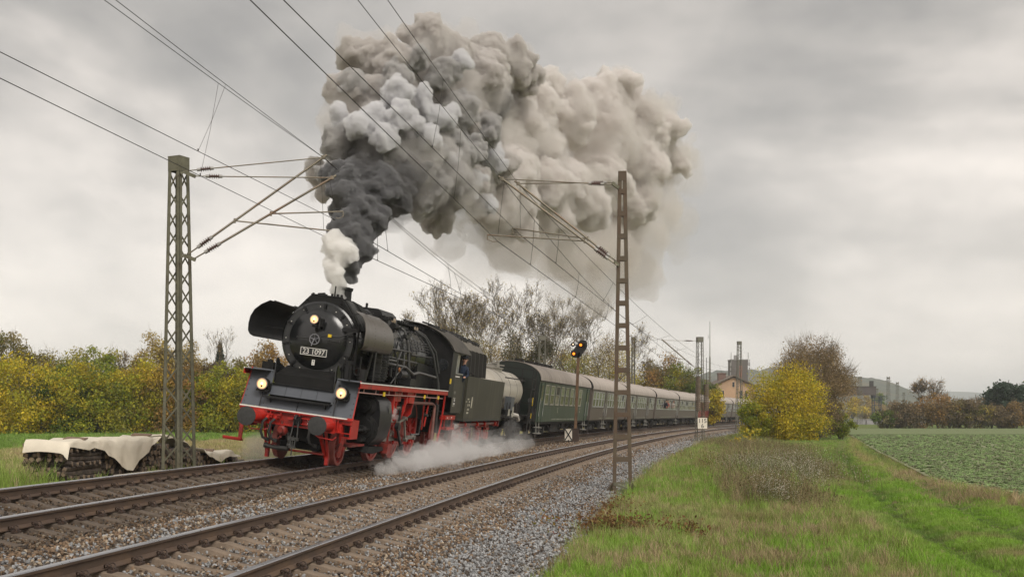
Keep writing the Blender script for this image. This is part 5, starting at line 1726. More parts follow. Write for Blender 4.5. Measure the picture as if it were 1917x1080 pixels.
b = MB(); b.box((1.497, 12.25, 2.14), (.008, .26, .10)); part(b, 'side_plate', mat('dull_grey_plate', (.16, .155, .13), rough=.6))
# cab steps
b = MB(); b.bx(1.28, 1.48, 11.35, 12.95, 1.22, 1.36); part(b, 'cab_step', M_red)
b = MB(); b.bx(1.30, 1.50, 11.6, 12.9, .88, .96); b.bar((1.4, 11.7, .9), (1.4, 11.6, 1.25), .04); b.bar((1.4, 12.85, .9), (1.4, 12.85, 1.25), .04); part(b, 'cab_step', M_red)
for y in (11.7, 12.3): text_mesh('23 1097'[:3] if y < 12 else '8.21', .07, M_white, 'step_lettering', loco, Matrix.Translation((1.485, y, 1.29)) @ RS)
b = MB(); b.bar((1.35, 13.1, 1.25), (1.38, 12.9, .25), .10, .05); b.cyl((1.36, 13.0, 1.0), (1.46, 13.0, 1.0), .06, n=8); part(b, 'hanger_link', M_redd)
b = MB(); b.bx(-1.2, 1.2, 11.0, 13.2, .75, 1.25); part(b, 'rear_frame', M_soot)
for (p, q, r_) in (((1.5, CY1 + .02, 1.5), (1.5, CY1 + .02, 3.4), .02),):
    b = MB(); b.cyl(p, q, r_, n=8); part(b, 'grab_rail', M_pipe)

for o in list(loco.children):
    nm = o.name.split('.')[0]
    if (o.name in FRONT_MARK and nm not in ('saddle', 'cheek_plate', 'oil_pump', 'feed_pump', 'frame', 'buffer')) or nm in ('rail_guard', 'hand_bar', 'foot_step', 'guard_crossbar', 'steam_heating_pipe', 'control_valve', 'angle_cock', 'brake_hose', 'coupling_hook', 'screw_coupling', 'beam_brackets'):
        o.location.y += .33
    if nm == 'buffer':
        for c in o.children:
            if c.name.startswith('buffer_sleeve'):
                c.scale.y = 1.5

# ================================================================ TENDER
tender = empty('coal_tender', 'dirty olive coal tender with red bogies coupled behind the locomotive', 'tender', mtx=LOCO_M)
b = MB(); b.bx(-1.5, 1.5, 14.25, 22.25, 1.22, 2.76); b.build('water_tank', M_olive, tender)
b = MB(); b.bx(-1.52, 1.52, 14.23, 22.27, 1.16, 1.24); b.build('tank_sill', mat('tank_sill', (.04, .04, .03), rough=.6), tender)
b = MB(); b.prism([(-1.16, 2.762), (-1.16, 3.72), (1.16, 3.72), (1.16, 2.762)], 14.3, 18.4); b.build('coal_bunker', M_bunk, tender)
for sx in (-1, 1):
    b = MB(); b.sheet([[(sx * 1.17, 14.3, 3.72), (sx * .92, 14.3, 4.02)], [(sx * 1.17, 18.4, 3.72), (sx * .92, 18.4, 4.02)]], (0, 0, -.02)); b.build('bunker_rim', mat('bunker_rim_worn', (.17, .15, .125), rough=.6, var=.35, scale=6), tender)
    for k in range(6):
        b = MB(); y = 14.45 + k * .78; b.prism([(sx * 1.16, 3.72), (sx * 1.30, 3.66), (sx * 1.36, 2.78), (sx * 1.16, 2.78)], y, y + .05); b.build('bunker_rib', M_bunk, tender)
b = MB()
for i in range(520):
    y = rnd.uniform(14.3, 18.3); x = rnd.uniform(-.95, .95)
    z = 3.95 + .30 * math.cos(x * 1.5) * (1 - abs(y - 15.6) / 7) + rnd.uniform(-.05, .05)
    r = rnd.uniform(.05, .11); n0 = len(b.v)
    b.ball((x, y, z), r, 5, 3, sc=(rnd.uniform(.7, 1.2), rnd.uniform(.7, 1.2), rnd.uniform(.6, 1.1)))
    b.v[n0:] = [(p[0] + rnd.uniform(-.015, .015), p[1] + rnd.uniform(-.015, .015), p[2] + rnd.uniform(-.015, .015)) for p in b.v[n0:]]
b.bx(-.9, .9, 14.32, 18.35, 3.6, 4.0)
co = b.build('coal_heap', M_coal, None, smooth=False); co.matrix_world = LOCO_M; tag(co, 'heap of black coal filling the tender bunker', None, None, 'stuff')
b = MB(); b.torus((1.42, 14.05, 2.98), (1, .4, 0), .13, .02, 16, 6); b.cyl((1.4, 14.1, 2.98), (1.3, 16.6, 2.82), .015, n=6); b.cyl((1.4, 14.1, 2.76), (1.4, 14.1, 2.95), .02, n=6); b.build('handbrake_wheel', M_soot, tender)
b = MB()
for (y, z, w, h) in ((14.75, 1.95, .26, .05), (15.0, 1.86, .2, .05), (14.8, 1.74, .10, .08), (15.05, 1.74, .08, .08), (14.8, 1.58, .08, .08), (15.02, 1.58, .08, .08), (14.85, 1.46, .34, .06), (14.45, 1.86, .25, .03)):
    b.box((1.505, y, z), (.008, w, h))
b.box((1.505, 15.45, 1.84), (.008, .16, .40)); b.build('tender_lettering', mat('faded_lettering', (.45, .42, .33), rough=.6), tender)
b = MB(); b.bx(-1.1, 1.1, 14.0, 22.2, .85, 1.16); b.build('underframe', M_soot, tender)
for yc in (16.1, 20.3):
    bg = bpy.data.objects.new('bogie', None); link(bg, tender); bg.location = (0, yc, 0)
    for sx in (-1, 1):
        b = MB(); b.bar((sx * 1.12, -1.45, .92), (sx * 1.12, 1.45, .92), .05, .12)
        for y in (-.95, .95):
            b.bar((sx * 1.12, y - .35, .90), (sx * 1.12, y - .05, .35), .05, .07); b.bar((sx * 1.12, y + .35, .90), (sx * 1.12, y + .05, .35), .05, .07); b.box((sx * 1.14, y, .5), (.16, .26, .3)); b.box((sx * 1.15, y, .80), (.10, .8, .06)); b.box((sx * 1.15, y, .74), (.10, .55, .05))
        b.bar((sx * 1.15, -.5, .88), (sx * 1.15, 0, .4), .05); b.bar((sx * 1.15, .5, .88), (sx * 1.15, 0, .4), .05)
        b.build('bogie_side', M_red, bg)
        for y in (-.95, .95):
            wheel(bg, 'wheel', sx * .75, y, .5, 9, sx, mt=M_redd)
b = MB(); b.tube([(1.35, 14.2, 1.02), (1.35, 21.5, 1.02)], .05, 8); b.build('side_pipe', mat('pipe_dusty_red', (.22, .10, .08)), tender)
for y in (15.2, 17.6, 19.2, 21.6):
    b = MB(); b.bar((1.38, y, 1.18), (1.38, y, .9), .05); b.cyl((1.2, y, 1.02), (1.46, y, 1.02), .09, n=10); b.build('pipe_hanger', M_red, tender)
b = MB(); b.bx(-1.45, 1.45, 22.25, 22.32, .9, 1.2); b.build('rear_beam', M_redd, tender)

# ================================================================ PEOPLE (skinned from joints)
M_skin = mat('skin', (.50, .28, .20), rough=.6, var=.08)
M_navy = mat('navy_workwear', (.012, .022, .045), rough=.85, var=.2, scale=20)



def person(name, label, mtx, joints, edges, cloth, cap=None, cat='person', hair=(.05, .035, .02), headc=None):
    """joints: {key: (pos, radius)}; one continuous skinned body, skin shows on head and hands"""
    keys = list(joints)
    me = bpy.data.meshes.new('person')
    me.from_pydata([joints[k][0] for k in keys], [(keys.index(a), keys.index(b_)) for a, b_ in edges], [])
    o = bpy.data.objects.new('person', me); COL.objects.link(o)
    sk = o.modifiers.new('skin', 'SKIN')
    for i, k in enumerate(keys):
        r = joints[k][1]
        rr = r if hasattr(r, '__len__') else (r, r)
        me.skin_vertices[0].data[i].radius = rr
    me.skin_vertices[0].data[0].use_root = True
    o.modifiers.new('sub', 'SUBSURF').levels = 1
    dg = bpy.context.evaluated_depsgraph_get()
    m2 = bpy.data.meshes.new_from_object(o.evaluated_get(dg))
    o.modifiers.clear(); o.data = m2; bpy.data.meshes.remove(me)
    m2.name = 'person'
    m2.materials.clear(); m2.materials.append(cloth); m2.materials.append(M_skin)
    hc = Vector(headc)
    skinpts = [(hc, .17)] + [(Vector(joints[k][0]), .075) for k in keys if 'hand' in k or 'finger' in k or 'thumb' in k]
    for p in m2.polygons:
        if any((p.center - c).length < r for c, r in skinpts): p.material_index = 1
        p.use_smooth = True
    o.matrix_world = mtx
    tag(o, label, cat)
    # hair / cap, nose, ears as children
    b = MB(); b.ball(hc + Vector((0, .012, .045)), .102, 12, 8, sc=(.95, 1.02, .86)); h = b.build('hair', mat('hair_%s' % name, hair, rough=.8), o)
    b = MB(); b.box(hc + Vector((0, -.115, .0)), (.022, .04, .045), taper=(.6, .6)); b.ball(hc + Vector((.092, .01, .0)), .024, 6, 5, sc=(.5, .8, 1.3)); b.ball(hc + Vector((-.092, .01, .0)), .024, 6, 5, sc=(.5, .8, 1.3)); b.build('face_features', M_skin, o)
    b = MB(); b.ball(hc + Vector((.035, -.098, .028)), .012, 6, 4); b.ball(hc + Vector((-.035, -.098, .028)), .012, 6, 4); b.box(hc + Vector((0, -.1, -.052)), (.05, .012, .008)); b.build('eyes_mouth', mat('dark_eye', (.04, .02, .015), rough=.4), o)
    if cap:
        b = MB(); b.rev(hc + Vector((0, .01, .06)), (0, .05, 1), [(0, .106), (.03, .108), (.06, .118), (.085, .10), (.09, .02)], n=16); b.box(hc + Vector((0, -.13, .065)), (.15, .09, .012), rot=(R(14), 0, 0)); b.build('cap', cap, o)
    return o


# driver leaning out over the sill, looking ahead along the boiler (local -Y is forward)
J = {'pelvis': ((0, .10, -.62), (.15, .12)), 'belly': ((.02, .08, -.40), (.14, .11)), 'chest': ((.05, .03, -.18), (.16, .12)), 'neckb': ((.07, .0, -.02), (.07, .07)), 'neck': ((.08, -.01, .05), (.052, .052)), 'jaw': ((.09, -.03, .11), (.062, .07)), 'head': ((.09, -.02, .19), (.088, .10)), 'crown': ((.09, -.01, .25), (.07, .08)),
     'shr': ((.20, .0, -.08), .07), 'elr': ((.26, -.03, -.34), .048), 'wrr': ((.20, -.22, -.40), .034), 'handr': ((.19, -.28, -.41), (.038, .022)), 'finger1': ((.17, -.35, -.43), .011), 'finger2': ((.195, -.36, -.435), .011), 'finger3': ((.215, -.35, -.43), .011), 'finger4': ((.235, -.335, -.425), .010), 'thumb': ((.155, -.30, -.40), .011),
     'shl': ((-.10, .05, -.10), .07), 'ell': ((-.18, .02, -.36), .048), 'wrl': ((-.08, -.18, -.42), .034), 'handl': ((-.04, -.24, -.42), (.036, .022))}
E_ = [('pelvis', 'belly'), ('belly', 'chest'), ('chest', 'neckb'), ('neckb', 'neck'), ('neck', 'jaw'), ('jaw', 'head'), ('head', 'crown'), ('chest', 'shr'), ('shr', 'elr'), ('elr', 'wrr'), ('wrr', 'handr'), ('handr', 'finger1'), ('handr', 'finger2'), ('handr', 'finger3'), ('handr', 'finger4'), ('handr', 'thumb'), ('chest', 'shl'), ('shl', 'ell'), ('ell', 'wrl'), ('wrl', 'handl')]
M_cap2 = mat('driver_cap', (.012, .014, .02), rough=.8)
person('driver', 'locomotive driver in navy overalls and dark cap leaning out of the cab window', LOCO_M @ Matrix.Translation((1.42, 13.22, 3.10)), J, E_, M_navy, cap=M_cap2, headc=(.09, -.02, .19))

# ================================================================ WAGON AND COACHES
def veh_matrix(s, L_):
    xa, ya, _ = train(s + L_ * .12); xb, yb, _ = train(s + L_ * .88)
    a = math.atan2(xb - xa, yb - ya)
    x0, y0 = xa - L_ * .12 * math.sin(a), ya - L_ * .12 * math.cos(a)
    return Matrix.Translation((x0, y0, ZT)) @ Matrix.Rotation(-a, 4, 'Z') @ Matrix.Rotation(.128, 4, 'Y')


M_undr = mat('undergear_black', (.02, .018, .016), rough=.75, var=.35, scale=4, col2=(.06, .045, .035), c2=(.55, .7))
M_tank = mat('tank_cream_white', (.52, .48, .41), rough=.45, var=.08, scale=1.5, stretch=(1, 3, .5), col2=(.22, .18, .14), c2=(.60, .80))
TW = veh_matrix(S0 + 22.75, 8.8)
tw = empty('tank_wagon', 'cream white tank wagon between the tender and the first coach', 'wagon', mtx=TW)
b = MB(); b.rev((0, .85, 2.38), (0, 1, 0), [(0, .05), (.05, .45), (.16, .75), (.32, .88), (.45, .9), (6.6, .9), (6.75, .88), (6.92, .75), (7.03, .45), (7.08, .05)], n=40); b.build('tank', M_tank, tw, angle=1.0)
b = MB(); b.rev((0, 4.1, 3.2), (0, 0, 1), [(0, .42), (.14, .42), (.16, .48), (.2, .48), (.22, .3), (.3, .3)], n=24)
b.rev((0, 4.1, 3.5), (0, 0, 1), [(0, .08), (.06, .08), (.07, .2), (.1, .2), (.11, .06), (.25, .05)], n=12); b.box((0, 4.1, 3.52), (1.0, .12, .05)); b.rev((.3, 3.7, 3.4), (0, 0, 1), [(0, .06), (.25, .05), (.26, .09), (.3, .05)], n=10); b.build('manhole_dome', mat('dome_grey_cream', (.36, .34, .30), rough=.5), tw)
for y in (2.6, 4.3, 6.0):
    b = MB(); b.rev((0, y, 2.38), (0, 1, 0), [(0, .905), (.01, .915), (.07, .915), (.08, .905)], n=40); b.build('tank_band', mat('band_shadow_grey', (.30, .28, .25), rough=.6), tw)
b = MB(); b.box((0, 4.3, 1.15), (2.0, 8.0, .16))
for y in (1.6, 7.0):
    b.prism([(-.9, 1.2), (-.75, 1.9), (.75, 1.9), (.9, 1.2)], y - .06, y + .06)
for x in (-.875, .875):
    for y in (0, 8.4): b.cyl((x, y, 1.05), (x, y + .4, 1.05), .10, n=10)
    for y in (0, 8.75): b.cyl((x, y, 1.05), (x, y + .04, 1.05), .22, n=14)
b.box((0, .5, 1.05), (2.6, .12, .3)); b.box((0, 8.25, 1.05), (2.6, .12, .3)); b.build('wagon_frame', M_undr, tw)
for y in (2.0, 6.7):
    for sx in (-1, 1): wheel(tw, 'wheel', sx * .75, y, .5, 6, sx, mt=M_undr, tyre=M_undr)
    b = MB(); b.box((1.0, y, .62), (.14, 1.1, .16)); b.box((1.02, y, .5), (.2, .3, .3)); b.build('axle_box', M_undr, tw)
b = MB()
for (x, y) in ((1.3, 7.6), (1.3, 8.5), (-1.3, 8.5), (.6, 8.5)): b.bar((x, y, .5), (x, y, 3.55), .05)
for z in (1.9, 2.6, 3.1, 3.55): b.bar((1.3, 7.6, z), (1.3, 8.5, z), .04); b.bar((-1.3, 8.5, z), (1.3, 8.5, z), .04)
b.bx(-1.3, 1.3, 7.6, 8.5, 1.25, 1.30); b.build('brake_platform', M_undr, tw)
b = MB(); b.bx(.95, 1.25, 3.0, 3.75, 1.55, 2.15); b.build('equipment_box', mat('equipment_grey', (.09, .10, .11), rough=.5), tw)
b = MB(); b.box((1.26, 2.7, 1.45), (.02, .35, .3)); b.box((1.26, 3.6, 1.45), (.02, .25, .5)); b.build('wagon_placard', mat('dull_cream', (.40, .38, .32)), tw)
b = MB(); b.tube([(1.2, 4.0, 1.35), (1.3, 4.6, 1.32), (1.32, 4.9, 1.1)], .09, 8); b.build('drain_hose', mat('hose_pale', (.55, .52, .47), rough=.6), tw)
b = MB(); b.bar((1.05, 2.0, 2.98), (1.05, 6.9, 2.98), .05); b.bx(.95, 1.5, 2.2, 3.8, 1.18, 1.24)
for y in (2.1, 2.8): b.bar((1.25, y, .4), (1.25, y, 1.9), .04)
b.build('ladder_rail', M_undr, tw)
text_mesh('MW', .42, mat('red_lettering', (.33, .06, .05), rough=.6), 'tank_lettering', tw, Matrix.Translation((.912, 2.3, 2.42)) @ Matrix.Rotation(R(90), 4, 'Z') @ RXm)
b = MB(); b.box((1.31, 8.3, 2.0), (.03, .03, .4)); b.box((1.31, 8.3, 1.3), (.03, .03, .25)); b.build('yellow_marker', M_yel, tw)

M_cgreen = mat('coach_dark_green', (.052, .078, .052), rough=.42, var=.16, scale=1.2, stretch=(1, 2.5, .3), col2=(.075, .085, .065), c2=(.5, .75))
M_cgrey = mat('coach_grey_green', (.112, .090, .074), rough=.45, var=.14, scale=1.2, stretch=(1, 3, .3), col2=(.12, .105, .085), c2=(.5, .7))
M_cdoor = mat('coach_door_grey', (.125, .11, .095), rough=.45, var=.15)
M_cred = mat('coach_wine_red', (.20, .035, .03), rough=.45, var=.12)
M_ccream = mat('coach_cream', (.48, .38, .24), rough=.5, var=.1)
M_roof = mat('coach_roof_dusty', (.40, .35, .31), rough=.75, var=.22, scale=1.8, stretch=(.15, 3.5, .15), col2=(.17, .14, .12), c2=(.52, .8), bump=.1)
M_cend = mat('coach_end_green_black', (.016, .024, .019), rough=.45, var=.25, scale=1.5)
M_pane1 = mat('window_pane_pale', (.20, .21, .16), rough=.12, var=.25, scale=1.2, spec=.8)  # pale tone of shut upper panes and of the lower half of open ones
M_pane2 = mat('window_lower_brownish', (.085, .075, .06), rough=.12, var=.25, scale=1.5, spec=.8)
M_panel_dark = mat('window_open_dark', (.012, .012, .012), rough=.4)
M_wf = mat('window_frame_cream', (.36, .35, .29), rough=.5)
M_wf2 = mat('window_frame_silver', (.42, .43, .41), rough=.35, metal=.2)
HB, ZG, ZC, ZR = 1.41, 3.10, 1.0, 3.93
CLEN = 18.62


def coach(label, s, body, lower, frame, wins, doors, green=False, ends=True):
    root = empty('passenger_coach', label, 'railway coach', 'passenger coaches of the steam train', veh_matrix(s, CLEN))
    b = MB(); b.bx(-HB, HB, .55, CLEN - .55, ZC, ZG); b.build('body', body, root, smooth=False)
    if lower is not body:
        b = MB(); b.bx(HB + .001, HB + .012, .56, CLEN - .56, ZC, 1.86); b.build('lower_panel', lower, root, smooth=False)
    b = MB(); rows = []
    ts = np.linspace(-90, 90, 21)
    for y in (.45, 4.5, 9, 13.5, CLEN - .45):
        rows.append([((HB + .05) * math.sin(R(t)), y, ZG + (ZR - ZG) * math.cos(R(t)) ** .85 if abs(t) < 89.9 else ZG) for t in ts])
    b.sheet(rows, (0, 0, -.03)); b.build('roof', M_roof, root, angle=.6)
    b = MB(); b.prism([(HB * math.sin(R(t)), ZG + (ZR - ZG - .02) * max(math.cos(R(t)), 0) ** .85) for t in ts], .50, CLEN - .50); b.build('roof_end', M_cend if green else M_undr, root)
    b = MB(); b.bx(HB, HB + .06, .45, CLEN - .45, ZG - .03, ZG + .02); b.build('gutter', M_undr if green else M_roof, root)
    if green:
        # end wall towards the tank wagon
        b = MB(); b.bx(-HB, HB, .49, .545, ZC - .1, ZG); b.build('end_wall', M_cend, root, smooth=False)
        b = MB(); b.bx(-.55, .55, .15, .5, .95, 3.15); b.build('gangway', M_undr, root)
        b = MB(); b.bx(-.45, .45, .12, .16, 1.05, 3.05); b.build('gangway_door', M_cend, root)
        b = MB(); b.rev((1.02, .49, 2.05), (0, -1, 0), [(0, .12), (.03, .11), (.035, .02)], n=16); b.build('round_cover', mat('dull_grey_disc', (.10, .10, .10), rough=.6), root)
        for sx in (-1, 1):
            b = MB(); b.cyl((sx * .875, -.02, 1.05), (sx * .875, .5, 1.05), .1, n=10); b.cyl((sx * .875, -.05, 1.05), (sx * .875, 0, 1.05), .23, n=16); b.build('buffer', M_undr, root)
        for x in (1.15, 1.3): 
            b = MB(); b.bar((x, .46, 1.2), (x, .46, 2.9), .03); b.build('end_rail', M_undr, root)
        b = MB(); b.bx(1.0, 1.38, .30, .5, 1.0, 1.65); b.build('step_box', M_undr, root)
    # windows
    cache = {}
    for i, (y, kind) in enumerate(wins):
        w, z0, z1, zm = 1.12, 1.90, 2.93, 2.43
        key = kind
        if key not in cache:
            b = MB(); t = .04
            X0, X1 = HB + .006, HB + .034
            b.bx(X0, X1, -w / 2, -w / 2 + t, z0, z1); b.bx(X0, X1, w / 2 - t, w / 2, z0, z1)
            b.bx(X0, X1 + .002, -w / 2 + .001, w / 2 - .001, z1 - t, z1); b.bx(X0, X1 + .003, -w / 2 + .001, w / 2 - .001, zm - t / 2, zm + t / 2); b.bx(X0, X1 + .010, -w / 2, w / 2, z0 - .02, z0 + t * 1.3)
            f = b.mesh('window', frame, smooth=False)
            b = MB(); b.bx(HB + .004, HB + .016, -w / 2 + t, w / 2 - t, zm, z1 - t); u = b.mesh('pane', M_panel_dark if kind == 'open' else M_pane1, smooth=False)
            b = MB(); b.bx(HB + .004, HB + .014, -w / 2 + t, w / 2 - t, z0, zm); l = b.mesh('pane', M_pane2 if kind != 'open' else M_pane1, smooth=False)
            cache[key] = (f, u, l)
        f, u, l = cache[key]
        o = bpy.data.objects.new('window', f); link(o, root); o.location = (0, y, 0)
        link(bpy.data.objects.new('pane', u), o); link(bpy.data.objects.new('pane', l), o)
    for y in doors:
        b = MB(); b.bx(HB + .002, HB + .022, y - .42, y + .42, 1.02, 3.0); b.bx(HB + .02, HB + .05, y - .46, y - .42, 1.02, 3.02); b.bx(HB + .02, HB + .05, y + .42, y + .46, 1.02, 3.02)
        dr = b.build('door', M_cgreen if green else M_cdoor, root, smooth=False)
        b = MB(); b.bx(HB + .022, HB + .03, y - .22, y + .22, 2.1, 2.85); b.build('pane', M_pane2, dr, smooth=False)
        b = MB(); b.cyl((HB + .06, y - .52, 1.3), (HB + .06, y - .52, 2.2), .014, n=5); b.cyl((HB + .06, y + .52, 1.3), (HB + .06, y + .52, 2.2), .014, n=5); b.build('grab_rail', M_wf2, dr)
        b = MB(); b.bar((HB - .05, y - .38, 1.0), (HB + .02, y - .38, .42), .04); b.bar((HB - .05, y + .38, 1.0), (HB + .02, y + .38, .42), .04); b.box((HB, y, .42), (.28, .9, .035)); b.box((HB, y, .72), (.26, .9, .03)); b.build('door_steps', mat('step_pale_grey', (.28, .27, .24), rough=.6), root)
    # writing, class number and small plates
    b = MB()
    if green: b.box((HB + .014, 6.6, 1.62), (.006, .06, .26)); b.box((HB + .014, 6.6, 1.74), (.006, .14, .03)); b.box((HB + .014, 6.6, 1.50), (.006, .14, .03)); b.box((HB + .014, 14.6, 1.75), (.006, .12, .12)); b.box((HB + .014, 14.6, 1.55), (.006, .12, .12))
    else:
        for y in (doors[0] - .8, doors[0] + .9, doors[-1] + .8): b.box((HB + .02, y, 1.68), (.006, .16, .26))
    b.build('small_plates', mat('plate_pale', (.50, .47, .38), rough=.6), root)
    b = MB(); rn_ = random.Random(int(s))
    y = 5.0
    while y < 13.5:
        w = rn_.uniform(.1, .5); b.box((HB + .014, y, 1.12), (.006, w, .07)); y += w + rn_.uniform(.08, .3)
    b.build('side_lettering', mat('lettering_pale', (.26, .27, .21), rough=.6), root)
    # underframe and bogies
    b = MB(); b.bx(-1.3, 1.3, .7, CLEN - .7, .86, 1.0); b.bx(-1.1, 1.1, 7.0, 9.2, .45, .86); b.bx(-1.15, 1.15, 10.2, 11.2, .5, .86); b.bx(.4, 1.2, 6.2, 6.7, .4, .86)
    b.bar((1.1, 5.2, .86), (1.1, 7.0, .45), .06); b.bar((1.1, 13.5, .86), (1.1, 11.3, .45), .06); b.bar((1.1, 7.0, .42), (1.1, 11.3, .42), .06); b.cyl((.9, 9.5, .65), (.9, 10.0, .65), .22, n=10); b.build('underframe', M_undr, root)
    for yc in (2.9, CLEN - 2.9):
        bg = bpy.data.objects.new('bogie', None); link(bg, root); bg.location = (0, yc, 0)
        b = MB(); b.bx(1.0, 1.10, -1.7, 1.7, .55, .72); b.bx(-1.1, -1.0, -1.7, 1.7, .55, .72); b.bx(-.9, .9, -.3, .3, .5, .9)
        for y in (-1.25, 1.25): b.bx(1.02, 1.22, y - .16, y + .16, .34, .66); b.bx(1.1, 1.16, y - .5, y + .5, .66, .72)
        b.bx(1.05, 1.2, -.5, .5, .34, .62); b.build('bogie_frame', M_undr, bg)
        for y in (-1.25, 1.25):
            b = MB()
            for sx in (-1, 1): b.rev((sx * .75, y, .48), (sx, 0, 0), [(-.05, .5), (-.03, .48), (.06, .47), (.05, .3), (.02, .15)], n=20)
            b.cyl((-.75, y, .48), (.75, y, .48), .07, n=8); b.build('wheelset', mat('wheel_grime', (.06, .045, .035), rough=.7), bg)
    for y in np.arange(1.4, CLEN - 1, 1.55) if not green else (1.0, 3.6, 5.0, 6.4, 7.8, 9.2):
        b = MB(); sz = .22 if green else .10
        b.box((.12, y, ZR + sz * .25), (sz * 2, sz * 1.6, sz * .8)); b.build('roof_ventilator', M_undr if green else M_roof, root)
    return root


s1 = S0 + 22.75 + 8.85
W9 = [(2.6 + 1.52 * i, 'shut') for i in range(8)]
wg = [(2.75 + 1.62 * i, 'open' if i == 2 else 'shut') for i in range(8)]
coach('dark green coach with curved black end, directly behind the tank wagon', s1, M_cgreen, M_cgreen, M_wf, wg, [1.35, 17.2], green=True)
wB = [(1.6 + 1.3 * i, 'shut') for i in range(4)] + [(8.15 + 1.28 * i, 'open' if i == 6 else 'shut') for i in range(8)]
coach('grey-green coach between the signal post and the ladder mast', s1 + 18.7, M_cgrey, M_cgrey, M_wf2, wB, [6.95])
wC = [(1.6 + 1.25 * i, 'open' if i in (1, 3) else 'shut') for i in range(3)] + [(6.7 + 1.2 * i, 'shut') for i in range(5)] + [(14.6 + 1.2 * i, 'open' if i == 0 else 'shut') for i in range(3)]
coach('grey-green coach just right of the ladder mast, with two doors', s1 + 18.7 * 2, M_cgrey, M_cgrey, M_wf2, wC, [5.3, 13.2])
wD = [(1.5 + 1.2 * i, 'open' if i in (1, 4, 5, 9, 11) else 'shut') for i in range(14)]
coach('long-windowed grey coach with passengers leaning out of its windows', s1 + 18.7 * 3, M_cgrey, M_cgrey, M_wf2, wD, [17.9])
coach('long-windowed grey coach directly in front of the wine red one', s1 + 18.7 * 4, M_cgrey, M_cgrey, M_wf2, wD, [17.9])
coach('wine red and cream coach in the middle of the train', s1 + 18.7 * 5, M_ccream, M_cred, mat('window_frame_red', (.24, .06, .045), rough=.5), wD, [17.9])
coach('grey-green coach directly behind the wine red and cream one', s1 + 18.7 * 6, M_cgrey, M_cgrey, M_wf2, wC, [5.3, 13.2])
coach('grey-green coach disappearing behind the right-hand lattice mast', s1 + 18.7 * 7, M_cgrey, M_cgrey, M_wf2, wB, [6.95])
coach('last grey-green coach in sight, ending behind the yellow bush', s1 + 18.7 * 8, M_cgrey, M_cgrey, M_wf2, wC, [5.3, 13.2])

DM = veh_matrix(s1 + 18.7 * 3, CLEN)
for y, lab, c in ((6.3, 'passenger in dark clothes leaning far out of a grey coach window', (.02, .02, .03)), (7.6, 'passenger with raised arm at the window behind the dark clothed one', (.30, .10, .08)), (12.3, 'passenger in pale clothes looking out near the red coach', (.35, .30, .26))):
    J2 = {k: ((v[0][0] * 1.1, v[0][1], v[0][2]), v[1]) for k, v in J.items()}
    person('p%d' % int(y), lab, DM @ Matrix.Translation((HB + .12, y, 2.62)), J2, E_, mat('coat_%d' % int(y), c, rough=.9), headc=(.099, -.02, .19))
# ================================================================ VEGETATION
M_leaf = mat_attr('leaf', rough=.6, trans=.3, spec=.25)
M_bark = mat('bark', (.10, .083, .06), rough=.95, var=.3, scale=6, col2=(.05, .055, .025), c2=(.5, .65), bump=.5, bscale=20)
M_twig = mat_attr('twig', rough=.9, spec=.1)
GOLD = [(.44, .33, .02), (.50, .38, .025), (.34, .30, .02), (.24, .25, .02), (.38, .27, .015)]
YGRN = [(.20, .23, .02), (.26, .27, .025), (.15, .19, .02), (.34, .28, .02), (.10, .14, .018)]
OLIVE = [(.15, .14, .03), (.19, .16, .04), (.10, .11, .025), (.24, .18, .03)]
GREEN = [(.06, .10, .015), (.09, .14, .02), (.05, .08, .012), (.14, .18, .02)]
RUST = [(.26, .14, .04), (.20, .13, .05), (.32, .19, .04), (.16, .11, .045)]
BROWN = [(.17, .125, .07), (.13, .10, .055), (.21, .155, .085), (.10, .075, .04)]
PALE = [(.28, .21, .09), (.33, .25, .10), (.22, .175, .075), (.36, .28, .06)]


def leafmesh(P_, size, cols, elong=1.4, seed=0):
    g = np.random.default_rng(seed)
    n = len(P_)
    a = g.normal(size=(n, 3)); a /= np.linalg.norm(a, axis=1)[:, None]
    r = g.normal(size=(n, 3)); b_ = np.cross(a, r); b_ /= np.linalg.norm(b_, axis=1)[:, None]
    s = (size * g.uniform(.6, 1.3, n))[:, None] / 2
    V = np.empty((n, 4, 3))
    V[:, 0] = P_ - a * s * elong; V[:, 1] = P_ + b_ * s * .75; V[:, 2] = P_ + a * s * elong; V[:, 3] = P_ - b_ * s * .75
    F_ = np.arange(n * 4).reshape(n, 4)
    c = np.concatenate([cols, np.ones((n, 1))], 1)
    return V.reshape(-1, 3), F_, c


def grow(p, d, ln, r, depth, rg, segs, tips, spread=.55, up=.15, kids=(2, 3), bend=.25):
    """recursive limbs: segs = [(points, radii)], tips = end points"""
    n = 3; pts = [p]; rs = [r]; dd = d.copy()
    for i in range(n):
        dd = (dd + Vector((rg.gauss(0, bend), rg.gauss(0, bend), rg.gauss(0, bend * .5) + up * .3)) * .5).normalized()
        pts.append(pts[-1] + dd * (ln / n)); rs.append(r * (1 - .45 * (i + 1) / n))
    segs.append((pts, rs, depth))
    if depth == 0:
        tips.append((pts[-1], dd)); return
    for k in range(rg.randint(*kids)):
        a = Vector((rg.gauss(0, 1), rg.gauss(0, 1), rg.gauss(0, .6))).normalized()
        nd_ = (dd + a * spread + Vector((0, 0, up))).normalized()
        st = pts[-1] if k < 2 else pts[-2]
        grow(st, nd_, ln * rg.uniform(.62, .82), rs[-1] * rg.uniform(.6, .8), depth - 1, rg, segs, tips, spread, up, kids, bend)


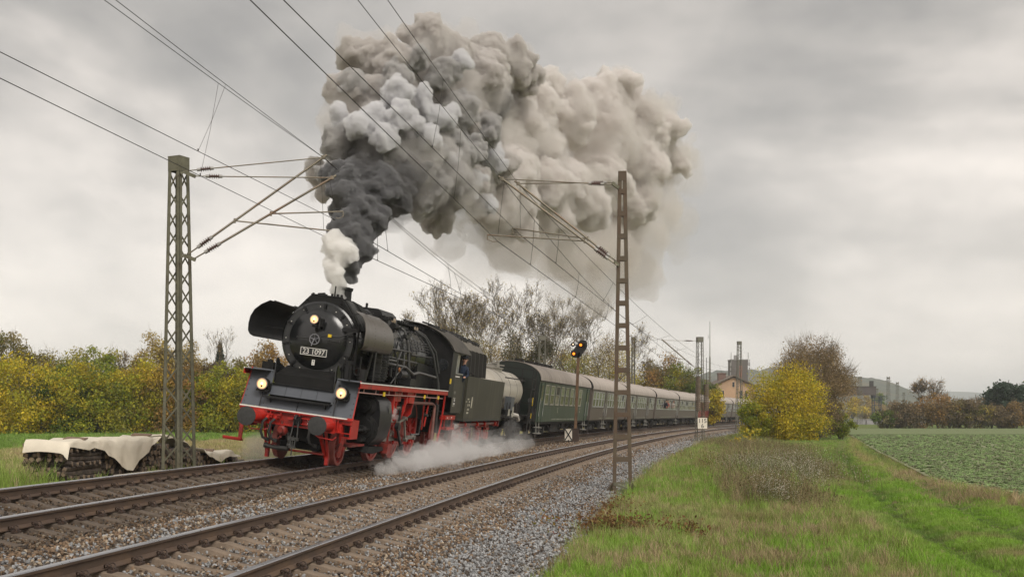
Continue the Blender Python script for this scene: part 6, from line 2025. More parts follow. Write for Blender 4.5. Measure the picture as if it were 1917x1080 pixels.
def bare_tree(label, x, y, z, H, seed, group, name='bare_tree', depth=6, spread=.5, up=.22, leaves=900, pal=PALE, lean=(0, 0), twig=(.5, .012), r0=None, ivy=False, lsz=.11):
    rg = random.Random(seed); segs = []; tips = []
    root = empty(name, label, 'tree', group, Matrix.Translation((x, y, z)))
    r0 = r0 or H * .017
    grow(Vector((0, 0, -.2)), Vector((lean[0], lean[1], 1)).normalized(), H * .29, r0, depth, rg, segs, tips, spread, up)
    top = max(t[0].z for t in tips)
    k = (H * .96) / top
    b = MB(); tw = MB()
    for pts, rs, dp in segs:
        pts = [Vector((p.x * k, p.y * k, p.z * k)) for p in pts]
        if dp >= depth - 3: b.tube(pts, [max(q, .012) for q in rs], 6 if dp >= depth - 1 else 4, caps=False)
        else: tw.tube(pts, [max(q, .009) for q in rs], 3, caps=False)
    b.build('trunk', M_bark, root, angle=1.2)
    me = tw.mesh('branches', M_bark, normals=False); link(bpy.data.objects.new('branches', me), root)
    # fine twigs and a few last leaves
    g = np.random.default_rng(seed)
    tp = np.array([(t[0] * k)[:] for t in tips]); td = np.array([t[1][:] for t in tips])
    m = 6; n = len(tp) * m
    base = np.repeat(tp, m, 0) - np.repeat(td, m, 0) * g.uniform(0, .7, n)[:, None]; dr = np.repeat(td, m, 0) + g.normal(size=(n, 3)) * .55; dr[:, 2] += .15; dr /= np.linalg.norm(dr, axis=1)[:, None]
    L_ = (twig[0] * g.uniform(.5, 1.5, n))[:, None]; w = np.cross(dr, g.normal(size=(n, 3))); w /= np.linalg.norm(w, axis=1)[:, None]
    V = np.empty((n, 4, 3)); V[:, 0] = base - w * twig[1]; V[:, 1] = base + w * twig[1]; V[:, 2] = base + dr * L_ + w * twig[1] * .4; V[:, 3] = base + dr * L_ - w * twig[1] * .4
    cols = np.array([.11, .088, .06])[None] * g.uniform(.7, 1.4, n)[:, None]
    tipp = base + dr * L_
    V2 = V.reshape(-1, 3); F2 = np.arange(n * 4).reshape(n, 4); C2_ = np.repeat(np.concatenate([cols, np.ones((n, 1))], 1), 1, 0)
    idx = g.integers(0, n, leaves)
    P_ = tipp[idx] * 1.0 + g.normal(size=(leaves, 3)) * .12
    if ivy:
        q = 900; hh = g.uniform(.0, .45, q) * H; an = g.uniform(0, 6.28, q); P_ = np.concatenate([P_, np.stack([np.cos(an) * r0 * 2.2, np.sin(an) * r0 * 2.2, hh], 1) + g.normal(size=(q, 3)) * .12])
    c = np.array(pal)[g.integers(0, len(pal), len(P_))] * g.uniform(.7, 1.3, len(P_))[:, None]
    if ivy: c[-900:] = np.array([.05, .075, .02]) * g.uniform(.6, 1.4, 900)[:, None]
    V3, F3, C3 = leafmesh(P_, lsz, c, seed=seed)
    me = npmesh('crown', np.concatenate([V2, V3]), np.concatenate([F2, F3 + len(V2)]), M_twig, {'col': ('FACE', 'FLOAT_COLOR', np.concatenate([C2_, C3]))})
    link(bpy.data.objects.new('crown', me), root)
    return root


def bushy(label, x, y, z, H, W_, seed, pal, group, name='autumn_tree', n=7000, size=.17, base=.0, cat='tree', clumps=42, pal2=None, p2=.25, twigs=250, D_=None, ragged=1.0, trunk=True, low=False):
    """leafy tree or shrub: leaf clumps through an uneven crown, limbs inside, twigs sticking out"""
    g = np.random.default_rng(seed); rg = random.Random(seed)
    root = empty(name, label, cat, group, Matrix.Translation((x, y, z)))
    D_ = D_ or W_
    ch = H * (1 - base)
    # clump centres on an uneven ellipsoid
    u = g.normal(size=(clumps, 3)); u /= np.linalg.norm(u, axis=1)[:, None]
    rr = g.uniform(.35, .92, clumps) ** .6
    C_ = u * rr[:, None] * np.array([W_ / 2, D_ / 2, ch / 2]) * g.uniform(.8, 1.12, (clumps, 1))
    C_[:, 2] += H * base + ch / 2
    if low:
        m_ = g.random(clumps) < .35
        C_[m_, 2] = g.uniform(.2, H * .3, m_.sum()); C_[m_, :2] *= 1.15
    C_[:, 2] = np.maximum(C_[:, 2], H * base + .25)
    cr = g.uniform(.10, .20, clumps) * (W_ + ch) / 2
    ci = g.integers(0, clumps, n)
    v = g.normal(size=(n, 3)); v /= np.linalg.norm(v, axis=1)[:, None]
    rad = g.random(n) ** .45
    P_ = C_[ci] + v * (cr[ci] * rad * ragged)[:, None] * np.array([1, 1, .85])
    P_ += g.normal(size=(n, 3)) * size * .5
    P_[:, 2] = np.abs(P_[:, 2]) + .02
    ccol = np.array(pal)[g.integers(0, len(pal), clumps)]
    if pal2 is not None:
        sel = g.random(clumps) < p2
        ccol[sel] = np.array(pal2)[g.integers(0, len(pal2), sel.sum())]
    c = (ccol[ci] * .6 + np.array(pal)[g.integers(0, len(pal), n)] * .4) * 1.25
    c *= g.uniform(.65, 1.35, n)[:, None]
    V, F_, C3 = leafmesh(P_, size, c, seed=seed)
    # twigs
    m = twigs
    if m:
        k = g.integers(0, clumps, m); d = C_[k] - np.array([0, 0, H * .35]); d /= np.linalg.norm(d, axis=1)[:, None]; d += g.normal(size=(m, 3)) * .25; d[:, 2] += .3
        b0 = C_[k] + d * cr[k][:, None] * .5; e = b0 + d * (cr[k] * g.uniform(.2, .6, m))[:, None]; w = np.cross(d, g.normal(size=(m, 3))); w /= np.linalg.norm(w, axis=1)[:, None]; w *= .006 + size * .03
        T = np.empty((m, 4, 3)); T[:, 0] = b0 - w; T[:, 1] = b0 + w; T[:, 2] = e + w * .4; T[:, 3] = e - w * .4
        V = np.concatenate([V, T.reshape(-1, 3)]); F_ = np.concatenate([F_, np.arange(m * 4).reshape(m, 4) + n * 4])
        C3 = np.concatenate([C3, np.tile([.16, .125, .08, 1], (m, 1))])
    me = npmesh('crown', V, F_, M_leaf, {'col': ('FACE', 'FLOAT_COLOR', np.clip(C3, 0, 1))})
    link(bpy.data.objects.new('crown', me), root)
    if trunk:
        b = MB()
        ns = 4
        for i in range(ns):
            a = i * 2.1 + seed; q = C_[rg.randrange(clumps)]
            b.tube([(.1 * math.cos(a), .1 * math.sin(a), -.2), (q[0] * .3, q[1] * .3, H * .3), (q[0] * .8, q[1] * .8, max(q[2], H * .4))], [H * .016 + .03, H * .012 + .02, .02], 5, caps=False)
        for i in range(10):
            q = C_[i % clumps]; b.tube([(q[0] * .25, q[1] * .25, H * .28), tuple(q)], [.05, .015], 4, caps=False)
        b.build('trunk', M_bark, root, angle=1.2)
    return root


def place(u, vtop, Y, z):
    X = (u - MIDX) / FPX * Y
    return X, z, (HORY - vtop) / FPX * Y + EYE - z


# ---- left hedge (front row, then taller trees behind)
GL = 'autumn hedge bushes beyond the left meadow'
hedge = [
    (-330, 676, 104, 8.5, YGRN, OLIVE, .3, 'yellow-green bush far out at the left end of the hedge'),
    (-230, 664, 103, 8.5, GOLD, OLIVE, .3, 'gold bush second from the left end of the hedge'),
    (-135, 672, 104, 8.5, OLIVE, YGRN, .3, 'olive bush left of the edge of the view'),
    (-45, 660, 104, 8.5, GOLD, YGRN, .3, 'orange-gold bush cut by the left edge of the view'),
    (45, 668, 103, 8.5, GOLD, YGRN, .25, 'orange-gold bush above the left end of the log pile'),
    (118, 684, 105, 5.0, GREEN, YGRN, .3, 'dark green bush between the orange-gold bush and the yellow-green ones'),
    (176, 668, 106, 6.4, YGRN, GOLD, .35, 'yellow-green bush above the pale tarpaulin'),
    (232, 690, 107, 6.0, YGRN, OLIVE, .4, 'olive and yellow bush left of the big mast, above the log ends'),
    (284, 676, 108, 5.8, GOLD, RUST, .4, 'rust and gold bush just left of the big mast'),
    (338, 682, 108, 5.6, RUST, OLIVE, .4, 'rust-coloured bush seen through the big mast'),
    (386, 676, 109, 5.4, YGRN, GOLD, .35, 'yellow-green bush just right of the big mast'),
    (432, 690, 109, 5.0, GOLD, GREEN, .35, 'gold and green bush right of the big mast, before the locomotive'),
    (478, 696, 110, 5.4, YGRN, GREEN, .4, 'green-yellow bush directly left of the locomotive buffer'),
    (535, 690, 112, 6.0, YGRN, OLIVE, .4, 'yellow-green bush behind the smoke deflector of the locomotive')]
for i, (u, vt, Y, w, p1, p2, k2, lab) in enumerate(hedge):
    X, z, H = place(u, vt, Y, .5)
    bushy(lab, X, Y, z, H, w * 1.2, 100 + i, p1, GL, 'hedge_bush', n=15000, size=.17, pal2=p2, p2=k2, clumps=95, low=True)
GB2 = 'taller trees behind the left hedge'
back = [
    (15, 612, 116, 4.6, OLIVE, 'olive tree crown rising highest at the left edge'), (75, 648, 118, 6.4, OLIVE, 'olive tree top behind the orange-gold bush'), (135, 656, 120, 6.4, YGRN, 'yellow-green tree top behind the dark green bush'),
    (190, 644, 118, 5.6, YGRN, 'pointed yellow-green tree top left of centre in the hedge'), (243, 662, 122, 5.2, BROWN, 'brown bare tree top between two leafy ones in the hedge'), (296, 624, 118, 4.4, PALE, 'pale sparse tree rising just left of the big mast'),
    (350, 634, 119, 4.2, PALE, 'pale golden tree rising just right of the big mast'), (398, 672, 120, 5.0, BROWN, 'brown tree top behind the bush right of the big mast'), (455, 672, 122, 5.4, OLIVE, 'olive tree top left of the smoke deflector'), (503, 640, 118, 4.8, RUST, 'orange-brown tree directly behind the left smoke deflector')]
for i, (u, vt, Y, w, p1, lab) in enumerate(back):
    X, z, H = place(u, vt, Y, .5)
    bushy(lab, X, Y, z, H, w, 140 + i, p1, GB2, 'autumn_tree', n=11000, size=.17, pal2=PALE, p2=.25, clumps=60, base=.1, twigs=300)
for u, vt, s_, lab in ((430, 608, 5, 'thin bare tree standing above the hedge, right of the big mast'), (418, 628, 6, 'small bare tree beside the thin one above the hedge'), (250, 655, 8, 'bare twiggy tree above the hedge, left of the big mast')):
    X, z, H = place(u, vt, 117, .5)
    bare_tree(lab, X, 117, z, H, s_, GB2, depth=4, leaves=100, up=.4, spread=.3)
X, z, H = place(412, 638, 121, .5)


def conifer(label, x, y, z, H, W_, seed, n=5000, size=.2, round_top=False, col=(.03, .05, .03)):
    g = np.random.default_rng(seed); root = empty('conifer', label, 'tree', None, Matrix.Translation((x, y, z)))
    t = g.random(n) ** .8
    if round_top:
        lay = np.floor(t * 7) / 7 + g.random(n) * .09
        prof = np.interp(t, [0, .15, .4, .6, .8, .93, 1], [.25, .42, .5, .44, .36, .24, .05])
    else:
        prof = (1 - t) * .5 + .03
    an = g.uniform(0, 6.28, n); arm = .75 + .25 * np.sin(an * 5 + np.floor(t * 9) * 1.7)
    rr = prof * W_ * arm * g.uniform(.45, 1.0, n) ** .5
    P_ = np.stack([rr * np.cos(an), rr * np.sin(an), t * H * .97 + .3 - rr * .12], 1)
    c = np.array(col)[None] * g.uniform(.6, 1.5, n)[:, None]
    V, F_, C3 = leafmesh(P_, size, c, seed=seed)
    me = npmesh('crown', V, F_, M_leaf, {'col': ('FACE', 'FLOAT_COLOR', C3)}); link(bpy.data.objects.new('crown', me), root)
    b = MB(); b.cyl((0, 0, -.2), (0, 0, H * .9), H * .02, .03, n=7); b.build('trunk', M_bark, root)
    return root


conifer('small dark spruce poking above the hedge right of the big mast', X, 121, z, H * .97, 4.2, 3, n=3500, size=.16)

# ---- bare trees behind the train
GT = 'bare trees behind the train'
bt = [(800, 556, 112, 31, (-.25, 0), 'bare tree farthest left, above the locomotive boiler', False), (848, 540, 106, 32, (-.12, 0), 'bare tree with forked crown above the cab roof', False), (893, 512, 104, 33, (.02, 0), 'tall bare tree with a straight trunk above the tender', True),
      (940, 530, 108, 34, (.05, 0), 'bare tree with ivied foot above the tank wagon', True), (992, 518, 112, 35, (.12, 0), 'wide bare tree above the front of the first coach', True), (1040, 528, 116, 36, (.05, 0), 'bare tree between the riveted mast and the light signal', False),
      (1085, 545, 120, 37, (.1, 0), 'bare tree directly above the light signal', False), (1128, 562, 124, 38, (.1, 0), 'rounded bare tree just left of the ladder mast', False), (1012, 560, 128, 39, (.0, 0), 'smaller bare tree behind the riveted mast', False), (915, 568, 126, 40, (-.1, 0), 'smaller bare tree between the tender and tank wagon trees', False)]
for u, vt, Y, sd_, ln_, lab, iv in bt:
    X, z, H = place(u - 60 * ln_[0], vt, Y, .4)
    bare_tree(lab, X, Y, z, H, sd_, GT, leaves=650, lean=ln_, ivy=iv, twig=(.42, .011), r0=H * .016)
GU = 'undergrowth bushes behind the train'
ug = [(775, 612, PALE, 'pale twiggy bush behind the locomotive dome'), (820, 618, PALE, 'yellowish bush behind the boiler and cab'), (865, 606, OLIVE, 'olive bush behind the coal heap'), (905, 640, PALE, 'pale bush behind the rear of the tender'), (945, 632, BROWN, 'brown bush behind the tank wagon'),
      (985, 640, PALE, 'pale brown bush behind the curved coach end'), (1025, 620, BROWN, 'brown twiggy bush around the riveted mast'), (1065, 650, YGRN, 'yellow-leaved bush left of the signal post'), (1100, 646, OLIVE, 'olive bush right of the signal post'), (1140, 630, BROWN, 'brown bush directly left of the ladder mast'), (1168, 655, GOLD, 'golden bush seen through the ladder mast')]
for i, (u, vt, p1, lab) in enumerate(ug):
    Y = 118 + i * 3
    X, z, H = place(u, vt - 12, Y, .4)
    bushy(lab, X, Y, z, H, 5.4, 200 + i, p1, GU, 'undergrowth_bush', n=13000, size=.12, pal2=[(.36, .28, .06), (.42, .31, .05), (.24, .19, .08)], p2=.35, clumps=90, twigs=1200, ragged=1.15, low=True, cat='bush')
for u, vt, s_, lab in ((962, 590, 21, 'dark ivied tree column behind the tank wagon'), (1012, 585, 22, 'dark evergreen behind the riveted mast')):
    X, z, H = place(u, vt, 121, .4)
    bushy(lab, X, 121, z, H, 2.2, s_, [(.05, .06, .025), (.08, .085, .03), (.11, .10, .05)], GT, 'ivied_tree', n=3500, size=.15, clumps=26, twigs=500)

# ---- trees between ladder mast and station
GM = 'leafy trees behind the middle of the train'
for i, (u, vt, w, p1, p2, lab) in enumerate(((1192, 694, 5, GOLD, OLIVE, 'golden bush just right of the ladder mast'), (1216, 672, 6.4, BROWN, OLIVE, 'brown round tree right of the slender mast'), (1246, 664, 6.8, RUST, OLIVE, 'rust and olive round tree, tallest behind the middle coaches'), (1270, 676, 5.2, YGRN, GREEN, 'bright yellow-green tree left of the balance weight mast'),
                                           (1294, 688, 5.2, OLIVE, GREEN, 'olive tree directly behind the balance weight mast'), (1316, 702, 4.6, GREEN, YGRN, 'green tree between the balance weight mast and the station'), (1337, 724, 2.6, GOLD, OLIVE, 'small golden bush at the corner of the station'))):
    Y = 172 - i * 2
    X, z, H = place(u, vt, Y, .3)
    bushy(lab, X, Y, z, H, w, 230 + i, p1, GM, n=6500, size=.22, pal2=p2, p2=.35, clumps=44, twigs=500)

# ---- yellow bush, brown willow, small green bush
X, z, H = place(1474, 681, 99, 0)
bushy('big round bright yellow bush at the end of the verge', X, 99, z, H, 6.6, 301, GOLD, None, 'yellow_bush', n=34000, size=.115, pal2=YGRN, p2=.28, clumps=210, twigs=500, cat='bush', low=True)
X, z, H = place(1412, 712, 97, 0)
bushy('low yellow shrub leaning out at the left foot of the big yellow bush', X, 97, z, H * .72, 2.9, 302, YGRN, None, 'yellow_shrub', n=7000, size=.11, pal2=GOLD, p2=.4, clumps=50, twigs=200, cat='bush')
X, z, H = place(1524, 634, 109, 0)
bushy('tall brown willow behind the yellow bush', X, 109, z, H, 7.0, 303, BROWN, None, 'brown_willow', n=60000, size=.10, pal2=[(.26, .19, .085), (.30, .21, .11)], p2=.5, clumps=150, twigs=3500, ragged=1.15)
X, z, H = place(1574, 770, 104, 0)
bushy('small green bush at the right foot of the brown willow', X, 104, z, H, 2.4, 304, YGRN, None, 'green_bush', n=4500, size=.11, pal2=GREEN, p2=.4, clumps=30, twigs=100, cat='bush')
X, z, H = place(1545, 742, 101, 0)
bushy('brown thicket under the willow beside the grass track', X, 103, z, H, 4.2, 305, BROWN, None, 'brown_thicket', n=7500, size=.1, clumps=50, twigs=900, cat='bush')

# ---- hedge line on the far side of the field
GR = 'hedge trees beyond the crop field'
rh = [(1660, 765, 4.6, GREEN, 'green bush at the left end of the field hedge'), (1680, 748, 5, BROWN, 'brown bush left of the round bare tree'), (1702, 752, 5, BROWN, 'brown thicket under the round bare tree'), (1728, 750, 5.4, RUST, 'reddish thicket right under the round bare tree'), (1756, 735, 5.6, RUST, 'orange-brown tree right of the round bare tree'),
      (1778, 756, 4.6, BROWN, 'brown bush right of the orange-brown tree'), (1795, 748, 4.4, OLIVE, 'olive tree with narrow top in the field hedge'), (1815, 746, 5, BROWN, 'brown tree mid-way along the right part of the hedge'), (1836, 752, 5, OLIVE, 'olive round tree left of the big conifer'), (1856, 756, 4.8, BROWN, 'brown bush at the left foot of the big conifer'),
      (1880, 766, 5, BROWN, 'dark brown bush below the big conifer'), (1904, 752, 5, RUST, 'rust bush right of the big conifer'), (1930, 750, 5, BROWN, 'brown bush at the right edge of the view')]
for i, (u, vt, w, p1, lab) in enumerate(rh):
    X, z, H = place(u, vt, 188, 0)
    bushy(lab, X, 188, z, H, w, 330 + i, p1, GR, 'hedge_tree', n=3600, size=.24, pal2=BROWN, p2=.4, clumps=34, twigs=500, ragged=1.15)
for u, vt, s_, k_, lab in ((1712, 706, 51, 6, 'round fine-twigged bare tree, highest in the field hedge'), (1815, 744, 52, 5, 'bare tree inside the field hedge, left of the conifer'), (1790, 742, 53, 4, 'slim bare tree standing up from the field hedge')):
    X, z, H = place(u, vt, 192, 0)
    bare_tree(lab, X, 192, z, H, s_, GR, depth=k_, leaves=900 if k_ == 6 else 100, spread=.62, up=.12, pal=RUST, twig=(.75, .02), r0=H * .015, lsz=.16)
X, z, H = place(1880, 717, 196, 0)
bushy('big dark green conifer with a rounded top above the field hedge', X, 196, z, H, 8.6, 63, [(.03, .05, .03), (.04, .065, .04), (.022, .04, .025)], None, 'conifer', n=9000, size=.4, clumps=34, twigs=0)
for i, (u, vt, w, p1, lab) in enumerate(((1596, 744, 8, GOLD, 'golden tree under the gantry beam, far left'), (1618, 742, 9, PALE, 'pale yellow tree under the middle of the gantry beam'), (1638, 752, 8, RUST, 'orange tree seen through the blue tower'), (1655, 757, 8, PALE, 'pale tree right of the blue tower'), (1643, 735, 5, GREEN, 'dark green tree beyond the blue tower'))):
    Y = 430 + i * 6
    X, z, H = place(u, vt, Y, 0)
    bushy(lab, X, Y, z, H, w * 1.3, 360 + i, p1, 'distant yellow trees beyond the gantry', n=2500, size=.55, clumps=26, twigs=0)

# ---- dry weeds, white asters and brown docks on the verge
def stalks(name, label, boxes, n, h, cols, seed, heads=None, spread=.5):
    """many thin dry stalks with seed heads: ground cover nobody could count"""
    g = np.random.default_rng(seed)
    A = []; 
    for (x0, y0, rx, ry, wgt) in boxes:
        m = int(n * wgt); A.append(np.stack([x0 + g.normal(size=m) * rx, y0 + g.normal(size=m) * ry], 1))
    A = np.concatenate(A); m = len(A)
    z = ground_z(A[:, 0], A[:, 1]); hh = h * g.uniform(.4, 1.2, m)
    d = g.normal(size=(m, 3)) * spread * .5; d[:, 2] = 1; d /= np.linalg.norm(d, axis=1)[:, None]
    b0 = np.stack([A[:, 0], A[:, 1], z - .02], 1); e = b0 + d * hh[:, None]
    w = np.cross(d, g.normal(size=(m, 3))); w /= np.linalg.norm(w, axis=1)[:, None]; w *= .0045
    T = np.empty((m, 4, 3)); T[:, 0] = b0 - w; T[:, 1] = b0 + w; T[:, 2] = e + w * .6; T[:, 3] = e - w * .6
    c = np.array(cols)[g.integers(0, len(cols), m)] * g.uniform(.7, 1.3, m)[:, None]
    V = T.reshape(-1, 3); F_ = np.arange(m * 4).reshape(m, 4); C_ = np.concatenate([c, np.ones((m, 1))], 1)
    if heads:
        k, sz, hc, elong = heads
        q = m * k; idx = np.repeat(np.arange(m), k)
        P_ = b0[idx] + d[idx] * (hh[idx] * g.uniform(.35, 1.08, q))[:, None] + g.normal(size=(q, 3)) * .06
        hcol = np.array(hc)[g.integers(0, len(hc), q)] * g.uniform(.8, 1.15, q)[:, None]
        V3, F3, C3 = leafmesh(P_, sz, hcol, elong, seed)
        V = np.concatenate([V, V3]); F_ = np.concatenate([F_, F3 + m * 4]); C_ = np.concatenate([C_, C3])
    me = npmesh(name, V, F_, M_leaf, {'col': ('FACE', 'FLOAT_COLOR', np.clip(C_, 0, 1))})
    o = link(bpy.data.objects.new(name, me)); tag(o, label, None, None, 'stuff')
    return o


def gpt(u, v, z=0.0):
    Y = FPX * (EYE - z) / (v - HORY); return ((u - MIDX) / FPX * Y, Y)


def gb(u, v, ru, rv, w):
    x, y = gpt(u, v); x2, _ = gpt(u + ru, v); _, y2 = gpt(u, v - rv); return (x, y, abs(x2 - x) * .6, abs(y2 - y) * .5, w)


stalks('dry_weeds', 'dry brown and straw weeds filling the hollow of the verge', [gb(1440, 845, 70, 10, .3), gb(1470, 880, 55, 15, .3), gb(1440, 930, 50, 18, .2), gb(1380, 840, 30, 10, .2)], 9000, .62, [(.26, .20, .11), (.17, .12, .065), (.36, .28, .16), (.12, .14, .05)], 401, (2, .035, [(.20, .15, .09), (.14, .10, .05), (.12, .14, .04)], 1.6))
stalks('white_asters', 'white fluffy wild asters in the verge weeds', [gb(1440, 890, 45, 14, .45), gb(1475, 880, 30, 12, .25), gb(1400, 885, 25, 12, .1), gb(1450, 940, 18, 8, .12), gb(1490, 905, 14, 8, .1), gb(1500, 870, 18, 10, .15)], 3000, .66, [(.16, .14, .06), (.11, .12, .04)], 402, (9, .026, [(.66, .62, .54), (.58, .53, .43), (.20, .19, .06)], 1.0))
stalks('brown_docks', 'dark brown withered dock stems across the verge grass', [gb(1050, 985, 55, 6, .25), gb(1160, 1005, 60, 6, .25), gb(1120, 965, 60, 5, .12), gb(1350, 865, 25, 8, .15), gb(1390, 880, 30, 6, .1), gb(1290, 1010, 30, 5, .05), gb(1320, 875, 12, 4, .08)], 800, .30, [(.10, .05, .03), (.14, .08, .04)], 403, (6, .045, [(.12, .055, .03), (.20, .10, .04), (.24, .15, .05)], 1.5), spread=.9)
stalks('red_brambles', 'reddish and gold bramble leaves at the edge of the ballast', [gb(1020, 992, 22, 10, .8), gb(1255, 855, 20, 6, .2)], 260, .32, [(.12, .07, .03)], 404, (9, .05, [(.25, .12, .03), (.30, .20, .03), (.20, .05, .02), (.14, .13, .02)], 1.3), spread=1.4)
stalks('straw_clumps', 'pale straw clumps among the verge grass', [gb(1430, 1000, 60, 12, .3), gb(1480, 960, 30, 12, .15), gb(1830, 935, 70, 8, .3), gb(1440, 1055, 60, 8, .25)], 5200, .28, [(.36, .28, .16), (.30, .23, .13)], 405, None, spread=1.3)
for (u, v, sc_, lab) in ((1408, 832, 1.0, 'small yellow sapling with large pale leaves in the weeds'), (1378, 836, .6, 'smaller yellow sapling left of the pale-leaved one')):
    x, y = gpt(u, v)
    g = np.random.default_rng(u); n = int(70 * sc_); rt = empty('sapling', lab, 'plant', None, Matrix.Translation((x, y, gz(x, y))))
    P_ = np.stack([g.normal(size=n) * .32 * sc_, g.normal(size=n) * .25 * sc_, g.uniform(.2, 1.15, n) * sc_], 1)
    V, F_, C3 = leafmesh(P_, .16, np.array([(.40, .38, .06), (.48, .36, .03)])[g.integers(0, 2, n)], 1.9, u)
    link(bpy.data.objects.new('leaves', npmesh('leaves', V, F_, M_leaf, {'col': ('FACE', 'FLOAT_COLOR', C3)})), rt)
    b = MB()
    for i in range(6): b.tube([(0, 0, -.05), tuple(P_[i] * .5), tuple(P_[i])], [.012, .008, .004], 4)
    b.build('stem', M_bark, rt)

# ================================================================ LOG PILE
M_bk = mat('log_bark_dark', (.055, .042, .034), rough=.95, var=.4, scale=9, col2=(.12, .095, .07), c2=(.5, .65), bump=.8, bscale=25)
M_cut = mat('log_cut_face', (.19, .14, .095), rough=.9, var=.35, scale=12, col2=(.05, .038, .03), c2=(.48, .62), bump=.3, bscale=40)
M_tarp = mat('tarpaulin_cream', (.66, .60, .49), rough=.75, var=.1, scale=2, col2=(.42, .35, .26), c2=(.55, .75), bump=.5, bscale=6)


def log_mesh(seed, ln):
    r = random.Random(seed); b = MB(); n = r.choice((5, 6, 7, 8)); rad = [r.uniform(.055, .095) for _ in range(n)]
    vs = []; k = 4
    for i in range(k):
        for j in range(n):
            a = 2 * math.pi * j / n; q = rad[j] * (1 + r.uniform(-.14, .14))
            vs.append((ln * (i / (k - 1) - .5) + (r.uniform(-.02, .02) if i in (0, k - 1) else 0), q * math.cos(a) + .02 * math.sin(i * 1.3 + seed), q * math.sin(a)))
    fs = [(i * n + j, i * n + (j + 1) % n, (i + 1) * n + (j + 1) % n, (i + 1) * n + j) for i in range(k - 1) for j in range(n)]
    b.add(vs, fs); b.cur = 1; b.add([vs[j] for j in range(n)], [tuple(range(n))]); b.add([vs[(k - 1) * n + j] for j in range(n)], [tuple(range(n - 1, -1, -1))])
    return b.mesh('log', [M_bk, M_cut], smooth=False)


logs = [log_mesh(i, .95) for i in range(7)]; longlogs = [log_mesh(20 + i, 1.9) for i in range(4)]
PA = Vector((-11.45, 28.8, .45)); PD = (Vector((-9.9, 41.2, .45)) - PA); PL = PD.length; PD.normalize()
pile = empty('log_pile', 'long stack of dark split logs partly under cream tarpaulins beside the track', 'log pile', mtx=Matrix.Translation(PA) @ Matrix.Rotation(math.atan2(PD.y, PD.x), 4, 'Z'))
# local frame: +X along the pile away from the camera, -Y towards the track
def hprof(t): return float(np.interp(t, [0, 1.6, 2.0, 3.0, 4.6, 6.5, 7.6, 8.2, 9.0, 10.5, 11.5, PL], [1.05, 1.05, .9, .98, 1.10, 1.02, .90, .62, .40, .42, .30, .12]))
cnt = 0
lr = random.Random(77)
row = 0; zz = .07
while zz < 1.1:
    t = 2.25 + (.07 if row % 2 else 0)
    while t < PL - .1:
        if zz < hprof(t) and cnt < 240:
            o = bpy.data.objects.new('log', lr.choice(logs)); link(o, pile)
            o.matrix_local = Matrix.Translation((t, lr.uniform(-.09, .06), zz + lr.uniform(-.015, .015))) @ Matrix.Rotation(math.pi / 2 * lr.choice((1, -1)) + lr.uniform(-.07, .07), 4, 'Z') @ Matrix.Rotation(lr.uniform(0, 6.28), 4, 'X') @ Matrix.Diagonal((1, 1.15, 1.15, 1))
            cnt += 1
        t += lr.uniform(.16, .22)
    zz += .145; row += 1
for lay in range(9):
    for k in range(6):
        o = bpy.data.objects.new('log', lr.choice(longlogs)); link(o, pile)
        if lay % 3 != 1: m = Matrix.Translation((.9 + lr.uniform(-.05, .05), -.50 + k * .19, .07 + lay * .115)) @ Matrix.Rotation(lr.uniform(-.06, .06), 4, 'Z')
        else: m = Matrix.Translation((.15 + k * .30, 0, .07 + lay * .115)) @ Matrix.Rotation(math.pi / 2 + lr.uniform(-.06, .06), 4, 'Z') @ Matrix.Scale(.66, 4, (1, 0, 0))
        o.matrix_local = m @ Matrix.Rotation(lr.uniform(0, 6.28), 4, 'X') @ Matrix.Diagonal((1, .85, .85, 1))
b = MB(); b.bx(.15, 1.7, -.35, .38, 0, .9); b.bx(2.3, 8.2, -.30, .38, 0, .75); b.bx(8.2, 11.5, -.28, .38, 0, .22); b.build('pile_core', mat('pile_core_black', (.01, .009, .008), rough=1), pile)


def tarp(name, label, pts_top, drop, seed):
    rows = []
    for i, (t, y0, y1, z) in enumerate(pts_top):
        r_ = []
        for j in range(11):
            f = j / 10
            y = y1 + (y0 - y1) * min(f * 1.5, 1); dz = 0
            zz_ = z + .03 * math.sin(t * 5 + f * 6 + seed) + .02 * math.sin(t * 11 + seed)
            if f > .66:
                g_ = (f - .66) / .34; zz_ -= drop[i] * g_; y -= .05 * g_ + .035 * math.sin(t * 7 + g_ * 3)
            r_.append((t, y, zz_))
        rows.append(r_)
    b = MB(); b.sheet(rows, (0, 0, .015)); o = b.build(name, M_tarp, None, angle=1.2, label=label); o['category'] = 'tarpaulin'
    o.matrix_world = pile.matrix_world
    return o


tt = np.concatenate([[-.22, -.17, -.12], np.linspace(-.05, 5.2, 21)])
tarp('tarpaulin', 'large cream tarpaulin with a hanging corner over the near end of the logs', [(t, -.62, .46, 1.10 - .26 * max(-.10 - t, 0) / .12) for t in tt], list(np.interp(tt, [-.22, 1.4, 2.0, 2.8, 3.4, 4.0, 4.6, 5.2], [.16, .24, .34, .78, .86, .60, .26, .05])), 1)
tt = np.linspace(5.9, 8.3, 10)
tarp('tarpaulin', 'narrow crumpled cream tarpaulin on the middle of the log stack', [(t, -.35, .55, hprof(t) + .10) for t in tt], [.05] * 10, 4)
tt = np.linspace(8.7, 11.7, 12)
tarp('tarpaulin', 'low crumpled cream tarpaulin over the far small end of the log heap', [(t, -.62, .5, hprof(t) + .12 + .05 * math.sin(t * 3)) for t in tt], list(np.interp(tt, [8.7, 10, 11.7], [.15, .28, .10])), 6)
b = MB(); rows = [[(t, -1.15 + .03 * math.sin(t * 6), .10 + .02 * math.sin(t * 9)), (t, -.85, .16), (t, -.80, .02)] for t in np.linspace(1.9, 4.9, 10)]
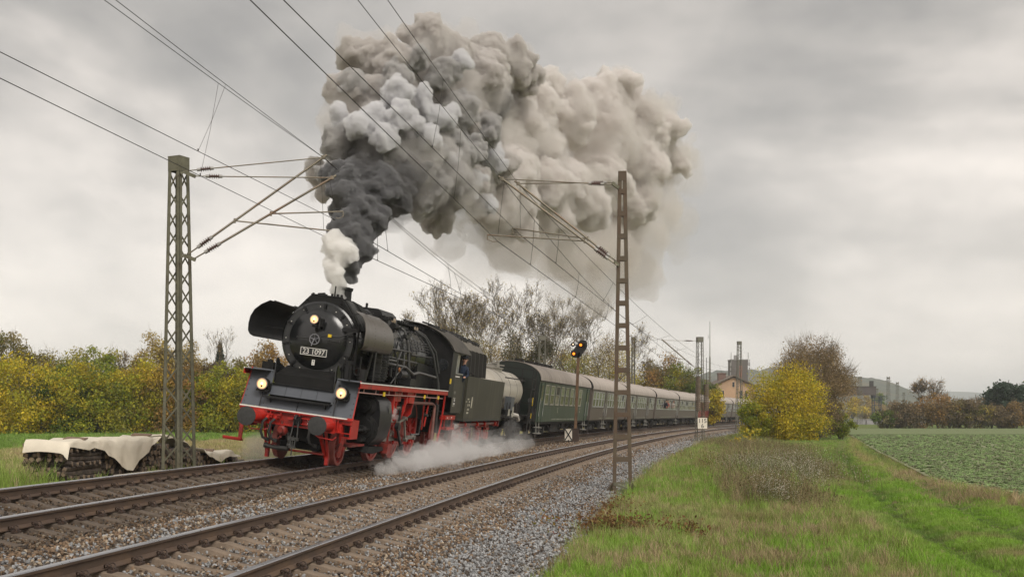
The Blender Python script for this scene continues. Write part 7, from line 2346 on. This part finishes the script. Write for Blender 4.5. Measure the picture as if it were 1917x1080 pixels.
b.sheet(rows, (0, 0, .02)); o = b.build('tarpaulin', M_tarp); o.matrix_world = pile.matrix_world; tag(o, 'strip of pale tarpaulin lying on the ground before the logs', 'tarpaulin')
for t, w, lab in ((1.05, .45, 'brown board weighing down the tarpaulin at the near end'), (3.0, .4, 'dark board lying flat in the middle of the large tarpaulin'), (4.9, .5, 'brown board at the raised far edge of the large tarpaulin'), (9.7, .4, 'tilted board on the low far end of the log heap')):
    b = MB(); b.box((0, 0, 0), (.62, .5, .035), rot=(.05, -.05, .3)); o = b.build('board', mat('board_brown', (.19, .125, .085), rough=.85, var=.2)); o.matrix_world = pile.matrix_world @ Matrix.Translation((t, -.25, hprof(t) + .19 - (.10 if t < 5 else 0))); tag(o, lab, 'board')

# ================================================================ FAR BUILDINGS AND STRUCTURES
M_sand = mat('sandstone_wall', (.44, .29, .18), rough=.9, var=.12, scale=.5, col2=(.36, .25, .17), c2=(.5, .7))
M_rooft = mat('roof_grey_brown', (.15, .12, .095), rough=.9, var=.2, scale=.8)
M_dkp = mat('dark_window', (.03, .035, .04), rough=.2)
YS = 240
XS = (1373 - MIDX) / FPX * YS
st = empty('station_building', 'sandstone station house with gabled roof behind the train', 'building', mtx=Matrix.Translation((XS, YS, 0)))
HW_ = 4.3; EZ = EYE + (HORY - 722) / FPX * YS; RZ = EYE + (HORY - 704) / FPX * YS
b = MB(); b.prism([(-HW_, 0), (-HW_, EZ - .1), (0, RZ - .25), (HW_, EZ - .1), (HW_, 0)], 0, 12); b.build('wall', M_sand, st, smooth=False)
for sx in (-1, 1):
    b = MB(); b.prism([(0, RZ), (sx * (HW_ + .7), EZ - .35), (sx * (HW_ + .7), EZ - .1), (0, RZ + .25)], -.7, 12.7); rf = b.build('roof', M_rooft, st, smooth=False)
b = MB(); b.bx(-2.4, -.9, 3.5, 5.2, EZ, RZ + .6); b.bx(-2.5, -.8, 3.4, 5.3, RZ + .6, RZ + .8); b.build('chimney', mat('chimney_brick', (.16, .10, .08), rough=.9), rf)
b = MB(); b.prism([(-.35, RZ - 2.3), (-.35, RZ - 1.2), (0, RZ - .9), (.35, RZ - 1.2), (.35, RZ - 2.3)], -.06, .02); w_ = b.build('window', mat('stone_trim', (.5, .36, .24), rough=.9), st, smooth=False)
b = MB(); b.bx(-.22, .22, -.08, -.05, RZ - 2.2, RZ - 1.2); b.build('pane', M_dkp, w_)
for x in (-3.0, -2.2, 1.5, 2.6):
    b = MB(); b.bx(x - .35, x + .35, -.06, .02, EZ - 3.0, EZ - .9); w_ = b.build('window', mat('stone_trim', (.5, .36, .24)), st, smooth=False)
    b = MB(); b.bx(x - .25, x + .25, -.08, -.05, EZ - 2.9, EZ - 1.0); b.build('pane', M_dkp, w_)
b = MB(); b.bx(-HW_ - 3.6, -HW_ + .2, 6, 10, 0, EZ - 1.2); b.prism([(-HW_ - 4.2, EZ - 1.2), (-HW_ - 2.6, EZ + 1.4), (-HW_ + .3, EZ + 1.4), (-HW_ + .3, EZ - 1.2)], 5.5, 10.5); b.build('side_wing', M_rooft, st, smooth=False)
b = MB(); b.bx(-HW_ + .02, HW_ - .02, -.04, .03, EZ - 3.3, EZ - 3.15); b.build('string_course', mat('stone_trim', (.5, .36, .24)), st)
YT = 330; XT = (1386 - MIDX) / FPX * YT
sl = empty('silo_tower', 'dark grey square silo tower with aerials behind the station', 'tower', mtx=Matrix.Translation((XT, YT, 0)))
hz_ = EYE + (HORY - 674) / FPX * YT
b = MB(); b.bx(-2.55, 2.1, 0, 5, 0, hz_); b.build('wall', mat('silo_wall', (.12, .105, .095), rough=.85, var=.2, scale=.4, stretch=(3, 3, .3)), sl, smooth=False)
b = MB(); b.bx(-2.7, 2.25, -.1, 5.1, hz_, hz_ + .25)
b.bx(-1.5, -.6, 1, 2, hz_ + .25, hz_ + 1.4)
for x, h in ((-2.6, 2.2), (2.2, 2.2), (2.6, .2), (-1.0, 1.6)): b.cyl((x, 0, hz_ - 1.5), (x, 0, hz_ + h), .09, n=6)
for x in (-2.8, 2.5):
    for k in range(3): b.box((x, -.1, hz_ - 1.2 - k * 1.3), (.3, .3, 1.0))
b.build('aerials', mat('aerial_grey', (.25, .24, .23), rough=.6), sl)
b = MB(); b.box((.15, -.08, hz_ - 5.5), (.8, .05, 8)); b.build('red_brick_strip', mat('brick_pink', (.32, .14, .10), rough=.9), sl)

YG = 300
gt_ = empty('gantry_bridge', 'dark horizontal bridge beam beside the blue steel tower', 'bridge', mtx=Matrix.Translation(((1638 - MIDX) / FPX * YG, YG, 0)))
zg0 = EYE + (HORY - 738) / FPX * YG; zg1 = EYE + (HORY - 724) / FPX * YG
b = MB(); b.bx(-16, 0, -1, 1, zg0, zg1); b.bx(-16, .1, -1.15, 1.15, zg1, zg1 + .15); b.bx(-16, 0, -1.1, 1.1, zg0 - .2, zg0)
b.build('beam', mat('gantry_brown_grey', (.085, .07, .065), rough=.8, var=.2, scale=.6, stretch=(4, 4, .5)), gt_, smooth=False)
b = MB(); b.bx(-.9, 0, -.6, .6, zg0 - 1.0, zg0 - .2); b.bx(-1.3, -.5, -.5, .5, zg1 + .15, zg1 + 1.5); b.bx(-10.2, -9.2, -.5, .5, zg1 + .15, zg1 + 1.7); b.bx(-15.5, -15, -.5, .5, 0, zg0); b.build('beam_supports', mat('gantry_dark', (.05, .045, .045), rough=.8), gt_)
YB = 290
bt_ = empty('steel_tower', 'dark blue open steel tower with cross bars beside the gantry', 'tower', mtx=Matrix.Translation(((1641 - MIDX) / FPX * YB, YB, 0)))
ht = EYE + (HORY - 742) / FPX * YB
M_blue = mat('steel_dark_blue', (.03, .042, .065), rough=.6)
for x in (-.85, .85):
    for y in (-.8, .8):
        b = MB(); b.bar((x, y, 0), (x, y, ht), .2); b.build('post', M_blue, bt_)
for k in range(5):
    b = MB(); z_ = ht - .9 - k * 1.25
    for y in (-.8, .8): b.bar((-.85, y, z_), (.85, y, z_), .11)
    b.build('cross_bar', M_blue, bt_)
b = MB(); b.box((.6, 0, ht), (3.6, 2.0, .12)); b.build('top_platform', M_blue, bt_)
# station platform / siding edge seen under the gantry
b = MB(); b.bx(52, 92, 262, 266, 0, 1.05); b.bx(52, 92, 261.9, 266.1, 1.05, 1.15)
for k in range(20): b.bx(53 + k * 2, 53.3 + k * 2, 261.6, 262, 0, 1.0)
o = b.build('platform_edge', mat('platform_grey', (.30, .29, .29), rough=.8), smooth=False); tag(o, 'long pale grey platform edge under the gantry', 'platform')
b = MB(); b.box((0, 0, .8), (1.0, .6, 1.6)); o = b.build('relay_cabinet', mat('cabinet_white', (.6, .58, .55), rough=.6)); o.location = (72.5, 270, 0.6); tag(o, 'tiny white cabinet on the platform under the gantry', 'cabinet')

# ================================================================ HILLS
def hill(name, prof, Y0, depth, m, seed, rough_=3.0):
    """ridge with real depth: prof = [(u px, v px)] skyline"""
    us = np.linspace(prof[0][0], prof[-1][0], 90)
    vs = np.interp(us, [p[0] for p in prof], [p[1] for p in prof])
    b = MB(); rows = []
    crest = (HORY - vs) / FPX * (Y0 + depth * .5) + EYE
    for t in np.linspace(0, 1, 11):
        y = Y0 + depth * t; row = []
        sh = math.sin(math.pi * t) ** .8
        for i, u in enumerate(us):
            x = (u - MIDX) / FPX * (Y0 + depth * .5)
            h = crest[i] * sh + (rough_ * (float(fbm(x * .03, y * .03, seed)) - .5) * 2 + rough_ * .6 * (rnd.random() - .5)) * (sh > .05)
            row.append((x, y, max(h, -.9) if 0 < t < 1 else -1))
        rows.append(row)
    b.sheet(rows); return tag(b.build(name, m, angle=1.5), kind='structure')


M_hillw = mat('hill_forest', (.06, .07, .045), rough=1, var=.5, scale=.05, col2=(.10, .085, .04), c2=(.5, .6), spec=.05)
M_hillf = mat('far_hill_forest', (.05, .065, .035), rough=1, var=.4, scale=.012, col2=(.16, .15, .08), c2=(.55, .62), spec=.05)
hill('wooded_hill', [(1150, 776), (1230, 742), (1300, 706), (1350, 694), (1430, 690), (1520, 694), (1590, 704), (1625, 712), (1660, 728), (1700, 748), (1740, 766), (1780, 776)], 1300, 500, M_hillw, 5, 5)
hill('far_hills', [(700, 778), (900, 770), (1100, 752), (1500, 742), (1680, 732), (1720, 736), (1800, 733), (1860, 738), (1950, 742), (2150, 752), (2400, 774)], 3600, 1200, M_hillf, 15, 7)
# ================================================================ SMOKE, STEAM, HAZE
def vol_mat(name, col, den, an=0.0):
    m = bpy.data.materials.new(name); m.use_nodes = True; nt = m.node_tree; nt.nodes.clear()
    o = nt.nodes.new('ShaderNodeOutputMaterial'); v = nt.nodes.new('ShaderNodeVolumePrincipled')
    v.inputs['Color'].default_value = (*col, 1); v.inputs['Density'].default_value = den; v.inputs['Anisotropy'].default_value = an
    nt.links.new(v.outputs[0], o.inputs['Volume']); return m


def _ico(sub):
    bm = bmesh.new(); bmesh.ops.create_icosphere(bm, subdivisions=sub, radius=1)
    v = np.array([x.co[:] for x in bm.verts]); f = np.array([[a.index for a in x.verts] for x in bm.faces]); bm.free(); return v, f


IV, IF = _ico(2)
IV1, IF1 = _ico(1)


def billow(name, blobs, vox, levels, seed, m, disp=1.0, kid=(12, 12, 14), ksz=(.28, .5), out=(.78, .98), vs=.55, parent=None, squash=1.0):
    """cauliflower body: spheres on spheres, merged by a voxel remesh and roughened"""
    r_ = random.Random(seed); sp = []; sp1 = []
    def rec(c, r, lv):
        (sp if lv > 0 or levels < 3 else sp1).append((c, r))
        if lv == 0: return
        for i in range(kid[levels - lv]):
            d = Vector((r_.gauss(0, 1), r_.gauss(0, 1), r_.gauss(0, 1) * squash)).normalized()
            rec(c + d * (r * r_.uniform(*out)), r * r_.uniform(*ksz), lv - 1)
    for c, r in blobs: rec(c, r, levels)
    V = np.concatenate([IV * r + np.array(c[:]) for c, r in sp]); F_ = np.concatenate([IF + i * len(IV) for i in range(len(sp))])
    if sp1:
        V1 = np.concatenate([IV1 * r + np.array(c[:]) for c, r in sp1]); F1_ = np.concatenate([IF1 + i * len(IV1) for i in range(len(sp1))])
        F_ = np.concatenate([F_, F1_ + len(V)]); V = np.concatenate([V, V1])
    me = npmesh(name, V, F_, m)
    o = bpy.data.objects.new(name, me); COL.objects.link(o)
    q = o.modifiers.new('remesh', 'REMESH'); q.mode = 'VOXEL'; q.voxel_size = vox
    t0 = bpy.data.textures.new(name + ' warp', 'CLOUDS'); t0.noise_scale = vs * 2.2; t0.noise_depth = 2
    d0 = o.modifiers.new('warp', 'DISPLACE'); d0.texture = t0; d0.texture_coords = 'GLOBAL'; d0.strength = .75 * disp; d0.mid_level = .42
    t = bpy.data.textures.new(name + ' cells', 'VORONOI'); t.noise_scale = vs
    d = o.modifiers.new('cells', 'DISPLACE'); d.texture = t; d.texture_coords = 'GLOBAL'; d.strength = -.34 * disp; d.mid_level = .4
    t2 = bpy.data.textures.new(name + ' fine', 'CLOUDS'); t2.noise_scale = vs * .5; t2.noise_depth = 3
    d2 = o.modifiers.new('fine', 'DISPLACE'); d2.texture = t2; d2.texture_coords = 'GLOBAL'; d2.strength = .24 * disp; d2.mid_level = .5
    q2 = o.modifiers.new('clean', 'REMESH'); q2.mode = 'VOXEL'; q2.voxel_size = vox
    t3 = bpy.data.textures.new(name + ' tiny', 'CLOUDS'); t3.noise_scale = vs * .3; t3.noise_depth = 2
    d3 = o.modifiers.new('tiny', 'DISPLACE'); d3.texture = t3; d3.texture_coords = 'GLOBAL'; d3.strength = .20 * disp; d3.mid_level = .5
    dg = bpy.context.evaluated_depsgraph_get(); m2 = bpy.data.meshes.new_from_object(o.evaluated_get(dg)); o.modifiers.clear(); o.data = m2; bpy.data.meshes.remove(me)
    m2.name = name
    m2.polygons.foreach_set('use_smooth', [True] * len(m2.polygons)); m2.materials.clear(); m2.materials.append(m)
    print('smoke', name, len(m2.polygons))
    if parent: o.parent = parent
    return o


def BL(l): return [(W(u, v, Y), r * Y / FPX) for u, v, r, Y in l]


smoke = empty('smoke_plume', 'huge billowing plume of grey smoke streaming from the chimney back over the train', 'smoke')
smoke['kind'] = 'stuff'
# coal smoke just above the chimney and the dark heart of the plume
S_dark = vol_mat('dense_coal_smoke', (.38, .38, .39), 18.0)
S_soot = vol_mat('soot_veil', (.28, .265, .255), .75)
S_grey = vol_mat('grey_smoke', (.68, .672, .665), 15)
S_mid = vol_mat('brown_grey_smoke', (.78, .757, .737), 12)
S_steamy = vol_mat('pale_steam_in_smoke', (.855, .855, .865), 12)
S_light = vol_mat('pale_trailing_smoke', (.893, .872, .855), 6.0)
S_tailsoot = vol_mat('brown_haze_in_smoke', (.55, .50, .46), .22)
S_thin = vol_mat('thinning_smoke', (.86, .83, .80), .7)
S_veil = vol_mat('smoke_veil', (.84, .81, .78), .2)
S_white = vol_mat('white_steam_jet', (.985, .98, .97), 11.0)
DARK = [(652, 520, 15, 31.3), (652, 495, 22, 31.3), (666, 466, 32, 31.5), (655, 432, 38, 31.5), (690, 405, 42, 32), (655, 375, 40, 32), (705, 350, 48, 32.5), (648, 330, 32, 32), (740, 372, 34, 33), (690, 305, 38, 32.8), (755, 330, 40, 33.3)]
GREY = [(720, 290, 42, 33.2), (780, 300, 46, 33.8), (800, 350, 42, 34.3), (845, 330, 40, 35), (700, 250, 36, 33.4), (640, 275, 28, 33), (830, 270, 42, 35), (745, 235, 36, 33.6), (870, 290, 34, 36), (780, 375, 30, 34), (860, 210, 36, 36), (615, 330, 18, 32.5), (735, 145, 26, 34), (830, 140, 26, 35.4), (905, 250, 30, 37), (780, 110, 24, 34.8), (665, 150, 20, 33.8), (930, 200, 24, 39)]
MID = [(680, 100, 36, 35), (725, 120, 46, 35), (800, 85, 46, 36), (845, 110, 46, 37), (655, 180, 36, 34.5), (690, 200, 42, 34.5), (640, 240, 28, 33.8), (800, 160, 55, 36.3), (870, 170, 55, 37.8), (920, 100, 34, 40), (960, 125, 34, 41), (860, 240, 52, 37.2), (905, 300, 52, 39), (855, 345, 45, 37.2), (820, 405, 30, 36.7), (590, 335, 18, 36), (600, 365, 13, 36), (588, 312, 12, 36), (900, 145, 50, 39), (975, 155, 30, 42)]
PUFF = [(745, 178, 30, 33.0), (700, 218, 26, 32.6), (790, 200, 30, 33.9), (755, 215, 30, 32.6), (825, 225, 26, 34.2), (668, 235, 22, 32.2), (880, 335, 26, 36.4), (905, 380, 24, 38), (720, 262, 22, 32.2), (800, 262, 22, 33.2), (850, 300, 20, 34.6), (640, 215, 18, 32.8), (860, 120, 22, 35.6), (920, 290, 26, 38)]
LIGHT = [(960, 230, 50, 43), (950, 310, 52, 41), (1000, 280, 48, 45), (1010, 350, 50, 44), (1060, 340, 50, 47), (1085, 380, 44, 48), (930, 375, 40, 40), (1000, 190, 38, 46), (1070, 215, 46, 50), (1115, 185, 40, 54), (1155, 168, 36, 57), (1130, 255, 55, 54), (1185, 225, 50, 58), (1175, 305, 55, 57), (1235, 245, 38, 62), (1248, 305, 32, 63), (1185, 380, 46, 57), (1120, 330, 50, 52), (970, 400, 36, 42), (1030, 400, 36, 46), (1040, 160, 22, 49)]
THIN = [(900, 425, 45, 42), (960, 450, 50, 45), (1030, 470, 55, 49), (1100, 470, 58, 53), (1160, 480, 55, 57), (1210, 430, 48, 60), (1210, 510, 34, 61), (1250, 380, 38, 63), (1265, 280, 34, 65), (1120, 535, 32, 58), (1060, 505, 36, 54), (850, 440, 32, 40), (1240, 210, 32, 64)]
VEIL = [(820, 450, 40, 42), (900, 485, 42, 46), (980, 510, 42, 50), (1080, 530, 50, 56), (1180, 520, 44, 62), (1250, 420, 45, 66), (1285, 320, 34, 68), (780, 430, 30, 38), (1130, 560, 28, 60), (760, 460, 22, 37), (570, 350, 14, 37)]
billow('dark_smoke', BL(DARK), .05, 3, 3, S_dark, .6, kid=(11, 10, 8), ksz=(.22, .5), vs=.35, parent=smoke)
billow('grey_smoke', BL(GREY), .055, 3, 4, S_grey, .7, kid=(11, 10, 8), ksz=(.22, .5), vs=.4, parent=smoke)
billow('brown_smoke', BL(MID), .065, 3, 5, S_mid, .8, kid=(11, 9, 7), ksz=(.22, .52), vs=.45, parent=smoke)
billow('pale_puffs', BL(PUFF), .05, 3, 8, S_steamy, .6, kid=(11, 10, 7), ksz=(.22, .5), vs=.35, parent=smoke)
billow('pale_smoke', BL(LIGHT), .09, 3, 7, S_light, 1.15, kid=(12, 9, 7), ksz=(.22, .55), vs=.6, parent=smoke)
billow('soot_veil', BL([(700, 330, 72, 32.8), (740, 250, 70, 34), (790, 330, 66, 35), (705, 160, 52, 36), (810, 150, 62, 37.5), (870, 230, 66, 38.5), (665, 430, 34, 32), (940, 190, 44, 42), (1000, 330, 55, 45), (930, 400, 36, 42)]), .14, 2, 41, S_soot, 1.6, vs=.9, parent=smoke)
billow('brown_veil', BL([(1060, 250, 70, 51), (1150, 260, 72, 57), (1190, 330, 62, 60), (1100, 350, 76, 53), (1030, 300, 66, 48), (1150, 430, 55, 57), (1010, 400, 48, 47)]), .2, 2, 43, S_tailsoot, 2.2, vs=1.3, parent=smoke)
billow('edge_smoke', [(c, r * 1.10) for c, r in BL(MID + LIGHT + GREY)], .13, 2, 51, vol_mat('edge_smoke', (.84, .815, .79), .9), 1.5, kid=(9, 7, 7), vs=.8, parent=smoke)
billow('thin_smoke', BL(THIN), .2, 2, 9, S_thin, 2.4, vs=1.4, parent=smoke)
billow('smoke_veil', BL(VEIL), .25, 2, 12, S_veil, 3.0, vs=2.0, parent=smoke)
billow('white_steam', BL([(638, 548, 9, 30.9), (632, 528, 14, 30.8), (630, 505, 19, 30.7), (634, 482, 22, 30.8), (624, 462, 17, 30.9), (645, 452, 16, 30.9), (612, 470, 9, 30.8), (655, 470, 12, 30.8)]), .05, 2, 21, S_white, .55, vs=.3, parent=smoke)

# steam along the cylinders and wheels
steam = empty('steam_cloud', 'low white steam rolling along the ballast beside the locomotive wheels', 'steam')
steam['kind'] = 'stuff'
def LB(l): return [(LOCO_M @ Vector((x, y, z)), r) for x, y, z, r in l]
core = [(1.75, 4.0, .0, .22), (1.9, 4.8, .05, .26), (1.95, 5.8, .06, .30), (1.9, 6.9, .10, .30), (1.95, 8.1, .12, .34), (1.9, 9.4, .16, .34), (1.95, 10.8, .18, .36), (1.9, 12.3, .18, .34), (1.95, 13.9, .14, .34), (1.9, 15.6, .12, .30), (1.95, 17.3, .10, .28), (1.9, 19.2, .08, .26), (1.6, 3.3, -.05, .18), (1.5, 8.2, .3, .2), (1.5, 9.9, .36, .22), (1.6, 5.6, .2, .18)]
rim = [(1.9, 3.4, .0, .26), (2.1, 5.2, .12, .36), (2.1, 7.2, .2, .42), (2.0, 9.4, .28, .46), (2.1, 11.8, .3, .44), (2.0, 14.3, .26, .42), (2.1, 17.0, .2, .40), (1.9, 19.8, .16, .38), (2.0, 22.4, .12, .38), (1.9, 25.0, .1, .34), (1.9, 27.8, .1, .3), (1.4, 12.9, .65, .25), (-1.2, 2.2, .1, .25), (-.9, 3.5, .1, .3)]
billow('steam', LB(core), .06, 2, 31, vol_mat('steam_core', (.99, .985, .98), 1.6), .55, kid=(9, 9, 8), vs=.3, parent=steam)
billow('steam', LB(rim), .08, 2, 33, vol_mat('steam_rim', (.99, .985, .98), .6), .9, kid=(9, 9, 8), vs=.6, parent=steam)
billow('steam', [(c, r * 1.5) for c, r in LB(rim)], .10, 1, 35, vol_mat('steam_veil', (.99, .985, .98), .16), 1.6, kid=(9, 9, 8), vs=.9, parent=steam)
billow('steam', LB([(1.35, 4.75, 1.45, .12), (1.4, 5.0, 1.3, .10), (1.45, 13.3, 1.0, .12), (1.4, 13.1, .75, .14)]), .03, 1, 37, vol_mat('steam_wisp', (.99, .985, .98), 3.0), .3, vs=.15, parent=steam)

# the air itself
b = MB(); b.bx(-7400, 7400, -380, 6900, -2.2, 150)
hz = b.build('haze', vol_mat('haze_air', (.90, .94, 1.0), .00027), smooth=False); hz['kind'] = 'stuff'
